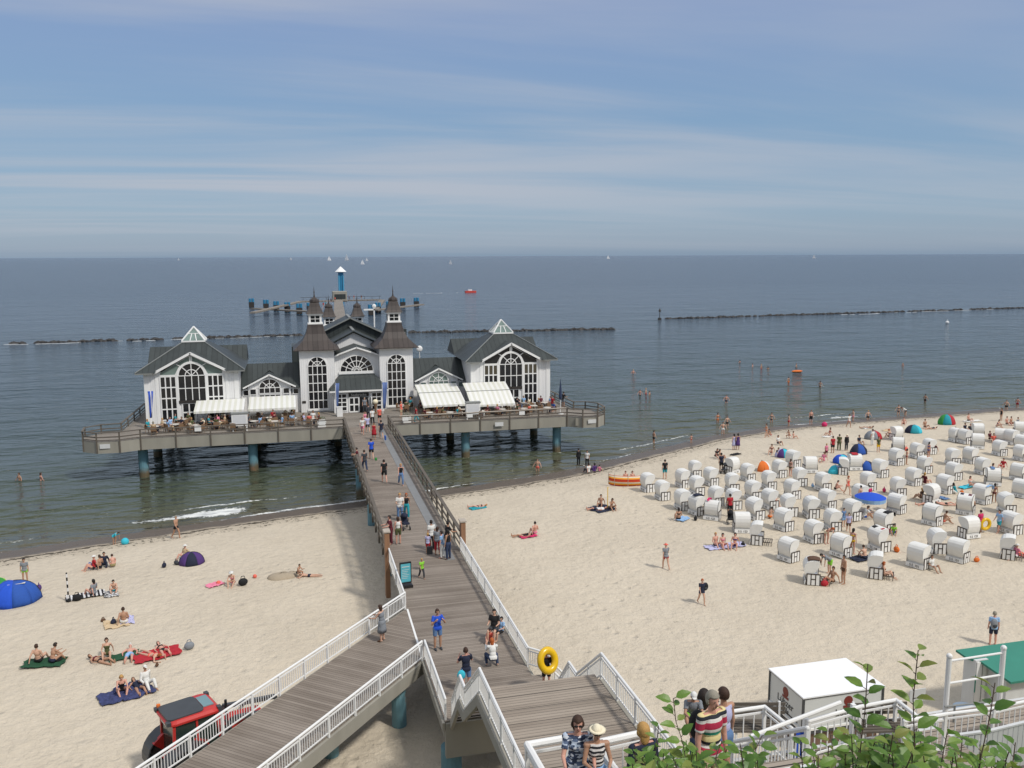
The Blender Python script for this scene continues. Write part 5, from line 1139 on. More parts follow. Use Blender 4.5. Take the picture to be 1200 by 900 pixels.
towels = [(132, 819, 'light_blue', 1.5, 1.7, .4, 'pale blue towel at the lower left beside the flowered blanket'), (158, 810, None, 1.9, 2.2, .5, 'navy flowered blanket under two sunbathers near the tractor'),
 (184, 768, 'red', 1.6, 3.0, -1.25, 'bright red towels under two sunbathers left of the tractor'), (146, 770, 'dark_green', 1.0, 2.0, -1.2, 'dark green towel beside the red towels'), (52, 778, 'dark_green', 1.3, 2.6, 1.45, 'dark green towel under two bare backs at the far left'),
 (136, 732, 'beige', 1.6, 1.6, .3, 'beige towel with a navy bag on the left beach'), (149, 728, 'lilac', .9, 1.5, .2, 'lilac towel beside the beige one'), (100, 699, None, 1.2, 2.8, -1.3, 'black and white striped blanket by the striped pole'),
 (130, 697, 'turquoise', 1.0, 1.5, .3, 'turquoise towel beside the striped blanket'), (252, 686, 'pink', .9, 1.4, -1.0, 'pink towel left of the black bag'), (560, 596, 'teal', 1.1, 1.9, -1.3, 'teal towel alone on the sand right of the pier'),
 (705, 597, 'navy', 2.2, 2.6, -1.2, 'navy blanket with a group in the middle of the beach'), (619, 629, 'hot_pink', .9, 1.8, -1.3, 'pink towel in the open sand right of the pier'), (800, 609, 'light_blue', 1.0, 1.6, -.9, 'light blue towel below the leftmost beach chairs'),
 (850, 641, 'lilac', 1.2, 4.0, -1.5, 'lilac towels under the seated group left of the nearest chairs'), (1010, 655, 'navy', 1.2, 2.2, -1.3, 'navy blanket between the nearest chairs'), (1133, 571, 'turquoise', .9, 2.4, -1.3, 'turquoise patterned towel among the right chairs'),
 (1195, 650, 'coral', 1.0, 2.0, .2, 'coral towel at the right edge beside a chair'), (1016, 502, 'white', .9, 1.9, -1.3, 'white towel under a sunbather near the water'), (970, 512, 'white', .9, 1.8, -1.4, 'white towel near the pink ball by the water'), (1140, 494, 'white', 1.0, 3.2, -1.5, 'white towel behind the red and green tent'),
 (862, 533, 'black', .8, 1.8, -1.2, 'black mat on the sand above the first chairs'), (1040, 505, 'beige', .9, 1.9, -1.3, 'beige mat left of the blue tent'), (1103, 584, 'denim', .9, 1.6, .2, 'denim blue towel behind a chair among the right chairs')]
M_flor = mat('flowered_cloth', (0.035, 0.045, 0.13), .85, .9, 9); M_bw = stripes('black_white_stripes', ['1a1a1e', 'cfcfcf'], .22)
for u, v, c, w_, l_, rz, lb in towels: towel(u, v, c, w_, l_, rz, lb, M_flor if 'flowered' in lb else M_bw if 'striped blanket' in lb else None)
for u, v, c, s, lb in ((133, 732, 'navy', .6, 'navy bag on the beige towel'), (90.7, 704, 'black', .75, 'black bag at the foot of the striped pole'), (285, 686, 'black', .85, 'round black bag beside a crouching bather left of the pier'), (192.5, 665, 'navy', .6, 'small navy bag left of the purple tent'),
   (207, 662, 'dark_grey', .6, 'dark bag leaning on the purple tent'), (222, 761, 'grey', .75, 'grey bag at the head of the red towels'), (69, 776, 'black', .5, 'black bag on the green towel at the far left'), (870.7, 640, 'black', .5, 'black bag right of the seated group'),
   (106, 666, 'bright_blue', .6, 'bright blue bag by the seated woman in the white hat'), (46, 692, 'purple', .7, 'purple bag right of the big blue tent'), (815, 610, 'black', .6, 'black bag below the chair with the navy towel'), (966, 687, 'red', .7, 'red cool bag in front of the nearest left chair'),
   (1171, 619, 'black', .6, 'black bag held low beside the right chairs'), (1127, 578, 'orange', .45, 'orange basket behind a chair among the right chairs'), (184, 781, 'brown', .3, 'brown shoes alone below the red towels'), (121, 729, 'brown', .4, 'brown sandals by the beige towel'), (902, 608, 'brown', .35, 'small brown bag behind a chair near the front'), (953, 623, 'black', .7, 'black rucksack behind a chair in the front rows')):
    bag(u, v, c, s, lb)
shell(18, 704, 4.5, ['blue', 'bright_blue', 'bright_blue', 'blue', 'blue'], 'big bright blue beach tent at the left edge', -.6, .46)
tw_ = MB(); tw_.slab([(0, 0, 0), (.5, .1, .05), (.45, 1.1, -.35), (-.05, 1.0, -.5)], .02); o = tw_.build('towel', cloth('pink')); o.location = ongr(18, 704)+Vector((-.9, -.75, .75)); o.rotation_euler = (.3, .5, 1.2); tag(o, 'pink towel drying on the left side of the big blue tent', 'towel')
tw_ = MB(); tw_.slab([(0, 0, 0), (.9, .1, 0), (.8, .7, -.1), (-.05, .6, -.1)], .02); o = tw_.build('towel', cloth('white')); o.location = ongr(18, 704)+Vector((-.2, -.5, 1.17)); tag(o, 'white towel drying on top of the big blue tent', 'towel')
shell(-4, 688, 2.0, ['lime', 'green', 'lime'], 'lime green beach tent cut by the left edge of the picture', 1.6, .5)
shell(225, 660, 2.6, ['navy', 'purple', 'navy', 'purple'], 'dark purple beach tent on the left beach', -.9, .5)
shell(917, 535, 2.4, ['lilac', 'purple', 'turquoise', 'teal'], 'purple and turquoise beach shell near the water above the chairs', -.8, .55)
shell(893, 551, 2.5, ['orange', 'orange', 'white', 'teal', 'turquoise'], 'orange and teal beach shell among the left chairs', 1.2, .6)
shell(1109, 497, 3.2, ['green', 'teal', 'red', 'red'], 'red and green pointed beach tent near the water', -.4, .62)
shell(1070, 507, 3.0, ['navy', 'teal', 'turquoise', 'light_blue'], 'blue beach tent by the water right of centre chairs', -.2, .5)
shell(1023, 514, 3.0, ['grey', 'grey', 'red', 'red'], 'grey and red beach shell near the water', -.3, .5)
shell(1005, 531, 2.9, ['navy', 'blue', 'navy', 'blue'], 'round navy beach shell among the upper chairs', .4, .55)
shell(986, 542, 2.6, ['bright_blue', 'turquoise', 'blue'], 'bright blue beach shell left of the navy one', -.6, .5)
shell(1015, 550, 2.4, ['blue', 'navy', 'blue'], 'dark blue beach shell right of the chair with the red towel', 1.0, .55)
shell(978, 554, 2.4, ['turquoise', 'light_blue', 'teal'], 'turquoise beach shell beside the reversed chair', .6, .5)
# orange striped windbreak
M_wb = stripes('orange_striped_canvas', ['b03018', 'e8a030', 'd8d0b8', 'c84820'], .52, 2)
p = ongr(737, 569); wb = thing('windbreak', 'orange striped windbreak left of the first beach chair', 'windbreak', p, -AZ)
mb = MB(); n = 12; vs = [(1.75*math.cos(PI+PI*.95*i/n)*1.0, .9*math.sin(PI+PI*.95*i/n)+.5, z) for z in (0.02, .95) for i in range(n+1)]; mb.add(vs, [(i, i+1, n+2+i, n+1+i) for i in range(n)]); o = mb.build('canvas', M_wb, wb, True); o.modifiers.new('t', 'SOLIDIFY').thickness = .015
for i in (0, 3, 6, 9, 12): q = MB(); q.cyl(vs[i], (vs[i][0], vs[i][1], 1.15), .02, n=6); q.build('pole', M_woodl, wb)
# parasol with fringe
p = ongr(1019, 601); ps = thing('beach_parasol', 'bright blue parasol with white fringe among the nearest chairs', 'parasol', p)
mb = MB(); mb.lathe((0, 0, 1.25), [(1.15, 0), (.8, .17), (.4, .28), (0, .33)], 16); mb.build('canopy', cloth('bright_blue'), ps, True)
mb = MB(); mb.lathe((0, 0, 0.95), [(1.1, 0), (1.15, .30)], 16); o = mb.build('fringe', cloth('light_blue'), ps); o.modifiers.new('t', 'SOLIDIFY').thickness = .01
mb = MB(); mb.cyl((0, 0, 0), (0, 0, 1.6), .02, n=6); mb.build('pole', M_white, ps)
# striped surveyor's pole, yellow pole
p = ongr(80.5, 705); mb = MB(); M_pole = stripes('banded_pole', ['101010', 'd8d8d8'], .42, 2); mb.cyl((0, 0, 0), (0, 0, 1.75), .045, n=8); mb.lathe((0, 0, 0), [(.14, 0), (.14, .1), (.04, .16)], 8); o = mb.build('banded_pole', M_pole); o.location = p; tag(o, 'black and white banded pole standing on the left beach', 'pole')
p = ongr(712, 596); mb = MB(); mb.cyl((0, 0, 0), (0, 0, 1.7), .03, n=6); mb.ball((0, 0, 1.7), .05, 6, 4); o = mb.build('sun_umbrella_pole', cloth('yellow')); o.location = p; tag(o, 'thin yellow pole stuck in the sand beside the navy blanket', 'pole')
for u, v, c, s, lb in ((298.7, 677, 'coral', .2, 'small red ball on the left beach'), (146.7, 638, 'turquoise', .45, 'turquoise swim ring standing at the left water edge'), (966, 500, 'hot_pink', .55, 'big pink ball at the water edge'), (256, 685, 'coral', .22, 'coral bucket on the pink towel')):
    s *= .62; mb = MB(); mb.ball((0, 0, s*.8), s, 12, 8); o = mb.build('beach_ball', cloth(c), None, True); o.location = ongr(u, v); tag(o, lb, 'ball')
p = G(934, 436); mb = MB(); mb.ball((0, 0, .15), (1.1, .5, .22), 12, 6); o = mb.build('air_bed', cloth('orange')); o.location = (p.x, p.y, 0); tag(o, 'orange air bed floating in the shallow sea', 'air bed')
# sand heap dug by children
p = ongr(331, 676); mb = MB(); mb.ball((0, 0, -.05), (.95, .6, .32), 14, 8); mb.ball((.6, .4, -.05), (.5, .4, .2), 10, 6); rnd = random.Random(3); mb.v = [(x+rnd.uniform(-.05, .05), y+rnd.uniform(-.05, .05), z+rnd.uniform(-.03, .03)) for x, y, z in mb.v]
o = mb.build('sand_heap', mat('damp_sand', (0.36, .30, .22), .95, .15, 6, .4), None, True); o.location = p; tag(o, 'low heap of dug damp sand left of the pier', 'sand heap')
# towels and clothes hung over chair hoods
def hood_cloth(i, c, lb, dx=0.0, dy=0.0, w_=.55, front=False):
    ch = CHAIRS_BY[i]; k = ch.rotation_euler[2]; R = Matrix.Rotation(k, 3, 'Z'); mb = MB(); n = 7
    prof = [(-.30, 1.445), (-.16, 1.525), (.06, 1.545), (.28, 1.525), (.44, 1.47), (.47, 1.2)] if front else [(-.525, .95), (-.525, 1.1), (-.46, 1.31), (-.33, 1.455), (-.16, 1.525), (.0, 1.545)]
    vs = [(x+dx*.2, dy+s*w_/2, z+.006*((j+q) % 2)) for j, (x, z) in enumerate(prof) for q, s in ((0, -1), (1, 1))]; mb.add(vs, [(2*j, 2*j+1, 2*j+3, 2*j+2) for j in range(len(prof)-1)])
    o = mb.build('hanging_towel', cloth(c)); o.modifiers.new('t', 'SOLIDIFY').thickness = .02; o.location = ch.location; o.scale = (1.01, .92, 1.03); o.rotation_euler = (0, 0, k); tag(o, lb, 'towel')
CHAIRS_BY = {}
for ri, rw in enumerate(rows):
    for i in rw: CHAIRS_BY[i] = None
k_ = 0
for rw in rows:
    for i in rw: CHAIRS_BY[i] = CHAIRS[k_]; k_ += 1
def near(u, v): return min(range(len(CH)), key=lambda i: (CH[i][0]-u)**2+(CH[i][1]-v)**2)
for u, v, c, lb, dy, w_, fr in ((816.5, 604, 'navy', 'navy towel over the hood of a chair near the front left', 0, .5, True), (1001, 552, 'red', 'red towel over the hood of the chair before the blue shells', .1, .6, True), (1036, 625, 'black', 'black jacket over the right side of a chair beside the blue parasol', -.3, .5, True),
      (1030, 646, 'red', 'red cloth over the hood of a chair in the nearest row', -.35, .2, True), (1030, 646, 'black', 'dark shirt over the far side of the chair with the red cloth', .35, .35, False), (1131, 604, 'navy', 'navy towel over the far side of a tilted hood on the right', .3, .25, True), (1131, 604, 'maroon', 'maroon towel over the near side of a tilted hood on the right', -.3, .25, True),
      (834.5, 610, 'hot_pink', 'pink cloth on the hood of the chair behind the light blue towel', .3, .2, True), (1163, 570, 'denim', 'small blue cloth on a hood at the right side', .1, .3, True), (951, 684, 'brown', 'brown towel over the hood of the nearest left chair', -.1, .7, True), (1150, 591, 'light_blue', 'light blue towel over a chair arm on the right', -.62, .2, True)):
    hood_cloth(near(u, v), c, lb, 0, dy, w_, fr)
# pushchairs
def pushchair(loc, rz, label, c='black'):
    t_ = thing('pushchair', label, 'pushchair', loc, rz)
    mb = MB(); mb.bar((-.3, -.2, .15), (.3, -.2, .75), .03); mb.bar((-.3, .2, .15), (.3, .2, .75), .03); mb.bar((.35, -.2, .12), (-.05, -.2, .6), .03); mb.bar((.35, .2, .12), (-.05, .2, .6), .03); mb.bar((.3, -.2, .75), (.55, -.2, 1.0), .03); mb.bar((.3, .2, .75), (.55, .2, 1.0), .03); mb.bar((.55, -.2, 1.0), (.55, .2, 1.0), .035); mb.build('frame', M_blk, t_)
    mb = MB(); mb.xz([(-.35, .38), (.15, .32), (.32, .8), (.22, .82), (.08, .45), (-.33, .48)], -.19, .19); mb.build('seat', cloth(c), t_)
    mb = MB(); mb.ball((.12, 0, .82), (.30, .21, .22), 10, 6); mb.v = [(x, y, max(z, .78)) for x, y, z in mb.v]; mb.build('canopy', cloth(c), t_, True)
    for x, y in ((-.3, -.22), (-.3, .22), (.35, -.22), (.35, .22)): q = MB(); q.cyl((x, y-.02, .12), (x, y+.02, .12), .12, n=12); q.build('wheel', M_blk, t_)
    return t_
pushchair(P(475, 620, DZ), math.radians(100), 'dark blue pushchair pushed along the pier by a couple', 'navy'); pushchair(G(856, 614), 1.2, 'black pushchair left of the chair with its back to the camera'); pushchair(G(849, 555), .6, 'dark pushchair beside the reversed chair at the left of the chairs', 'dark_grey'); 
# ================================================================== people on the pier and the beach
rp = random.Random(11)
HS, HL = ('hair_short', 'brown'), ('hair_long', 'brown')
def hr(l, c='brown'): return ('hair_long' if l else 'hair_short', c)
def PP(u, v, *a, **k): return person(P(u, v, DZ+.003), *a, **k)
D_ = math.radians
# facing: 0 = out to sea; PI = towards the camera
PP(427.5, 552, 'walk', D_(10), 1.76, ('tshirt', 'dark_grey'), ('trousers', 'dark_denim'), hr(0), 'person in grey shirt and jeans walking out beside the left rail of the pier')
PP(419.5, 547, 'lean', D_(80), 1.6, ('tshirt', 'maroon'), ('shorts', 'black'), hr(0, 'black'), 'person in maroon shirt leaning on the left pier rail')
PP(435.4, 538, 'walk', D_(0), 1.8, ('tshirt', 'bright_blue'), ('shorts', 'black'), hr(0), 'person in bright blue shirt and black shorts carrying a green bag on the pier')
PP(450.5, 565.5, 'walk', D_(5), 1.82, ('tshirt', 'black'), ('shorts', 'black'), hr(0, 'dark'), 'person all in black walking out in the middle of the pier')
PP(470, 568.6, 'walk', D_(185), 1.70, ('tank', 'black'), ('trousers', 'denim'), hr(1, 'blond'), 'blond person in black tank top and pale jeans walking in on the pier', fem=True)
PP(425, 509, 'walk', D_(170), 1.7, ('tshirt', 'white'), ('shorts', 'pink'), hr(1), 'person in white shirt and pink shorts near the pier building', fem=True)
PP(431, 507, 'walk', D_(10), 1.72, ('tshirt', 'lilac'), ('shorts', 'dark_grey'), hr(0), 'person in lilac shirt in the crowd before the porch')
PP(438.5, 515, 'stand', D_(170), 1.66, ('dress', 'red'), None, hr(1, 'dark'), 'person in a red dress on the pier before the porch', fem=True)
PP(447, 514, 'walk', D_(0), 1.8, ('tshirt', 'navy'), ('shorts', 'grey'), hr(0, 'dark'), 'person in navy shirt walking with blue bags before the porch')
PP(445, 496, 'stand', D_(20), 1.7, ('tshirt', 'coral'), ('shorts', 'black'), hr(0, 'black'), 'person in coral shirt just before the porch steps')
PP(428, 500, 'walk', D_(185), 1.6, ('tank', 'pink'), ('shorts', 'white'), hr(1), 'person in pink tank top left of the porch crowd', fem=True)
PP(436.6, 498, 'walk', D_(5), 1.75, ('tshirt', 'white'), ('trousers', 'black'), hr(0, 'dark'), 'person in white shirt and black trousers heading into the porch')
PP(432, 492, 'walk', D_(0), 1.7, ('longsleeve', 'dark_grey'), ('trousers', 'navy'), hr(0), 'person in dark grey top at the porch door')
PP(427.6, 484, 'stand', D_(180), 1.75, ('tshirt', 'grey'), ('trousers', 'dark_grey'), hr(0, 'grey'), 'grey haired person in the porch doorway')
PP(488, 495, 'walk', D_(80), 1.7, ('tshirt', 'red'), ('trousers', 'teal'), hr(0), 'person in red shirt and teal trousers by the terrace planter')
PP(469, 610, 'carry', D_(175), 1.84, ('tshirt', 'white'), ('trousers', 'denim'), hr(0, 'blond'), 'person in white shirt pushing the pushchair on the pier')
PP(476.6, 607, 'walk', D_(180), 1.72, ('tank', 'black'), ('trousers', 'teal'), hr(1, 'ginger'), 'person in black top and teal trousers beside the pushchair', fem=True)
PP(467, 637.6, 'stand', D_(10), 1.68, ('tank', 'white'), ('shorts', 'olive'), hr(1, 'brown'), 'person in white top and olive shorts seen from behind near the left board', fem=True)
PP(458.5, 637.6, 'lean', D_(95), 1.78, ('tshirt', 'maroon'), ('trousers', 'maroon'), hr(0, 'dark'), 'person in dark maroon clothes at the left rail end board')
PP(506, 645, 'stand', D_(20), 1.82, ('tshirt', 'white'), ('trousers', 'black'), hr(0, 'dark'), 'person in white shirt with black rucksack in the group by the right rail')
PP(501.7, 649, 'stand', D_(-30), 1.25, ('tshirt', 'lilac'), ('shorts', 'red'), hr(0, 'blond'), 'child in lilac shirt and red shorts at the left of the rail group')
PP(512.8, 650.5, 'stand', D_(-20), 1.68, ('tshirt', 'grey'), ('capri', 'red'), hr(1, 'brown'), 'person in grey shirt and red trousers in the group by the right rail', fem=True)
PP(518, 654, 'stand', D_(60), 1.6, ('tshirt', 'light_blue'), ('trousers', 'white'), hr(0, 'dark'), 'person in light blue shirt and white trousers in the rail group')
PP(525.6, 655.5, 'stand', D_(40), 1.74, ('tank', 'black'), ('trousers', 'dark_denim'), hr(1, 'black'), 'person in black top and jeans at the right of the rail group', fem=True)
PP(524, 646, 'lean', D_(-70), 1.8, ('tshirt', 'black'), ('trousers', 'black'), hr(0, 'black'), 'person in black leaning on the right rail behind the group')
PP(494.4, 678, 'walk', D_(200), 1.15, ('tshirt', 'lime'), ('trousers', 'dark_grey'), hr(0, 'blond'), 'small child in lime green shirt walking alone on the pier', extra=())
o = PP(513, 760.5, 'photo', D_(190), 1.84, ('tshirt', 'bright_blue'), ('shorts', 'denim'), hr(0, 'brown'), 'person in bright blue shirt and denim shorts taking a photo on the pier', hi=True, shoes='dark_grey', skin=1); face(o, 'photo', True, False)
o = person(RA+(RD*3.6)+Vector((.75, -.55, .005)), 'lean', D_(55), 1.68, ('dress', 'grey'), None, hr(1, 'brown'), 'person in grey dress with pink cloth at the side walkway railing', hi=True, fem=True, shoes='brown')
PP(579, 750, 'chair', D_(150), 1.78, ('tshirt', 'black'), ('shorts', 'dark_grey'), hr(0, 'dark'), 'person in black shirt on a seat against the right rail with two children')
PP(575.5, 752, 'sitfwd', D_(150), 1.2, ('tshirt', 'coral'), ('shorts', 'pink'), hr(1, 'dark'), 'small child in coral shirt on the lap left of the boy')
PP(587, 750, 'chair', D_(120), 1.35, ('tshirt', 'light_blue'), ('shorts', 'black'), hr(0, 'black'), 'child in light blue shirt seated by the right white rail')
o = PP(578, 783, 'squat', D_(0), 1.70, ('longsleeve', 'white'), ('trousers', 'dark_denim'), hr(1, 'ginger'), 'ginger haired person in white crouching on the pier boards', hi=True, fem=True, shoes='white')
o = PP(546.5, 811, 'photo', D_(8), 1.84, ('tshirt', 'navy'), ('shorts', 'denim'), hr(0, 'brown'), 'person in navy shirt with turquoise bag behind the stair rail', hi=True)
bg_ = MB(); bg_.ball((0, 0, 0), (.16, .1, .2), 12, 8); b2 = bg_.build('shoulder_bag', cloth('turquoise'), None, True); b2.location = P(540.5, 791, DZ+1.05)+Vector((0, .0, 0)); tag(b2, 'turquoise shoulder bag on the person in navy', 'bag')
bg_ = MB(); bg_.ball((0, 0, 0), (.11, .06, .14), 10, 6); b2 = bg_.build('carrier_bag', cloth('green'), None, True); b2.location = P(440.5, 538, DZ+.45); tag(b2, 'green bag carried by the person in bright blue', 'bag')
bg_ = MB(); bg_.cb((0, 0, 0), (.30, .16, .42)); b2 = bg_.build('rucksack', cloth('black'), None); b2.location = P(503.5, 645, DZ+1.25); tag(b2, 'black rucksack on the person in the white shirt', 'rucksack')
bg_ = MB(); bg_.cb((0, 0, 0), (.12, .5, .35)); b2 = bg_.build('carrier_bag', cloth('blue'), None); b2.location = P(451.5, 513, DZ+.5); tag(b2, 'blue bag beside the person in navy before the porch', 'bag')
# display board standing on the pier
p = P(475.5, 688, DZ); t_ = thing('display_board', 'turquoise information board in black frame standing on the pier', 'sign', p, D_(8))
mb = MB(); mb.box(-.31, .31, -.05, .05, .22, 1.35); mb.build('frame', M_blk, t_)
mb = MB(); mb.box(-.26, .26, -.06, -.052, .30, 1.28); pn = mb.build('panel', mat('turquoise_poster', (0.10, 0.42, 0.50), .4, .35, 5), t_)
mb = MB(); mb.box(-.34, .34, -.22, .22, .005, .14); mb.build('foot', M_blk, t_)
mb = MB(); mb.box(-.2, .2, -.064, -.061, 1.10, 1.14); [mb.box(-.2, .18-.05*(i % 3), -.064, -.061, .95-i*.09, .97-i*.09) for i in range(6)]; mb.build('printed_lines', M_letter, pn)
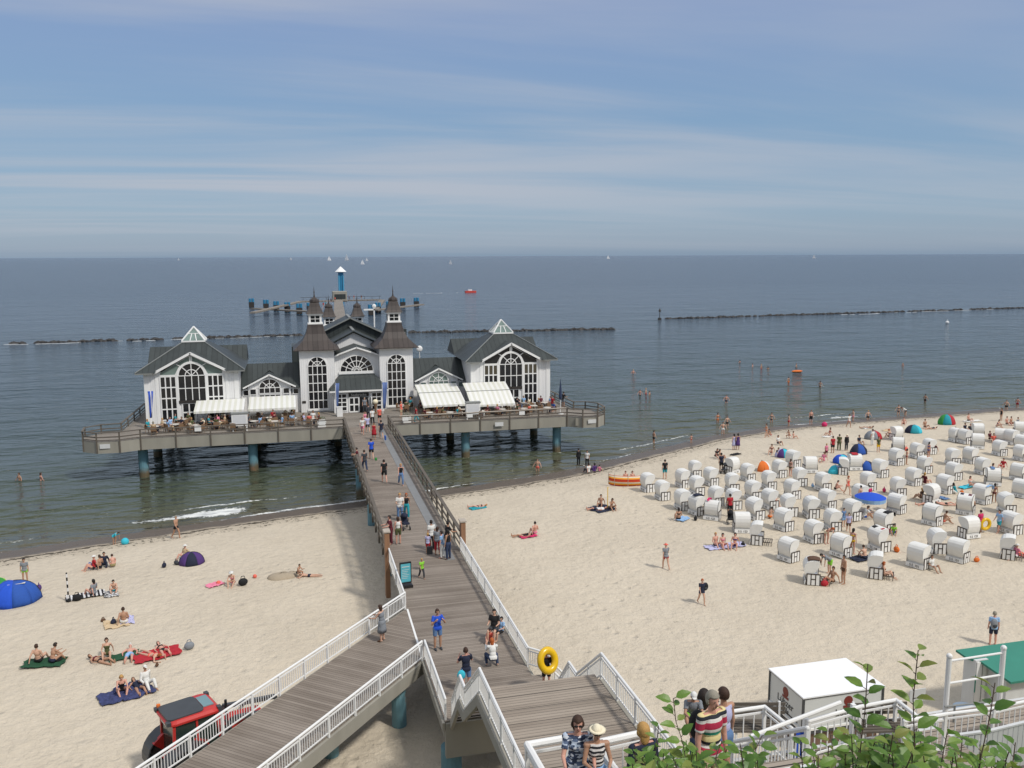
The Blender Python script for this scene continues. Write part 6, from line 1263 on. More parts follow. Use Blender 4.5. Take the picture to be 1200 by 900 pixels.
# group on the sand: helper
def BP(u, v, *a, **k):
    return person(G(u, v)+Vector((0, 0, -.01)), *a, **k)
L_ = [  # u, v, pose, facing, height, top, bottom, hair, label, fem
 (30, 683, 'stand', 200, 1.6, ('tshirt', 'grey'), ('trunks', 'lime'), hr(0, 'black'), 'person in grey shirt and lime trunks standing behind the big blue tent', 0),
 (110, 668, 'sit', 120, 1.65, ('tshirt', 'red'), ('trunks', 'black'), ('hat', 'white'), 'seated person in red with a white hat on the left beach', 1),
 (117, 667, 'sit', 60, 1.65, None, ('trunks', 'black'), hr(0), 'bare chested seated person between the red and the navy one', 0),
 (122.7, 664, 'sit', 200, 1.65, ('longsleeve', 'navy'), ('trousers', 'navy'), hr(0, 'dark'), 'seated person in navy on the left beach', 0),
 (132.5, 665, 'sitfwd', 30, 1.5, None, ('trunks', 'khaki'), hr(0, 'brown'), 'bare backed seated person right of the navy one', 0),
 (134, 638, 'bend', 250, 1.3, ('tshirt', 'turquoise'), ('trunks', 'turquoise'), hr(0), 'child in turquoise bending at the left water edge', 0),
 (207, 631, 'walk', 250, 1.8, None, ('trunks', 'black'), hr(0, 'grey'), 'bare chested person in black trunks walking along the left water edge', 0),
 (110, 698, 'sit', 70, 1.7, ('tshirt', 'grey'), ('bikini_bottom', 'black'), hr(1, 'black'), 'person in grey shirt sitting on the striped blanket', 1),
 (134, 694, 'sitfwd', 200, 1.5, None, ('trunks', 'turquoise'), hr(0, 'black'), 'tanned child bending forward on the turquoise towel', 0),
 (273, 685, 'sitfwd', 180, 1.6, ('bikini_top', 'pink'), ('bikini_bottom', 'pink'), ('hat', 'white'), 'crouching person in a pale hat left of the black bag', 1),
 (217, 655, 'sit', 150, 1.65, ('tshirt', 'beige'), ('trunks', 'beige'), ('hat', 'white'), 'person in a pale hat sitting at the mouth of the purple tent', 0),
 (349, 676, 'squat', 250, 1.2, None, ('trunks', 'black'), hr(0), 'child squatting by the sand heap', 0),
 (362, 676, 'prone', 270, 1.4, None, ('trunks', 'navy'), hr(0), 'child lying by the sand heap near the pier', 0),
 (145.5, 732, 'sit', 20, 1.7, None, ('trunks', 'white'), hr(0), 'bare backed person sitting between the beige and lilac towels', 0),
 (45, 778, 'sit', 0, 1.75, None, ('trunks', 'black'), hr(0), 'left one of two bare backed persons on the green towel', 0),
 (61, 778, 'sitfwd', 330, 1.75, None, ('trunks', 'navy'), hr(0, 'dark'), 'right one of two bare backed persons on the green towel', 0),
 (118, 776, 'lie', 250, 1.65, ('bikini_top', 'maroon'), ('bikini_bottom', 'black'), hr(1), 'sunbather in maroon bikini left of the dark green towel', 1),
 (126, 770, 'sit', 200, 1.65, ('swimsuit', 'olive'), None, hr(1), 'seated sunbather in olive swimsuit beside the dark green towel', 1),
 (152, 769, 'lie', 200, 1.75, None, ('shorts', 'light_blue'), ('cap', 'white'), 'sunbather in light blue shorts on the dark green towel', 0),
 (177, 770, 'prone', 60, 1.7, ('bikini_top', 'coral'), ('bikini_bottom', 'coral'), hr(1, 'ginger'), 'fair sunbather face down on the left end of the red towels', 1),
 (191, 764, 'lie', 220, 1.7, ('bikini_top', 'black'), ('bikini_bottom', 'black'), hr(1, 'dark'), 'tanned sunbather in black bikini on the right end of the red towels', 1),
 (143, 812, 'sitfwd', 210, 1.7, ('swimsuit', 'black'), None, hr(1, 'blond'), 'blond person in black swimsuit on the pale blue towel', 1),
 (162, 808, 'lie', 220, 1.7, ('swimsuit', 'navy'), None, hr(1), 'sunbather in navy lying on the flowered blanket', 1),
 (172, 805, 'sit', 230, 1.75, ('longsleeve', 'white'), ('trousers', 'white'), ('cap', 'white'), 'person in white with a white cap on the flowered blanket', 0),
 (560, 595, 'lie', 100, 1.65, ('bikini_top', 'black'), ('bikini_bottom', 'black'), hr(1, 'blond'), 'sunbather in black bikini on the teal towel', 1),
 (613, 629, 'lie', 100, 1.65, ('swimsuit', 'black'), None, hr(1, 'black'), 'sunbather in black lying at the left of the pink towel', 1),
 (626.7, 627, 'sit', 20, 1.7, None, ('trunks', 'pink'), hr(0, 'dark'), 'bare backed person sitting right of the pink towel', 0),
 (704, 594, 'sit', 160, 1.7, None, ('trunks', 'navy'), hr(0, 'dark'), 'tanned person sitting on the navy blanket left of the yellow pole', 0),
 (700, 598, 'lie', 90, 1.7, ('tshirt', 'white'), ('shorts', 'navy'), hr(0), 'person in white shirt lying on the navy blanket', 0),
 (716, 597, 'sitfwd', 200, 1.7, None, ('trunks', 'black'), hr(1), 'tanned person bent forward at the right of the navy blanket', 1),
 (780, 667, 'walk', 15, 1.70, ('tshirt', 'grey'), ('trunks', 'red'), ('hat', 'coral'), 'person in grey shirt, red trunks and coral hat walking on open sand', 1),
 (822, 708, 'walk', 195, 1.55, ('tshirt', 'navy'), ('trunks', 'dark_denim'), hr(0, 'ginger'), 'person in navy with a rucksack walking towards the camera on open sand', 0),
 (678, 545, 'stand', 30, 1.75, ('longsleeve', 'black'), ('trousers', 'black'), hr(0, 'black'), 'person in long black clothes standing at the water edge', 0),
 (688, 547, 'stand', 160, 1.7, ('tshirt', 'white'), ('trousers', 'black'), hr(0, 'dark'), 'person in white shirt and black trousers at the water edge', 0),
 (689.5, 554.6, 'sit', 30, 1.7, ('tshirt', 'white'), ('trousers', 'dark_grey'), hr(0, 'dark'), 'person in white shirt sitting at the water edge', 0),
 (696.5, 553.6, 'sit', 20, 1.6, ('longsleeve', 'purple'), ('trousers', 'purple'), hr(1, 'black'), 'person in purple sitting at the water edge', 1),
 (702.6, 553, 'sit', 330, 1.2, ('tshirt', 'pink'), ('shorts', 'black'), hr(0, 'black'), 'child in pink sitting right of the purple one', 0),
 (779, 561.5, 'stand', 10, 1.82, ('tshirt', 'black'), ('shorts', 'teal'), hr(0, 'dark'), 'person in black shirt and teal shorts standing above the first chairs', 0),
 (733, 564, 'sit', 180, 1.6, None, ('trunks', 'black'), hr(0), 'left one of two bathers behind the striped windbreak', 0),
 (741, 564, 'sit', 180, 1.6, None, ('trunks', 'red'), hr(1), 'right one of two bathers behind the striped windbreak', 1),
 (795, 610, 'sit', 0, 1.7, ('bikini_top', 'black'), ('bikini_bottom', 'black'), hr(1, 'dark'), 'person with bare back sitting on the light blue towel', 1),
 (838.7, 641, 'sit', 200, 1.7, None, ('trunks', 'black'), hr(0, 'blond'), 'blond bare chested person at the left of the seated group', 0),
 (847, 641.5, 'sit', 190, 1.65, ('bikini_top', 'pink'), ('bikini_bottom', 'pink'), hr(1, 'dark'), 'person in pink bikini in the seated group', 1),
 (861, 641.5, 'sit', 160, 1.7, ('bikini_top', 'purple'), ('bikini_bottom', 'purple'), hr(1, 'black'), 'person in purple bikini at the right of the seated group', 1),
 (855, 605, 'stand', 10, 1.75, ('tshirt', 'red'), ('shorts', 'black'), hr(0, 'dark'), 'person in red shirt standing with the black pushchair', 0),
 (845, 553, 'stand', 20, 1.8, ('tshirt', 'navy'), ('shorts', 'black'), hr(0, 'black'), 'person in navy standing by the dark pushchair', 0),
 (839, 536, 'sitfwd', 200, 1.7, ('tshirt', 'black'), ('shorts', 'black'), hr(1, 'black'), 'person in black sitting on a low seat above the first chairs', 1),
 (844, 538, 'sit', 240, 1.7, ('bikini_top', 'black'), ('bikini_bottom', 'black'), hr(1), 'sunbather in black bikini near the black mat', 1),
 (860, 527, 'stand', 20, 1.7, ('dress', 'lilac'), None, hr(1, 'black'), 'person in lilac dress standing near the water above the chairs', 1),
 (864.5, 527, 'stand', 10, 1.75, ('dress', 'purple'), None, hr(1, 'dark'), 'person in purple dress standing near the water above the chairs', 1),
 (898, 513, 'walk', 90, 1.7, ('bikini_top', 'orange'), ('bikini_bottom', 'orange'), hr(1), 'person in orange bikini walking at the water edge', 1),
 (903, 511, 'sitfwd', 100, 1.5, None, ('trunks', 'red'), hr(0), 'child in red trunks digging at the water edge', 0),
 (925, 513.5, 'squat', 120, 1.4, None, ('trunks', 'coral'), hr(0), 'child in coral trunks squatting by the water', 0), (930, 514, 'sit', 250, 1.4, ('bikini_top', 'coral'), ('bikini_bottom', 'coral'), hr(1), 'child in coral bikini sitting by the water', 1),
 (950, 497, 'stand', 180, 1.8, None, ('shorts', 'black'), hr(0, 'dark'), 'bare chested person in black shorts standing at the water edge', 0), (972, 511.5, 'sit', 90, 1.7, ('bikini_top', 'red'), ('bikini_bottom', 'red'), hr(1), 'person in red bikini sitting on a white towel', 1),
 (912, 521, 'sit', 200, 1.7, ('tshirt', 'white'), ('shorts', 'navy'), hr(1), 'person in white sitting behind the purple and turquoise shell', 1), (904, 532, 'sit', 150, 1.7, ('bikini_top', 'maroon'), ('bikini_bottom', 'maroon'), hr(1), 'person in maroon bikini left of the purple shell', 1), (910, 535, 'sitfwd', 210, 1.7, ('tshirt', 'navy'), ('shorts', 'navy'), hr(0), 'person in navy in front of the purple shell', 0),
 (975.6, 531, 'stand', 10, 1.75, ('tshirt', 'red'), ('shorts', 'black'), hr(0, 'brown'), 'person in red shirt and black shorts among the upper chairs', 0), (983, 528, 'stand', 330, 1.7, ('tshirt', 'olive'), ('trousers', 'olive'), hr(0, 'dark'), 'person in olive left of the navy shell', 0),
 (991.5, 528, 'stand', 200, 1.7, ('longsleeve', 'black'), ('trousers', 'dark_grey'), ('hat', 'cream'), 'person in black with cream hat left of the navy shell', 0), (965, 541, 'sit', 120, 1.6, ('tshirt', 'pink'), ('shorts', 'pink'), hr(1), 'person in pink sitting left of the blue shells', 1), (968, 536, 'stand', 200, 1.4, ('tshirt', 'pink'), ('shorts', 'maroon'), hr(0, 'blond'), 'child in pink shirt left of the blue shells', 0),
 (994.6, 501, 'walk', 200, 1.7, ('tshirt', 'white'), ('bikini_bottom', 'pink'), hr(1), 'person in white shirt walking at the water edge right of the pink ball', 1), (1007, 521, 'sit', 200, 1.7, ('tshirt', 'navy'), ('shorts', 'white'), hr(0), 'person in navy shirt left of the grey and red shell', 0),
 (1022, 522, 'stand', 30, 1.75, ('tshirt', 'white'), ('trousers', 'white'), hr(0), 'person all in white behind the navy shell', 0), (1029, 530, 'stand', 190, 1.6, ('tshirt', 'olive'), ('shorts', 'yellow'), hr(1), 'person in olive and yellow right of the navy shell', 1), (1016, 502, 'lie', 90, 1.7, ('bikini_top', 'black'), ('bikini_bottom', 'black'), hr(1, 'dark'), 'sunbather in black bikini on the white towel near the water', 1),
 (1052.5, 526, 'sit', 180, 1.75, None, ('trunks', 'navy'), hr(0), 'bare backed person over a chair below the blue tent', 0), (1059, 498, 'sit', 150, 1.6, None, ('trunks', 'maroon'), hr(0), 'bather sitting left of the blue tent', 0), (1084, 502, 'sit', 190, 1.85, None, ('trunks', 'navy'), hr(0), 'large bare chested person sitting left of the red and green tent', 0),
 (1091, 503, 'lie', 100, 1.7, ('swimsuit', 'dark_grey'), None, hr(1), 'sunbather in dark grey right of the large bather', 1), (1047, 504, 'prone', 100, 1.7, None, ('trunks', 'brown'), hr(0), 'sunbather lying on the beige mat', 0),
 (1135, 494, 'sit', 200, 1.7, None, ('trunks', 'black'), hr(0), 'bather sitting on the long white towel behind the tent', 0), (1131, 506, 'sit', 200, 1.7, ('tshirt', 'navy'), ('shorts', 'navy'), hr(0, 'dark'), 'left one of two navy clad persons above the right chairs', 0), (1137, 507, 'sit', 160, 1.7, ('tshirt', 'dark_grey'), ('shorts', 'navy'), hr(0), 'right one of two dark clad persons above the right chairs', 0),
 (1119, 511, 'sit', 150, 1.7, ('bikini_top', 'teal'), ('bikini_bottom', 'teal'), hr(1), 'person in teal bikini above the right chairs', 1), (1173, 493, 'stand', 100, 1.6, ('swimsuit', 'black'), None, hr(1, 'black'), 'person in black swimsuit standing near the right edge', 1),
 (1180, 498, 'sit', 190, 1.7, None, ('trunks', 'black'), hr(0), 'bare chested person in the row of three near the right edge', 0), (1185, 498, 'sit', 200, 1.7, None, ('trunks', 'red'), hr(0), 'bather in red trunks in the row of three near the right edge', 0), (1193, 499, 'sit', 210, 1.7, ('tshirt', 'grey'), ('shorts', 'grey'), hr(0), 'person in grey in the row of three near the right edge', 0),
 (1168, 501, 'sitfwd', 220, 1.7, ('bikini_top', 'purple'), ('bikini_bottom', 'purple'), hr(1), 'person in purple bikini left of the row of three', 1), (1160, 516, 'sit', 200, 1.7, ('tshirt', 'maroon'), ('shorts', 'brown'), hr(0), 'person in maroon among the far right chairs', 0), (1164, 519, 'sit', 160, 1.7, ('tshirt', 'coral'), ('shorts', 'black'), hr(1), 'person in coral among the far right chairs', 1),
 (993, 580, 'walk', 200, 1.65, ('swimsuit', 'coral'), None, hr(1, 'ginger'), 'ginger haired person in coral swimsuit walking between the chairs', 1), (1008, 592, 'stand', 20, 1.6, None, ('trunks', 'navy'), hr(0, 'black'), 'bare backed child in navy trunks behind the blue parasol', 0), (1018, 591, 'stand', 0, 1.55, ('tshirt', 'hot_pink'), ('shorts', 'black'), hr(0, 'black'), 'child in bright pink shirt behind the blue parasol', 0),
 (994, 624, 'walk', 160, 1.5, ('tshirt', 'lilac'), ('shorts', 'brown'), hr(0, 'black'), 'child in lilac shirt left of the blue parasol', 0), (988, 617, 'stand', 200, 1.4, ('tshirt', 'denim'), ('shorts', 'light_blue'), hr(0), 'child in denim blue beside the child in lilac', 0), (1047, 626, 'sitfwd', 160, 1.4, ('tshirt', 'lime'), ('shorts', 'bright_blue'), hr(0, 'black'), 'child in lime and blue beside the chair with the black jacket', 0),
 (968, 637, 'bend', 200, 1.7, ('bikini_top', 'black'), ('trunks', 'cream'), hr(1, 'ginger'), 'ginger haired person bending at a front row chair', 1), (1014, 656, 'sitfwd', 20, 1.65, None, ('trunks', 'navy'), hr(0, 'brown'), 'bare backed person on the navy blanket between the nearest chairs', 0),
 (988, 684, 'stand', 100, 1.8, None, ('trunks', 'brown'), hr(0, 'dark'), 'tanned person in brown trunks standing right of the nearest left chair', 0), (975, 684, 'sit', 120, 1.8, None, ('trunks', 'brown'), hr(0, 'brown'), 'tanned person sitting in front of the nearest left chair', 0), (972, 672, 'bend', 100, 1.7, ('tshirt', 'grey'), ('shorts', 'lime'), hr(0, 'dark'), 'person in grey bending behind the nearest left chair', 0),
 (1036, 677, 'sit', 250, 1.7, ('bikini_top', 'brown'), ('bikini_bottom', 'cream'), hr(1, 'ginger'), 'sunbather sitting out before the nearest middle chair', 1), (1148, 624, 'stand', 20, 1.65, ('tshirt', 'hot_pink'), ('trunks', 'hot_pink'), hr(0, 'dark'), 'person in bright pink carrying a yellow ring among the right chairs', 0), (1170, 624, 'walk', 110, 1.7, ('tshirt', 'light_blue'), ('shorts', 'teal'), hr(0, 'dark'), 'person in light blue walking among the right chairs', 0),
 (1120, 579, 'sitfwd', 60, 1.65, ('tshirt', 'teal'), ('shorts', 'white'), hr(1, 'black'), 'person in teal sitting beside the turquoise patterned towel', 1), (1085, 592, 'lie', 100, 1.65, ('swimsuit', 'black'), None, hr(1, 'dark'), 'sunbather in black left of a reversed chair', 1), (1108, 592, 'lie', 260, 1.65, None, ('trunks', 'black'), hr(0), 'tanned sunbather right of a reversed chair', 0),
 (1092, 668, 'sit', 200, 1.6, ('tshirt', 'white'), ('shorts', 'white'), hr(0), 'person in white sitting before a chair in the nearest row', 0), (1190, 655, 'sit', 100, 1.7, ('tshirt', 'pink'), ('shorts', 'white'), ('hat', 'white'), 'person with white hat in the chair at the right edge', 1), (1163, 756, 'stand', -12, 1.78, ('tshirt', 'light_blue'), ('shorts', 'navy'), hr(0, 'grey'), 'person in light blue shirt with a rucksack behind the green kiosk roof', 0),
 (1175, 549, 'sit', 120, 1.6, ('tshirt', 'red'), ('shorts', 'red'), hr(0), 'person in red among the upper right chairs', 0), (1137, 571, 'sit', 200, 1.6, ('bikini_top', 'white'), ('bikini_bottom', 'white'), hr(1), 'person in white bikini on the turquoise patterned towel', 1), (1095, 530, 'sit', 100, 1.6, ('tshirt', 'maroon'), ('shorts', 'black'), hr(1), 'person in maroon left of a chair in the upper rows', 1)]
for u, v, ps_, fa, h_, tp, bt, ha, lb, fm in L_: BP(u, v, ps_, D_(fa)-AZ, h_, tp, bt, ha, lb, fem=bool(fm))
def rucksack(u, v, dz, c, lb, s=1.0):
    p = G(u, v)+Vector((0, 0, dz)); t_ = thing('rucksack', lb, 'rucksack', p, -AZ); mb = MB(); mb.ball((0, 0, 0), (.17*s, .11*s, .24*s), 12, 8); mb.build('pack', cloth(c), t_, True); q = MB(); q.ball((0, -.09*s, -.08*s), (.11*s, .05*s, .09*s), 8, 6); q.build('front_pocket', cloth('dark_grey'), t_, True)
rucksack(826, 707, 1.0, 'black', 'black rucksack on the person in navy on open sand'); rucksack(1163, 757.5, 1.2, 'grey', 'grey patterned rucksack on the person behind the green kiosk', 1.1)
# bathers in the sea, waterline at about hip height
SEA = [(742, 438, 'navy', 'lone bather standing far out left of the others', 1.0), (750, 463, 'black', 'left one of the three bathers standing together in the shallows', .9), (757, 462, 'red', 'middle one of the three bathers standing together in the shallows', .8), (761, 463, 'black', 'right one of the three bathers standing together in the shallows', 1.1), (867, 425, 'navy', 'leftmost of the far bathers above the chairs', 1.2), (882, 430, 'black', 'bather wading just right of the leftmost far bather', 1.1), (892, 432, 'red', 'bather in red in the far group', .9), (900, 432, 'black', 'bather with only the head above the water in the far group', 1.35),
 (933, 431, 'black', 'bather standing behind the orange air bed', .9), (924, 448, 'orange', 'bather in orange left of the black one in the middle distance', .8), (961, 454, 'black', 'bather in black wading alone at mid distance', .7), (1084, 471, 'black', 'bather beside the small breaker on the right', .6), (851, 472, 'navy', 'bather wading alone below the far group', .6), (841, 495, 'orange', 'left one of the bathers wading near the first shell', .5), (852, 499, 'black', 'bather in black wading close to the shore', .5), (847, 509, 'white', 'bather in white trunks at the edge of the shallows', .25),
 (904, 495, 'navy', 'bather in navy wading near the pink ball', .5), (924, 499, 'red', 'bather in red wading near the shore', .3), (766, 519, 'black', 'bather wading beside the breaker left of the chairs', .3), (810, 519, 'red', 'child wading in the foam left of the chairs', .2), (630, 552, 'coral', 'bather wading beside the right deck pile', .5), (23, 563, 'black', 'left one of two bathers far left of the pier', 1.0), (48, 563, 'navy', 'right one of two bathers far left of the pier', 1.0),
 (999.6, 493, 'pink', 'bather in pink at the water edge right of the pink ball', .3), (1017, 492, 'black', 'bather wading right of the bather in pink', .5), (1052.6, 487, 'navy', 'bather standing at the edge above the blue tent', .3), (1192, 477, 'red', 'bather near the weed at the right edge', .4), (1179, 481, 'black', 'bather in black near the weed at the right edge', .3), (1058, 428, 'black', 'far swimmer near the right horizon', 1.35)]
for i, (u, v, c, lb, dp) in enumerate(SEA):
    p = P(u, v, 0); person((p.x, p.y, -dp), 'wade', rp.uniform(0, 6.28), 1.75 if 'child' not in lb else 1.2, ('bikini_top', c) if i % 3 == 1 else None, ('trunks' if i % 3 != 1 else 'bikini_bottom', c), hr(i % 3 == 1, rp.choice(['brown', 'dark', 'black', 'blond'])), lb, fem=i % 3 == 1, group='bathers in the sea')
p = P(1061, 487, 0); person((p.x, p.y, -.2), 'bend', 1.5, 1.75, ('tshirt', 'white'), ('trunks', 'black'), hr(0), 'person in white shirt bending at the water edge above the blue tent')

# more bathers and belongings tucked between the chairs
rc_ = random.Random(77); cols_ = ['red', 'navy', 'coral', 'teal', 'yellow', 'hot_pink', 'blue', 'lime', 'orange', 'purple', 'maroon', 'light_blue', 'olive', 'turquoise', 'black', 'white', 'brown', 'pink']
picks = [i for i in range(len(CH)) if CH[i][0] > 860 and CH[i][2] != 3]; rc_.shuffle(picks)
n_seen = {}
for n_, i in enumerate(picks[:34]):
    ch = CHAIRS_BY[i]; k = ch.rotation_euler[2]; d = Vector((math.cos(k), math.sin(k), 0)); s_ = Vector((-d.y, d.x, 0)); u, v = CH[i][:2]
    c1 = cols_[n_ % 18]; side = 'right' if u > 1030 else 'left'; row = 'upper' if v < 560 else 'middle' if v < 610 else 'lower'
    if n_ % 3 != 2:
        ps_ = ('sit', 'chair', 'stand', 'sitfwd')[n_ % 4]; p = ch.location+d*(.95 if ps_ != 'chair' else .12)+s_*rc_.uniform(-.45, -.1); p.z = float(ground(p.x, p.y))+(0 if ps_ != 'chair' else .06)
        fm = n_ % 2 == 0; bt = cols_[(n_*5+3) % 18]
        person(p, ps_, k-PI/2+rc_.uniform(-.6, .6), rc_.uniform(1.5, 1.8), (('bikini_top' if n_ % 4 else 'tshirt'), c1) if fm else (None if n_ % 5 else ('tshirt', c1)), ('bikini_bottom' if fm else 'trunks', c1 if fm else bt), hr(fm, rc_.choice(['brown', 'dark', 'blond', 'black', 'ginger'])),
               'person in %s %s at a chair in the %s %s rows' % ((c1 if fm or not n_ % 5 else bt).replace('_', ' '), 'bikini' if fm and n_ % 4 else 'shirt' if (fm or not n_ % 5) else 'trunks', row, side), fem=fm, group='bathers at the beach chairs')
    else:
        p = ch.location+d*.8+s_*rc_.uniform(-1.1, -.7); uu, vv = proj(p); bag(uu, vv, c1, rc_.uniform(.5, .8), '%s bag beside the %s chair from the left, %s band' % (c1.replace('_', ' '), CHAIRS_BY[i]['label'].split(', ')[1].split(' from')[0], CHAIRS_BY[i]['label'].split(' in ')[1].split(' ')[0]))
# ================================================================== restaurant terrace
M_canvas = stripes('cream_awning_canvas', ['dededa', 'd0d0c4'], .55, 0); M_cane = mat('brown_cane', (0.20, .12, .065), .7, .25, 20); M_table = mat('pale_table_top', (0.55, .52, .46), .5, .1)
def awning(xa, xb, pts, label):
    t_ = thing('awning', label, 'awning', ((xa+xb)/2, pts[0][0], DZ)); cx = (xa+xb)/2; y0 = pts[0][0]; hw = (xb-xa)/2
    mb = MB(); n = 10
    for (a, b) in zip(pts[:-1], pts[1:]):
        mb.add([(-hw+2*hw*i/n, a[0]-y0, a[1]-DZ) for i in range(n+1)]+[(-hw+2*hw*i/n, b[0]-y0, b[1]-DZ-.03*(i % 2)) for i in range(n+1)], [(i, i+1, n+2+i, n+1+i) for i in range(n)])
    e_ = pts[-1]; mb.add([(-hw, e_[0]-y0, e_[1]-DZ), (hw, e_[0]-y0, e_[1]-DZ), (hw, e_[0]-y0-.02, e_[1]-DZ-.22), (-hw, e_[0]-y0-.02, e_[1]-DZ-.22)], [(0, 1, 2, 3)])
    o = mb.build('canvas', M_canvas, t_); o.modifiers.new('t', 'SOLIDIFY').thickness = .02
    f = MB()
    for i in range(0, n+1, 2):
        x = -hw+2*hw*i/n
        for (a, b) in zip(pts[:-1], pts[1:]): f.bar((x, a[0]-y0, a[1]-DZ-.07), (x, b[0]-y0, b[1]-DZ-.07), .035)
    for p_ in pts[1:-1]: f.bar((-hw, p_[0]-y0, p_[1]-DZ+.04), (hw, p_[0]-y0, p_[1]-DZ+.04), .05)
    for x in (-hw+.1, hw-.1): f.cyl((x, e_[0]-y0+.1, 0), (x, e_[0]-y0+.1, e_[1]-DZ-.08), .04)
    f.build('frame', M_ridge, t_); return t_
def zat(u, v, Y): return PY(u, v, Y).z
awning(-9.85, -5.0, [(94.2, 6.35), (91.0, 5.72)], 'long cream awning before the left pavilion')
awning(-4.65, .15, [(96.0, 6.2), (92.0, 5.55)], 'long cream awning before the left connecting wing')
awning(13.25, 17.95, [(96.5, 6.75), (93.6, 6.2), (90.4, 5.35)], 'cream awning of two slopes before the right connecting wing')
awning(18.3, 23.2, [(94.2, 7.05), (92.0, 6.4), (89.6, 5.3)], 'cream awning of two slopes before the right pavilion')
def cane_chair():
    t_ = thing('terrace_chair', 'brown cane armchair at a table on the pier terrace', 'chair', (0, 0, 0), 0, 'cane chairs on the pier terrace')
    mb = MB(); mb.box(-.24, .24, -.24, .24, .40, .46); mb.build('seat', M_cane, t_)
    mb = MB(); mb.xz([(-.24, .44), (.24, .44), (.27, .84), (.0, .90), (-.27, .84)], -.27, -.22); mb.build('backrest', M_cane, t_)
    for s in (-1, 1):
        a = MB(); a.bar((s*.27, -.25, .66), (s*.27, .22, .64), .05); a.bar((s*.27, .2, .44), (s*.27, .2, .65), .04); a.build('arm', M_cane, t_)
        for y in (-.21, .21): l_ = MB(); l_.cyl((s*.21, y, 0), (s*.22, y, .42), .02, n=6); l_.build('leg', M_cane, t_)
    return t_
def table_():
    t_ = thing('terrace_table', 'small pale cafe table on the pier terrace', 'table', (0, 0, 0), 0, 'cafe tables on the pier terrace')
    mb = MB(); mb.cyl((0, 0, .71), (0, 0, .745), .42, n=16); mb.build('table_top', M_table, t_)
    mb = MB(); mb.cyl((0, 0, .03), (0, 0, .71), .035); mb.cyl((0, 0, 0), (0, 0, .03), .25, n=12); mb.build('stand', M_blk, t_); return t_
ch0, tb0 = cane_chair(), table_(); firstc = [True]; firstt = [True]; rt = random.Random(21)
tops = [('tshirt', c) for c in ('white', 'red', 'navy', 'blue', 'grey', 'pink', 'black', 'beige', 'maroon', 'teal', 'light_blue', 'coral', 'lilac', 'olive', 'dark_grey', 'cream')]
spots = [(-13.3, 89.0), (-11.5, 89.6), (-9.4, 88.7), (-7.6, 89.9), (-5.9, 88.7), (-11.0, 92.2), (-8.0, 92.5), (-6.0, 92.3), (-4.0, 89.3), (-2.5, 90.9), (-2.0, 88.7), (-.2, 89.9), (-4.4, 92.8), (-.6, 93.4), (1.6, 89.1), (11.9, 94.8),
         (13.8, 89.3), (15.4, 91.3), (15.9, 88.9), (17.5, 90.3), (19.2, 88.8), (20.2, 91.0), (21.6, 89.2), (23.2, 91.0), (24.0, 89.0), (25.5, 90.4), (26.6, 88.9), (14.2, 93.6), (17.0, 93.9), (24.9, 92.6), (27.2, 92.0)]
def side_word(x): return 'left' if x < AX else 'right'
seen = {}
for i, (x, y) in enumerate(spots):
    if firstt[0]: tb0.location = (x, y, DZ); firstt[0] = False
    else: copy_tree(tb0, None, (x, y, DZ))
    n = rt.choice((2, 3, 3, 4)); a0 = rt.uniform(0, 6.28)
    for k in range(n):
        a = a0+2*PI*k/n; cx_, cy_ = x+.72*math.cos(a), y+.72*math.sin(a); rz_ = a+PI/2
        if firstc[0]: ch0.location = (cx_, cy_, DZ); ch0.rotation_euler = (0, 0, rz_); firstc[0] = False
        else: copy_tree(ch0, None, (cx_, cy_, DZ), rz_)
        if rt.random() < .78:
            tp = rt.choice(tops); bt = rt.choice(('black', 'navy', 'denim', 'grey', 'beige', 'white')); fm = rt.random() < .5; hc = rt.choice(('brown', 'dark', 'black', 'blond', 'grey'))
            hn = {'brown': 'brown haired', 'dark': 'dark haired', 'black': 'black haired', 'blond': 'blond', 'grey': 'grey haired'}[hc]
            lb = '%s diner in %s shirt seated on the %s terrace' % (hn, tp[1].replace('_', ' '), side_word(x))
            person((cx_, cy_, DZ+.01), 'chair', rz_, rt.uniform(1.6, 1.8), tp, ('trousers', bt), ('hair_long' if fm else 'hair_short', hc), lb, fem=fm, group='diners on the terrace')
# name repeats apart by their place along the terrace
byl = {}
for o in PEOPLE:
    if ' diner in ' in o['label']: byl.setdefault(o['label'], []).append(o)
for lb, os_ in byl.items():
    if len(os_) > 1:
        os_.sort(key=lambda o: proj(o.location)[0])
        for i, o in enumerate(os_): o['label'] = lb.replace('seated on', 'on')+', '+('left one' if (len(os_) == 2 and i == 0) else 'right one' if len(os_) == 2 else ordinal(i)+' from left')
# white partition boxes, planters, flags, parasols
def planter(x, y, lb, w_=.55):
    t_ = thing('planter', lb, 'planter', (x, y, DZ)); mb = MB(); mb.box(-w_, w_, -.25, .25, .02, .55); mb.box(-w_-.03, w_+.03, -.28, .28, .55, .60); mb.build('box', M_white, t_)
    m_ = MB(); r_2 = random.Random(int(x*10)); 
    for _ in range(140):
        c = Vector((r_2.uniform(-w_, w_), r_2.uniform(-.25, .25), .6+r_2.uniform(0, .45))); a = r_2.uniform(0, 6.3); d = Vector((math.cos(a), math.sin(a), r_2.uniform(-.3, .6)))*.12; s_ = d.cross(Vector((0, 0, 1))).normalized()*.05
        m_.add([c, c+d*.5+s_, c+d, c+d*.5-s_], [(0, 1, 2, 3)])
    m_.build('greenery', mat('planter_green', (0.035, .075, .02), .6, .4, 6), t_, fix=False)
planter(2.6, 88.0, 'green planter in white box near the left end of the porch terrace', .4); planter(11.2, 88.0, 'green planter in white box right of the walkway', .4); planter(24.4, 92.8, 'green planter by the right pavilion door')
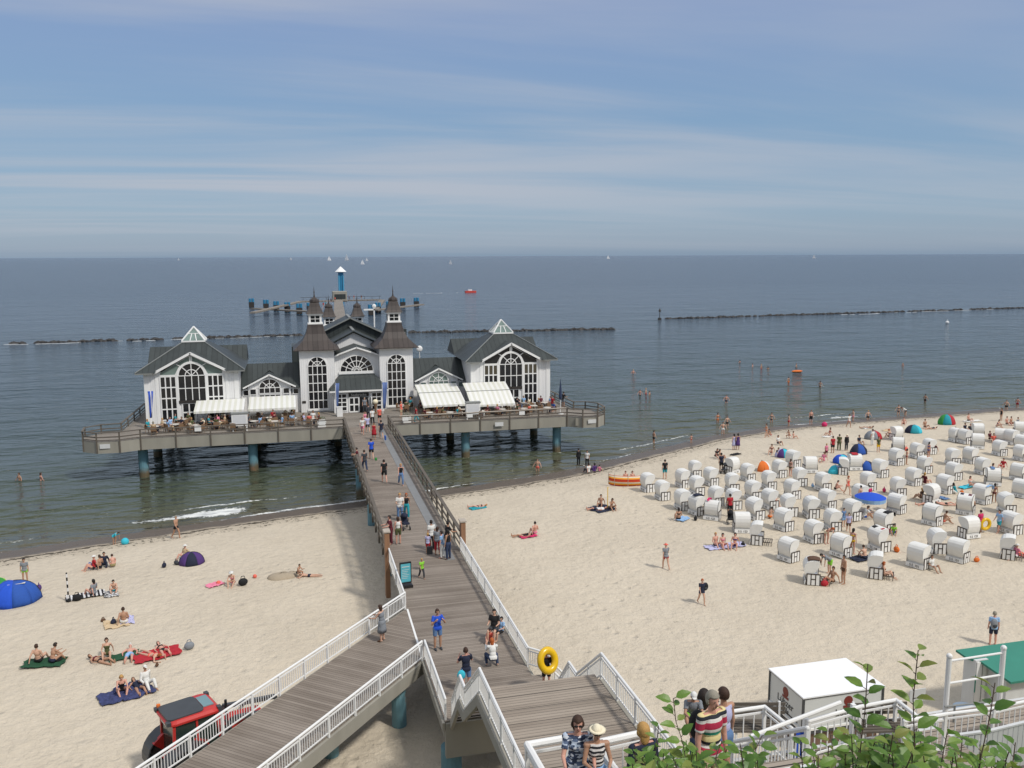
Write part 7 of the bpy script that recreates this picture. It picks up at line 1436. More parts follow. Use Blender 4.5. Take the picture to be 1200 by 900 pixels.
for x, y, lb in ((-5.3, 88.2, 'white menu shelter standing by the left terrace rail'), (18.2, 88.2, 'white menu shelter standing by the right terrace rail')):
    t_ = thing('menu_shelter', lb, 'menu shelter', (x, y, DZ)); mb = MB(); mb.box(-.75, .75, -.3, .3, .55, 1.75); mb.build('cabinet', M_white, t_); mb = MB(); mb.box(-.8, .8, -.36, .36, 1.752, 1.86); mb.build('top', M_ridge, t_)
    for s in (-.65, .65): q = MB(); q.box(s-.05, s+.05, -.25, .25, 0, .55); q.build('leg', M_white, t_)
    q = MB(); q.box(-.6, .6, -.31, -.302, .7, 1.6); q.build('panel', mat('menu_paper', (0.66, .67, .68), .5, .08), t_)
for x, lb in ((-9.1, 'small white card hung on the left terrace rail'), (23.2, 'small white card hung on the right terrace rail'), (17.6, 'white card below the right menu shelter'), (2.6, 'white sign under the left planter'), (10.9, 'white sign under the right planter')):
    mb = MB(); mb.box(-.3, .3, -.03, .0, .45, 1.0); o = mb.build('rail_card', M_white); o.location = (x, 86.82, DZ); tag(o, lb, 'card')
for x, lb in ((-17.3, 'pale notice plate fixed on the left deck corner edge'), (30.6, 'pale notice plate fixed on the right deck corner edge'), (20.7, 'pale notice plate on the deck beam right of the middle pile')):
    y = float(np.interp(x, [-18, -16, 28.2, 29.6, 31.2], [86.3, 86.2, 87, 85.9, 85.7])); mb = MB(); mb.box(-.45, .45, -.03, 0, -.62, -.2); o = mb.build('notice_plate', M_whitew); o.location = (x, y-.14, DZ); tag(o, lb, 'plate')
M_flagb = stripes('blue_white_flag', ['2a4fb0', '2a4fb0', 'd8d8e0', '2a4fb0', '2a4fb0'], .55, 0)
def flag(x, y, z0, h_, lb, w_=.5, mt=None):
    t_ = thing('flag', lb, 'flag', (x, y, DZ)); mb = MB(); mb.cyl((0, 0, 0), (0, 0, h_), .035, n=8); mb.build('pole', M_white, t_)
    mb = MB(); n = 6; vs = [(w_*(i/n)*(.5+.5*j/4), .06*math.sin(i*1.7+j), h_-.05-(h_-z0)*(1-j/4)) for j in range(5) for i in range(n+1)]; mb.add(vs, [(j*(n+1)+i, j*(n+1)+i+1, (j+1)*(n+1)+i+1, (j+1)*(n+1)+i) for j in range(4) for i in range(n)]); o = mb.build('cloth', mt or M_flagb, t_, True); o.modifiers.new('t', 'SOLIDIFY').thickness = .01
flag(-14.1, 91.5, 1.2, 3.9, 'blue and white flag at the left pavilion corner', .5)
M_ban = mat('blue_banner', (0.10, .16, .36), .7, .3, 3)
flag(4.35, 94.0, .9, 3.6, 'slim blue banner left of the porch', .42, M_ban); flag(9.35, 94.0, .6, 3.5, 'blue banner right of the porch', .6, M_ban)
t_ = thing('closed_parasol', 'closed dark blue parasol at the right pavilion corner', 'parasol', (28.0, 88.6, DZ)); mb = MB(); mb.cyl((0, 0, 0), (0, 0, 3.4), .04, n=8); mb.cyl((0, 0, 0), (0, 0, .1), .35, n=12); mb.build('pole', M_white, t_); mb = MB(); mb.lathe((0, 0, 1.6), [(.12, 0), (.19, .3), (.14, 1.0), (.05, 1.9), (0, 2.3)], 8); mb.build('canopy', cloth('dark_denim'), t_)
mb = MB(); mb.cb((0, 0, .5), (.6, .5, 1.0)); mb.cb((0, 0, 1.02), (.66, .56, .05)); o = mb.build('display_case', M_white); o.location = (4.7, 93.6, DZ); tag(o, 'white display case left of the porch steps', 'display case')
t_ = thing('ice_cream_sign', 'yellow topped ice cream figure sign right of the porch door', 'sign', (8.6, 94.3, DZ)); mb = MB(); mb.lathe((0, 0, 0), [(.22, 0), (.22, .1), (.07, .15), (.2, 1.1)], 10); mb.build('cone', M_cane, t_); mb = MB(); mb.ball((0, 0, 1.3), (.3, .3, .28), 10, 8); mb.build('scoop', cloth('cream'), t_, True)
person((29.6, 92.6, DZ), 'lean', -1.0, 1.75, ('tshirt', 'black'), ('shorts', 'grey'), ('hair_short', 'dark'), 'person in black leaning on the rail right of the right pavilion')
person((27.6, 90.2, DZ), 'stand', 2.0, 1.75, ('tshirt', 'red'), ('shorts', 'denim'), ('hair_short', 'dark'), 'person in red standing at the right end of the terrace')
person((11.0, 91.0, DZ), 'stand', 1.0, 1.75, ('tshirt', 'coral'), ('shorts', 'beige'), ('hair_short', 'ginger'), 'person in coral standing between walkway and right terrace tables')
for i, (x, y, c) in enumerate(((11, 300, 'red'), (13, 310, 'white'), (12.5, 292, 'pink'), (15, 330, 'navy'), (25, 356, 'red'), (23, 355.6, 'pink'), (28, 356, 'maroon'), (17, 340, 'coral'), (10, 285, 'light_blue'), (12, 305, 'teal'))):
    zz = DZ+.01 if i not in (4, 5, 6) else 3.9
    person((x*.985 if i not in (4, 5, 6) else x, y, zz), 'stand', i, 1.75, ('tshirt', c), ('shorts', 'black' if i % 2 else 'beige'), ('hair_short', 'brown'), 'tiny figure in %s on the outer pier behind the turrets' % c.replace('_', ' ')+(' at the stage' if i in (4, 5, 6) else ''), group='strollers on the outer pier')
# ================================================================== tractor
M_red = mat('red_tractor_paint', (0.48, 0.03, 0.025), .35, .1, 2); M_tyre = mat('tyre_rubber', (0.022, .022, .022), .8, .3, 8, .4); M_dgrey = mat('dark_grey_plastic', (0.05, .055, .06), .5, .2); M_cabg = mat('tinted_cab_glass', (0.02, .035, .03), .1, .3, 1.5, spec=.35)
pt = P(227, 826, 4.45); tz = float(ground(pt.x, pt.y)); tr = thing('tractor', 'red tractor with dark roof and front loader parked beside the walkway', 'tractor', (pt.x, pt.y, tz), math.radians(25)); tr.scale = (1.07, 1.07, 1.05)
# local: +x forward, cab centred at x = 0
mb = MB(); mb.box(-.95, .85, -.42, .42, .75, 1.15); mb.xz([(.75, .95), (2.55, .9), (2.65, 1.35), (2.45, 1.72), (.75, 1.88)], -.40, .40); mb.build('bonnet', M_red, tr)
mb = MB(); mb.box(-.8, 2.3, -.28, .28, .55, .80); mb.build('chassis', M_dgrey, tr)
def wheel(x, y, r, w_, nl):
    o = MB(); s = 1 if y > 0 else -1; n = nl*2; prof = [(r*.55, -w_/2), (r*.93, -w_/2), (r, -w_/3), (r, w_/3), (r*.93, w_/2), (r*.55, w_/2)]
    k = 28; vs = [(x+q*math.cos(2*PI*i/k), y+z, r+q*math.sin(2*PI*i/k)) for q, z in prof for i in range(k)]; o.add(vs, [(j*k+i, j*k+(i+1) % k, (j+1)*k+(i+1) % k, (j+1)*k+i) for j in range(5) for i in range(k)]+[(5*k+i, 5*k+(i+1) % k, (i+1) % k, i) for i in range(k)])
    for i in range(nl):
        a = 2*PI*i/nl
        for sd, da in ((-1, 0), (1, PI/nl)): c, s2 = math.cos(a+da), math.sin(a+da); o.bar((x+(r)*c, y+sd*w_*.48, r+r*s2), (x+(r)*math.cos(a+da+.14), y+sd*.02, r+r*math.sin(a+da+.14)), .06, .09)
    t_ = o.build('wheel', M_tyre, tr); h = MB(); h.cyl((x, y-w_*.32, r), (x, y+w_*.32, r), r*.56, n=20); h.cyl((x, y-w_*.4, r), (x, y+w_*.4, r), r*.2, n=12); h.build('rim', M_red, t_)
wheel(-.55, -.88, .86, .52, 18); wheel(-.55, .88, .86, .52, 18); wheel(1.95, -.82, .62, .42, 14); wheel(1.95, .82, .62, .42, 14)
for s in (-1, 1):
    mb = MB(); n = 9; pr_ = [(-.55+.98*math.cos(a), .86+.98*math.sin(a)) for a in [PI*1.04-PI*.86*i/n for i in range(n+1)]]; pi_ = [(-.55+.93*math.cos(a), .86+.93*math.sin(a)) for a in [PI*1.04-PI*.86*i/n for i in range(n+1)]]
    y0, y1 = sorted((s*.55, s*1.18)); mb.xz(pr_+pi_[::-1], y0, y1); mb.build('mudguard', M_dgrey, tr)
    mb = MB(); mb.xz([(-.95, 1.15), (.35, 1.15), (.2, 1.62), (-.2, 1.86), (-.9, 1.82), (-1.3, 1.5)], *sorted((s*.48, s*.62))); mb.build('wheel_housing', M_red, tr)
mb = MB(); cb = [(-.95, -.62, 1.2), (.72, -.50, 1.2), (.72, .50, 1.2), (-.95, .62, 1.2)]; ct = [(-.92, -.68, 2.55), (.55, -.62, 2.55), (.55, .62, 2.55), (-.92, .68, 2.55)]
mb.add(cb+ct, [(0, 1, 5, 4), (1, 2, 6, 5), (2, 3, 7, 6), (3, 0, 4, 7)]); mb.build('cab_glass', M_cabg, tr)
mb = MB()
for a, b in zip(cb, ct): mb.bar(a, b, .09)
mb.bar((-.1, -.60, 1.2), (-.15, -.66, 2.55), .07); mb.bar((-.1, .60, 1.2), (-.15, .66, 2.55), .07); mb.build('cab_frame', M_red, tr)
def rrect(cx, w_, d_, r): return [(cx+sx_*(w_/2-r)+r*math.cos(a), sy_*(d_/2-r)+r*math.sin(a)) for sx_, sy_, a0 in ((1, 1, 0), (-1, 1, PI/2), (-1, -1, PI), (1, -1, 1.5*PI)) for a in (a0, a0+PI/6, a0+PI/3, a0+PI/2)]
mb = MB(); lv = [(rrect(-.2, 1.70, 1.42, .22), 2.555), (rrect(-.2, 1.84, 1.54, .26), 2.60), (rrect(-.2, 1.84, 1.54, .26), 2.67), (rrect(-.2, 1.66, 1.36, .24), 2.745), (rrect(-.2, 1.3, 1.0, .2), 2.765)]
mb.add([(x, y, z) for pl_, z in lv for x, y in pl_], [(j*16+i, j*16+(i+1) % 16, (j+1)*16+(i+1) % 16, (j+1)*16+i) for j in range(4) for i in range(16)]+[tuple(range(64, 80)), tuple(range(15, -1, -1))]); rf = mb.build('cab_roof', M_red, tr)
mb = MB(); mb.xy(rrect(-.45, 1.25, 1.22, .16), 2.74, 2.80); mb.build('roof_cover', M_dgrey, rf)
mb = MB(); mb.cb((.38, 0, 2.78), (.36, .80, .04)); mb.build('roof_hatch', mat('pale_teal_glass', (0.16, .27, .29), .15, .1), rf)
for x, y in ((.66, -.62), (.66, .62), (-1.08, -.62), (-1.08, .62)): q = MB(); q.cb((x, y, 2.70), (.14, .2, .13)); q.build('work_lamp', M_dgrey, rf)
q = MB(); q.cyl((-1.0, .66, 2.6), (-1.0, .66, 2.85), .07, n=10); q.build('beacon', cloth('orange'), rf)
q = MB(); q.cb((-1.09, -.18, 2.60), (.04, .55, .14)); q.build('registration_plate', M_whitew, rf)
for s in (-1, 1):
    q = MB(); q.bar((.75, s*.6, 2.2), (.85, s*1.0, 2.25), .03); q.cb((.86, s*1.05, 2.1), (.06, .2, .34)); q.build('mirror', M_dgrey, tr)
    q = MB(); q.bar((.55, s*.52, 1.35), (1.2, s*.52, 2.05), .16); q.bar((1.2, s*.52, 2.05), (3.2, s*.52, 1.75), .15); q.bar((3.2, s*.52, 1.75), (3.5, s*.52, 1.0), .14); q.build('loader_arm', M_dgrey, tr)
    q = MB(); q.cyl((.9, s*.52, 1.1), (2.0, s*.52, 1.85), .05, n=8); q.build('hydraulic_ram', M_ridge, tr)
q = MB(); q.cyl((1.0, -.35, 1.8), (1.0, -.35, 2.75), .05, n=8); q.build('exhaust', M_blk, tr)
q = MB(); q.xz([(3.35, .95), (3.9, .95), (4.25, .65), (4.1, .35), (3.6, .3), (3.35, .6)], -.75, .75); q.bar((3.3, -.55, 1.4), (3.3, .55, 1.4), .1); q.build('bucket', M_dgrey, tr)
q = MB(); q.cb((-.25, 0, 1.45), (.5, .5, .5)); q.cb((-.5, 0, 1.85), (.14, .5, .6)); q.build('seat', M_dgrey, tr); q = MB(); q.cyl((.42, -.18, 1.75), (.42, .18, 1.82), .17, n=12, cap=False); q.cyl((.4, 0, 1.3), (.44, 0, 1.78), .03); q.build('steering_wheel', M_dgrey, tr)

# ================================================================== white beer kiosk
M_kpan = mat('white_kiosk_panel', (0.60, .62, .61), .4, .05, 1); M_krf = mat('white_kiosk_roof', (0.86, .87, .88), .45, .02); M_logo = mat('dark_red_logo', (0.17, .02, .012), .5, .1)
k0 = P(942, 817, 3.95); kz = float(ground(20.5, 29)); kk = thing('beer_kiosk', 'white box kiosk with brewery lettering standing on the sand', 'kiosk', (k0.x, k0.y, kz), 0)
W_, Dp, Hh = 3.6, 2.45, 3.95-kz
mb = MB(); mb.box(0, W_, 0, Dp, .95, Hh-.09); mb.build('panels', M_kpan, kk)
mb = MB(); mb.box(-.06, W_+.06, -.06, Dp+.06, Hh-.055, Hh); mb.build('roof', M_krf, kk)
mb = MB(); mb.box(-.04, W_+.04, -.04, Dp+.04, Hh-.10, Hh-.06)
for x, y in ((0, 0), (W_, 0), (W_, Dp), (0, Dp)): mb.box(x-.04, x+.04, y-.04, y+.04, .0, Hh-.1)
mb.box(-.03, W_+.03, -.03, Dp+.03, .80, .95); mb.build('frame', M_dgrey, kk)
mb = MB(); mb.box(.1, W_-.1, .1, Dp-.1, .1, .8); mb.build('base', mat('brown_base', (0.16, .10, .07), .7, .3, 4), kk)
mb = MB(); mb.box(-.05, .0, .05, Dp-.05, .95, 1.03); mb.box(.05, W_-.05, -.05, 0, .95, 1.03); mb.build('flap_edge', M_white, kk)
bx = -.005; LX = lambda y, z, s=1: Matrix.Translation((-.012, y, z)) @ Matrix.Rotation(-PI/2, 4, 'Z') @ Matrix.Rotation(PI/2, 4, 'X')
def logo(front):
    mb = MB(); n = 16
    if front: mb.xz([(2.02+.20*math.cos(PI*2*i/n), Hh-.42+.20*math.sin(2*PI*i/n)) for i in range(n)], -.012, -.002)
    else: mb.yz([(1.25+.20*math.cos(PI*2*i/n), Hh-.42+.20*math.sin(2*PI*i/n)) for i in range(n)], -.012, -.002)
    mb.build('emblem', M_logo, kk)
    mb = MB(); (mb.box(1.80, 2.24, -.018, -.013, Hh-.70, Hh-.60) if front else mb.box(-.018, -.013, 1.03, 1.47, Hh-.70, Hh-.60)); mb.build('emblem_band', M_logo, kk)
logo(True); logo(False)
text_mesh('L\u00fcbzer', .42, M_num, kk, TFRONT(2.02, -.012, Hh-.88)); text_mesh('Pils', .36, M_num, kk, TFRONT(2.12, -.012, Hh-1.20))
text_mesh('L\u00fcbzer', .42, M_num, kk, LX(1.25, Hh-.88)); text_mesh('Pils', .36, M_num, kk, LX(1.2, Hh-1.20)); mb = MB(); mb.box(-.012, -.004, .35, 1.6, 1.10, 1.16); mb.box(-.012, -.004, 1.75, 1.9, 1.06, 1.22); mb.build('small_print', M_num, kk)

# ================================================================== green roofed hut
M_green = mat('green_roof_sheet', (0.03, .21, .15), .5, .12, 1.5)
h0 = P(1120, 762, 4.2); gz = float(ground(29, 29)); hut = thing('green_roofed_hut', 'white hut with a slanting green roof at the right edge', 'hut', (0, 0, 0), 0)
A_, B_2, C_2, D_2 = P(1120, 762, 4.2), P(1169, 756, 4.2), P(1232, 806, 4.0), P(1166, 797, 3.7)
rp_ = [P(1120, 762, 4.3), P(1170, 756, 4.3), P(1240, 815, 4.0), P(1172, 795.5, 3.8), P(1150, 786, 3.95)]
x0_, x1_ = rp_[0].x, rp_[1].x+2.6
yb_, yf_ = rp_[0].y, rp_[3].y; xm = PY(1151, 775, yb_-.9).x; yl = yb_-.75
mb = MB(); mb.slab([(x0_, yb_, 4.32), (x0_+4.9, yb_, 4.32), (x0_+4.9, yf_-.3, 3.77), (xm+.35, yf_-.3, 3.77), (xm, yl-.1, 4.12), (x0_+.12, yl+.25, 4.20)], .09); mb.build('roof', M_green, hut)
mb = MB(); mb.add([(xm+.42, yl, gz), (x0_+4.7, yl, gz), (x0_+4.7, yf_+.05, gz), (xm+.5, yf_+.05, gz), (xm+.42, yl, 4.02), (x0_+4.7, yl, 4.02), (x0_+4.7, yf_+.05, 3.70), (xm+.5, yf_+.05, 3.70)], [(0, 1, 5, 4), (1, 2, 6, 5), (2, 3, 7, 6), (3, 0, 4, 7)]); mb.build('wall', M_whitew, hut)
zt_ = ztop0(PY(1130, 770, yl-.05), 769) if False else 4.05
mb = MB(); mb.box(x0_+.32, xm+.40, yl-.06, yb_-.15, gz, 4.16); mb.build('wall', M_whitew, hut)
mb = MB(); mb.box(x0_+.36, xm+.28, yl-.10, yl-.062, gz+.1, 4.10); mb.build('door', M_white, hut)
mb = MB(); [mb.box(x, x+.03, yl-.112, yl-.101, gz+.12, 4.08) for x in (x0_+.62, x0_+1.0)]; mb.build('door_joint', M_ridge, hut)
mb = MB(); mb.add([(x0_+.36, yb_-.55, 2.9), (x0_+.365, yb_-.85, 2.75), (x0_+.37, yb_-.85, 3.5), (x0_+.36, yb_-.55, 3.7)], [(0, 1, 2, 3)]); mb.v = [(x-.02, y, z) for x, y, z in mb.v]; o = mb.build('opening', M_green, hut); o.modifiers.new('t', 'SOLIDIFY').thickness = .02
mb = MB(); mb.cyl((0, 0, 0), (0, 0, .62), .09); mb.cyl((0, 0, .62), (0, 0, .72), .48, n=18); o = mb.build('round_table', mat('blue_grey_table', (0.2, .26, .33), .5, .1)); o.location = P(1132, 830, 3.1)-Vector((0, 0, .7)); tag(o, 'round blue grey table beside the green roofed hut', 'table')

# ================================================================== bluff platforms, stairs and railings at the foot of the picture
def platform(name, label, x0, x1, y0, y1, z, mt=None, cat='platform'):
    t_ = thing(name, label, cat, (x0, y0, z)); mb = MB(); mb.box(0, x1-x0, 0, y1-y0, -.08, 0); mb.build('deck_boards', mt or M_land, t_)
    mb = MB(); mb.box(.02, x1-x0-.02, y1-y0, y1-y0+.1, -.4, .01); mb.box(-.1, 0, .02, y1-y0, -.4, .01); mb.build('edge_beam', M_whitew, t_)
    for fx in (.3, x1-x0-.3):
        g0 = float(ground(x0+fx, y1-.4)); q = MB(); q.cyl((fx, y1-y0-.4, g0-z-.5), (fx, y1-y0-.4, -.09), .14, n=10); q.build('support_post', M_whitew, t_)
    return t_
# flight from the pier landing up to the mid platform
up = thing('upper_stairs', 'broad wooden stairs climbing from the pier landing towards the camera', 'stairs', (0, 0, 0))
mb = MB(); flight(mb, 5.3, 9.0, 18.88, UZ, 12.3, 12.2, 22); mb.build('treads', M_land, up)
for x in (5.19, 9.01): mb = MB(); mb.yz([(18.88, UZ-.35), (12.3, 11.85), (12.3, 12.2), (18.88, UZ)], x, x+.1); mb.build('side_beam', M_whitew, up)
bar_rail(up, [(9.15, 18.88, UZ), (9.15, 13.4, 11.4)], pick=.14)
pm = platform('stair_landing', 'landing with white railings just below the camera where people come up', 2.2, 8.8, 8.6, 12.25, 12.25)
R0 = P(618, 873, 13.4); R1 = P(664, 865, 13.4); R2 = P(698, 871, 13.4); R3 = P(762, 857, 13.4)
lo = Vector((2.2, 8.6, 12.25))
def lc(p, z=12.27): return Vector((p.x, p.y, z))-lo
bar_rail(pm, [lc(R0)+Vector((.12, -3.0, 0)), lc(R0), lc(R1)], hgt=1.13, r=.045, pick=.5, step=2.5, name='railing')
bar_rail(pm, [lc(R2)+Vector((.15, -2.9, 0)), lc(R2), lc(R3)], hgt=1.13, r=.045, pick=.5, step=2.5, name='railing')
# terrace on the right with benches and white picket railings
T1 = platform('cliff_walkway', 'boarded walkway with white railings crossing the lower right', 9.3, 15.4, 13.0, 17.0, 9.3)
l1 = Vector((9.3, 13.0, 9.3)); q_ = lambda u, v, z=10.3: P(u, v, z)-l1-Vector((0, 0, 1.0-.02))
a1, a2, a3 = q_(835, 838), q_(896, 829), q_(928, 855)
bar_rail(T1, [a1, a2, a3], hgt=1.0, pick=.28, step=1.2)
b1, b2, b3 = q_(948, 846), q_(1008, 829), q_(1050, 821)
bar_rail(T1, [b1, b2, b3, q_(1072, 838)], hgt=1.0, pick=.2, step=1.4)
bar_rail(T1, [q_(1060, 846), q_(1108, 838)], hgt=1.0, pick=.2, step=1.4)
mb = MB(); mb.cyl(q_(880, 864)+Vector((0, 0, 1)), q_(985, 824, 10.7)+Vector((0, 0, 1.0)), .05, n=8)
for u, v in ((944, 842), (1000, 826)): p_ = q_(u, v); mb.bar(p_, p_+Vector((0, 0, 1.0)), .10)
mb.build('handrail', M_white, T1)
def bench(loc, rz, lb):
    t_ = thing('slatted_bench', lb, 'bench', loc, rz)
    mb = MB(); [mb.box(-.75, .75, -.28+i*.12, -.20+i*.12, .42, .46) for i in range(5)]; mb.build('seat', M_wood, t_)
    mb = MB(); [mb.box(-.75, .75, .34, .37, .55+i*.11, .63+i*.11) for i in range(3)]; mb.build('backrest', M_wood, t_)
    for s in (-1, 1): q = MB(); q.bar((s*.6, -.22, 0), (s*.6, -.22, .42), .05); q.bar((s*.6, .34, 0), (s*.6, .36, .88), .05); q.build('leg', M_white, t_)
p_ = P(889, 850, 9.75); bench((p_.x, p_.y, 9.3), -.25, 'grey slatted bench inside the left white railing corner'); p_ = P(1035, 850, 9.75); bench((p_.x, p_.y, 9.3), -.2, 'grey slatted bench behind the foreground leaves at the right railing')
mb = MB(); mb.slab([(0, 0, 0), (.4, .05, -.02), (.38, .1, -.6), (0, .05, -.65)], .02); o = mb.build('blue_cloth', cloth('bright_blue')); o.location = P(936, 862, 10.0)+Vector((0, .1, 0)); tag(o, 'bright blue cloth hung behind the white pickets', 'cloth')
# lower boarded walkway right with a tall two-rail frame
T2 = platform('lower_walkway', 'lower boarded walkway before the green roofed hut', 16.5, 31, 17.3, 20.4, 7.45)
l2 = Vector((16.5, 17.3, 7.45)); q2 = lambda u, v, z=8.5: P(u, v, z)-l2-Vector((0, 0, 1.03))
bar_rail(T2, [q2(1098, 838, 8.5), q2(1165, 830, 8.5), q2(1215, 819, 8.5)], hgt=1.03, pick=.2, step=1.6)
mb = MB(); bw_ = [P(1100, 866, 8.9), P(1160, 858, 8.9), P(1225, 842, 8.9)]
for a, b in zip(bw_[:-1], bw_[1:]):
    n = int((b-a).length/.17)
    for i in range(n): p_ = a.lerp(b, i/n)-l2; mb.box(p_.x-.07, p_.x+.07, p_.y-.02, p_.y+.02, p_.z-1.15-.03*(i % 2), p_.z)
    mb.bar(a-l2+Vector((0, 0, .04)), b-l2+Vector((0, 0, .04)), .09, .05); mb.bar(a-l2+Vector((0, .06, -.35)), b-l2+Vector((0, .06, -.35)), .05, .08)
mb.build('picket_panel', M_whitew, T2)
fr = thing('white_goal_frame', 'tall white frame of two posts and two rails in front of the green roof', 'frame', (0, 0, 0))
def ztop(p, v):
    z = p.z
    for _ in range(40):
        if proj((p.x, p.y, z))[1] <= v: break
        z += .05
    return z
pa = P(1107, 845, 7.46); pb = P(1170, 834, 7.46); za, zb_ = ztop(pa, 770), ztop(pb, 760)
for p_, z_ in ((pa, za), (pb, zb_)): q = MB(); q.cyl(p_, (p_.x, p_.y, z_), .075, n=10); q.ball((p_.x, p_.y, z_+.03), .09, 10, 6); q.build('post', M_white, fr)
for dz in (.12, .82): q = MB(); q.cyl((pa.x, pa.y, za-dz), (pb.x, pb.y, zb_-dz), .035, n=8); q.build('rail', M_white, fr)
q = MB(); c0 = P(1107, 828, 8.0); c1 = P(1154, 823, 8.0); q.tube([c0, c1], .025); q.cyl(P(1119, 826, 8.0), P(1119, 826, 8.0)-Vector((0, 0, .9)), .03); q.cyl(P(1152, 823.5, 8.0), P(1152, 823.5, 8.0)-Vector((0, 0, .9)), .03); o = q.build('steel_handrail', M_ridge); tag(o, 'thin grey steel handrail by the round table', 'handrail')
mb = MB(); p_ = P(1078, 838, 8.0); mb.box(-.35, .35, 0, .03, 0, .5); mb.box(-.02, .02, 0, .03, -.9, 0); o = mb.build('small_sign', M_whitew); o.location = P(1075, 822, 4.0); tag(o, 'small white notice board on a post behind the leaves', 'sign')

# swim ring carrier on the beach steps beside the pier
bs = thing('beach_steps', 'short white railed steps from the pier down to the sand', 'steps', (9.1, 29.6, DZ)); mb = MB()
for i in range(8): mb.box(.05+i*.27, .36+i*.27, .7, 2.3, -.32-i*.3, -.26-i*.3)
mb.box(-.1, .3, .7, 2.6, -.06, -.005); mb.build('treads', M_deck, bs); bar_rail(bs, [(.3, 2.35, 0), (2.4, 2.35, -2.3)], pick=.3, hgt=1.0); bar_rail(bs, [(.3, .65, 0), (2.4, .65, -2.3)], pick=.3, hgt=1.0)
rc = PY(642, 774, 30.4); mb = MB(); R_, r2 = .33, .135; k1, k2 = 24, 10
mb.add([((R_+r2*math.cos(2*PI*j/k2))*math.cos(2*PI*i/k1), r2*math.sin(2*PI*j/k2), (R_+r2*math.cos(2*PI*j/k2))*math.sin(2*PI*i/k1)*1.15) for i in range(k1) for j in range(k2)], [(i*k2+j, i*k2+(j+1) % k2, ((i+1) % k1)*k2+(j+1) % k2, ((i+1) % k1)*k2+j) for i in range(k1) for j in range(k2)])
o = mb.build('swim_ring', mat('yellow_vinyl', (0.72, .45, .01), .25, .06, 2), None, True); o.location = rc; o.rotation_euler = (-.35, .1, .25); tag(o, 'big yellow swim ring carried at the steps beside the pier', 'swim ring')
pz = rc.z-1.35; person((rc.x+.03, rc.y+.30, pz), 'carry', 2.9, 1.6, ('tshirt', 'black'), ('shorts', 'black'), ('hair_short', 'black'), 'person in black half hidden behind the yellow swim ring')
p_ = P(1152, 628, 1.6); mb = MB(); mb.add([((.36+.12*math.cos(2*PI*j/8))*math.cos(2*PI*i/16), .12*math.sin(2*PI*j/8), (.36+.12*math.cos(2*PI*j/8))*math.sin(2*PI*i/16)) for i in range(16) for j in range(8)], [(i*8+j, i*8+(j+1) % 8, ((i+1) % 16)*8+(j+1) % 8, ((i+1) % 16)*8+j) for i in range(16) for j in range(8)])
o = mb.build('swim_ring', MATS['yellow_vinyl'], None, True); g_ = G(1154, 624); o.location = g_+Vector((0, 0, .62)); tag(o, 'yellow swim ring held by the person in bright pink', 'swim ring')

# ================================================================== people at the foot of the picture
def patch_mat(name, cs, sc=9):
    mt = bpy.data.materials.new(name); mt.use_nodes = True; t, nn, lk = nodes(mt); b = t.nodes['Principled BSDF']
    tcn = nn('ShaderNodeTexCoord'); mp_ = nn('ShaderNodeMapping'); mp_.inputs['Scale'].default_value = (1, 1, 2.2); lk(tcn.outputs['Object'], mp_.inputs[0]); v = nn('ShaderNodeTexVoronoi', i_Scale=sc, distance='CHEBYCHEV'); lk(mp_.outputs[0], v.inputs[0]); sp = nn('ShaderNodeSeparateColor'); lk(v.outputs['Color'], sp.inputs[0])
    cr = nn('ShaderNodeValToRGB'); cr.color_ramp.interpolation = 'CONSTANT'; lk(sp.outputs[0], cr.inputs[0]); e = cr.color_ramp.elements; e[0].color = (*lin(cs[0]), 1); e[1].position = 1/len(cs); e[1].color = (*lin(cs[1]), 1)
    for i in range(2, len(cs)): q = e.new(i/len(cs)); q.color = (*lin(cs[i]), 1)
    lk(cr.outputs[0], b.inputs['Base Color']); b.inputs['Roughness'].default_value = .85; return mt
M_blouse = patch_mat('blue_white_check_blouse', ['a8b8cc', '28344e', 'd4dae2', '5c6c88', 'b8c4d4', '39465f'], 13)
M_polo = stripes('striped_polo', ['d8c890', 'd8c890', '2c8c74', 'd8d4cc', 'b02c48', 'b02c48', 'd8d4cc', '20242c'], .36, 2)
M_bws = stripes('black_white_top', ['d0ccc8', '1c1c22'], .07, 2)
def near_person(u, v, Z, hgt, pose, rz, *a, fem=False, gl=False, hd=None, **k):
    """head centre seen at (u, v) at depth Z"""
    q = ray(u, v); hp = Vector(np.array([0, 0, CAMH])+q*Z); B = body(pose, True, fem); s = hgt/1.72
    hl = B['J']['head']*s; c, sn = math.cos(rz), math.sin(rz); off = Vector((hl.x*c-hl.y*sn, hl.x*sn+hl.y*c, hl.z))
    o = person(hp-off, pose, rz, hgt, *a, hi=True, fem=fem, **k); 
    if hd != 'back': face(o, pose, True, fem, glasses=gl)
    return o
near_person(677, 848, 13.2, 1.70, 'lean', PI*.93, ('tshirt', M_blouse), ('trousers', 'black'), ('hair_short', 'brown'), 'person in blue and white checked blouse with sunglasses at the railing opening', fem=True, gl=True, skin=2, extra=(('hair_long', 'brown'),))
near_person(699.5, 858, 13.1, 1.55, 'carry', PI*.97, ('tank', M_bws), ('trousers', 'light_blue'), ('hat', 'cream'), 'person in striped top and cream hat beside the checked blouse', fem=True, gl=True, skin=1)
near_person(754, 857, 12.0, 1.66, 'stand', .15, ('longsleeve', 'navy'), ('trousers', 'navy'), ('hair_long', 'blond'), 'blond person in navy vest seen from behind by the leaves', fem=True, hd='back')
pp = near_person(835, 820, 11.9, 1.80, 'stand', PI*1.08, ('tshirt', M_polo), ('shorts', 'beige'), ('hair_short', 'grey'), 'grey haired person in multicoloured striped polo shirt behind the leaves', skin=2)
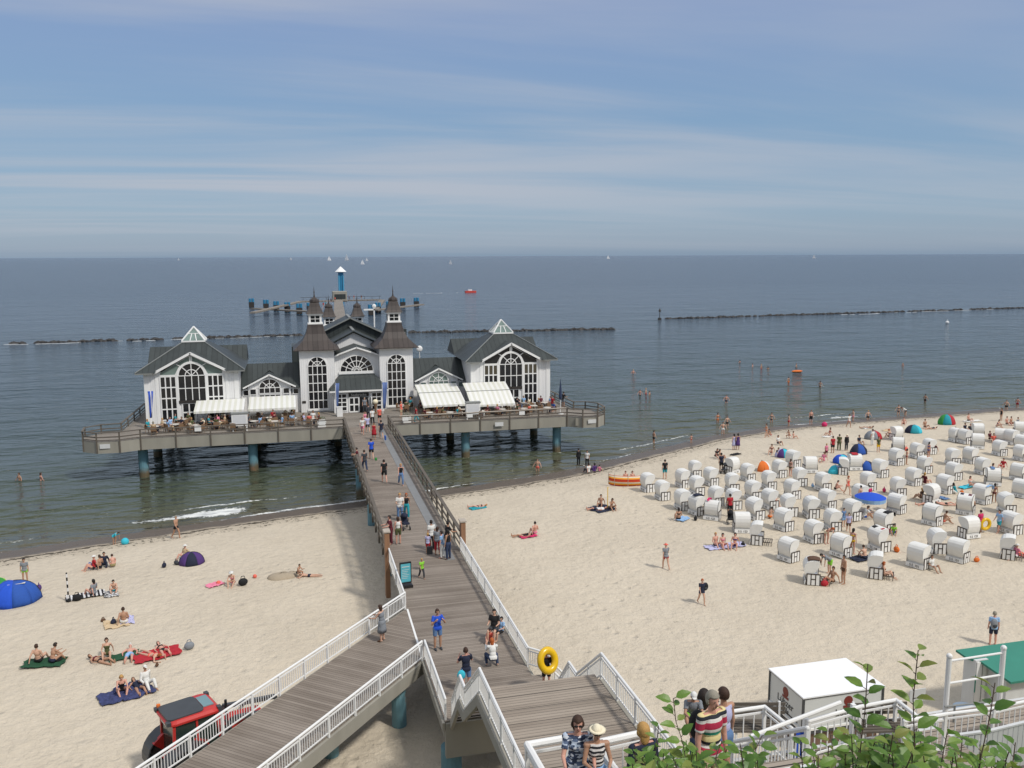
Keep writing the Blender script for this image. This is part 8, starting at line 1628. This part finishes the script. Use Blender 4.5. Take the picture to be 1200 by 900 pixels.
near_person(848, 814, 13.6, 1.66, 'stand', .3, ('tank', 'lilac'), ('shorts', 'denim'), ('hair_short', 'brown'), 'person in lilac top with a hair bun behind the striped polo', fem=True, hd='back')
near_person(825, 817, 12.9, 1.66, 'carry', -.4, ('tank', 'white'), ('shorts', 'dark_denim'), ('hair_long', 'dark'), 'dark haired person carrying a toddler left of the striped polo', fem=True, hd='back')
near_person(813, 816, 12.6, .95, 'sitfwd', PI*.9, ('tshirt', 'grey'), ('shorts', 'lime'), ('cap', 'white'), 'toddler in grey with a white cap carried left of the striped polo')
q = ray(826, 838); hp = Vector(np.array([0, 0, CAMH])+q*11.9); mb = MB(); mb.ball((0, 0, 0), (.13, .11, .22), 12, 8); o = mb.build('rucksack', cloth('black'), None, True); o.location = hp+Vector((.02, .25, -.28)); tag(o, 'black rucksack on the striped polo wearer', 'rucksack')

# ================================================================== foreground shrubs on the cliff edge
def leaf_mat():
    mt = bpy.data.materials.new('leaf'); mt.use_nodes = True; t, nn, lk = nodes(mt); b = t.nodes['Principled BSDF']
    at = nn('ShaderNodeAttribute', attribute_name='tone'); cr = nn('ShaderNodeValToRGB'); lk(at.outputs['Fac'], cr.inputs[0]); e = cr.color_ramp.elements; e[0].color = (0.055, .12, .02, 1); e[1].color = (0.30, .28, .07, 1)
    q = e.new(.4); q.color = (0.11, .23, .035, 1); q = e.new(.75); q.color = (0.21, .35, .055, 1)
    tcn = nn('ShaderNodeTexCoord'); nz = nn('ShaderNodeTexNoise', i_Scale=40.0, i_Detail=3.0); lk(tcn.outputs['Object'], nz.inputs[0]); mx = nn('ShaderNodeMixRGB', blend_type='MULTIPLY'); mx.inputs[0].default_value = .35; lk(cr.outputs[0], mx.inputs[1]); lk(nz.outputs[0], mx.inputs[2])
    lk(mx.outputs[0], b.inputs['Base Color']); b.inputs['Roughness'].default_value = .45; tr_ = nn('ShaderNodeBsdfTranslucent'); lk(cr.outputs[0], tr_.inputs[0]); ms = nn('ShaderNodeMixShader'); ms.inputs[0].default_value = .3; out_ = t.nodes['Material Output']; lk(b.outputs[0], ms.inputs[1]); lk(tr_.outputs[0], ms.inputs[2]); lk(ms.outputs[0], out_.inputs[0]); return mt
M_leaf = leaf_mat(); M_stem = mat('brown_stem', (0.07, .045, .03), .7, .3, 30)
def leaf(mb, tones, p, d, n, L_, W_, tone, rnd):
    """pointed oval blade folded along its midrib with a slight droop"""
    d = d.normalized(); s = d.cross(n).normalized(); n = s.cross(d); K = 7; vs = []; 
    for i in range(K+1):
        x = i/K; w_ = W_*.5*(math.sin(PI*min(1, x*1.02))**.75)*(1.12-.35*x)*(1+.06*(-1)**i); c = p+d*(L_*x)-n*(L_*.28*x*x)
        vs += [c+s*w_+n*w_*.35, c, c-s*w_+n*w_*.35]
    k = len(mb.f); mb.add(vs, [f for i in range(K) for f in ((3*i, 3*i+1, 3*i+4, 3*i+3), (3*i+1, 3*i+2, 3*i+5, 3*i+4))]); tones += [tone]*len(vs)
def shrub(name, label, stems, seed, nfill=0, fill=None):
    rnd = random.Random(seed); base = stems[0][0]; t_ = thing(name, label, 'shrub', base); lm = MB(); tones = []; sm = MB()
    def st(pts, r0, lsz, step, mature=1.0):
        pts = [Vector(p) for p in pts]; tot = sum((b-a).length for a, b in zip(pts[:-1], pts[1:])); acc = 0; side = rnd.choice((-1, 1)); nxt = step*.4; ang = rnd.uniform(0, 6.3)
        for a, b in zip(pts[:-1], pts[1:]):
            l_ = (b-a).length; sm.cyl(a-base, b-base, max(.0018, r0*(1-acc/tot)), max(.0016, r0*(1-(acc+l_)/tot)), 6)
            while nxt < acc+l_:
                x = (nxt-acc)/l_; p = a.lerp(b, x); f = nxt/tot; dd = (b-a).normalized(); ang += 2.4+rnd.uniform(-.5, .5); o = Vector((math.cos(ang), math.sin(ang), 0)); o = (o-dd*o.dot(dd)).normalized()
                d = (o+dd*rnd.uniform(.25, .8)+Vector((0, 0, .1))).normalized(); nn_ = (Vector((rnd.uniform(-.5, .5), rnd.uniform(-.7, .1), 1))).normalized()
                sz = lsz*(1-.5*f**3)*rnd.uniform(.75, 1.2); pe = p+d*sz*.18; sm.cyl(p-base, pe-base, .0015, .0012, 4); leaf(lm, tones, pe-base, d, nn_, sz, sz*rnd.uniform(.50, .66), min(1, max(0, .25+.35*f+rnd.uniform(-.25, .35))), rnd); nxt += step*(1-.35*f)*rnd.uniform(.8, 1.25)
            acc += l_
    for pts in stems: st(pts, .006, .098, .026)
    if fill:
        for _ in range(nfill):
            u = rnd.uniform(fill[0], fill[1]); v = fill[2]+abs(rnd.gauss(0, .42))*(fill[3]-fill[2]); Dd = rnd.uniform(2.4, 3.4); tip = PD(u, v, Dd); bt = tip+Vector((rnd.uniform(-.1, .1), rnd.uniform(-.1, .1), -rnd.uniform(.35, .6)))
            st([bt, bt.lerp(tip, .5)+Vector((rnd.uniform(-.03, .03), rnd.uniform(-.03, .03), 0)), tip], .004, rnd.uniform(.06, .095), .032)
    o = lm.build('foliage', M_leaf, t_, False, fix=False); a = o.data.attributes.new('tone', 'FLOAT', 'POINT'); a.data.foreach_set('value', tones); sm.build('stems', M_stem, t_); return t_
def stem(uv, D):
    top = [PD(u, v, D+.04*i) for i, (u, v) in enumerate(uv)]; low = Vector(top[0]); g0 = float(ground(low.x, low.y)); return [Vector((low.x+.05, low.y, g0)), low.lerp(Vector((low.x+.05, low.y, g0)), .5)+Vector((.03, .02, 0))]+top
shrub('leafy_shrub', 'leafy green shrub with one thin shoot rising before the striped polo', [stem([(806, 905), (800, 870), (792, 845), (789, 818)], 2.9), stem([(775, 915), (768, 880), (772, 850)], 3.1), stem([(845, 920), (838, 890), (846, 868)], 2.8), stem([(872, 915), (885, 880), (893, 862)], 3.0)], 5, 34, (735, 920, 868, 925))
shrub('leafy_shrub', 'green shrub with a tall leafy shoot in front of the white kiosk', [stem([(1003, 930), (1008, 880), (1014, 830), (1017, 778)], 2.7), stem([(985, 930), (978, 890), (972, 855)], 2.8), stem([(948, 930), (955, 895), (950, 870)], 3.1)], 8, 20, (930, 1045, 862, 925))
shrub('leafy_shrub', 'green shrub whose tallest leafy shoot rises right of the kiosk', [stem([(1073, 940), (1072, 880), (1070, 820), (1076, 762)], 2.6), stem([(1050, 940), (1056, 890), (1048, 850)], 2.8), stem([(1098, 940), (1104, 890), (1110, 858)], 2.9)], 12, 24, (1025, 1120, 856, 925))
shrub('leafy_shrub', 'green shrub with a leafy shoot before the green roofed hut at the right', [stem([(1142, 940), (1150, 885), (1160, 840), (1166, 800)], 2.65), stem([(1180, 940), (1186, 900), (1190, 870)], 2.9), stem([(1128, 940), (1125, 895), (1128, 862)], 3.0)], 17, 14, (1115, 1185, 868, 925))
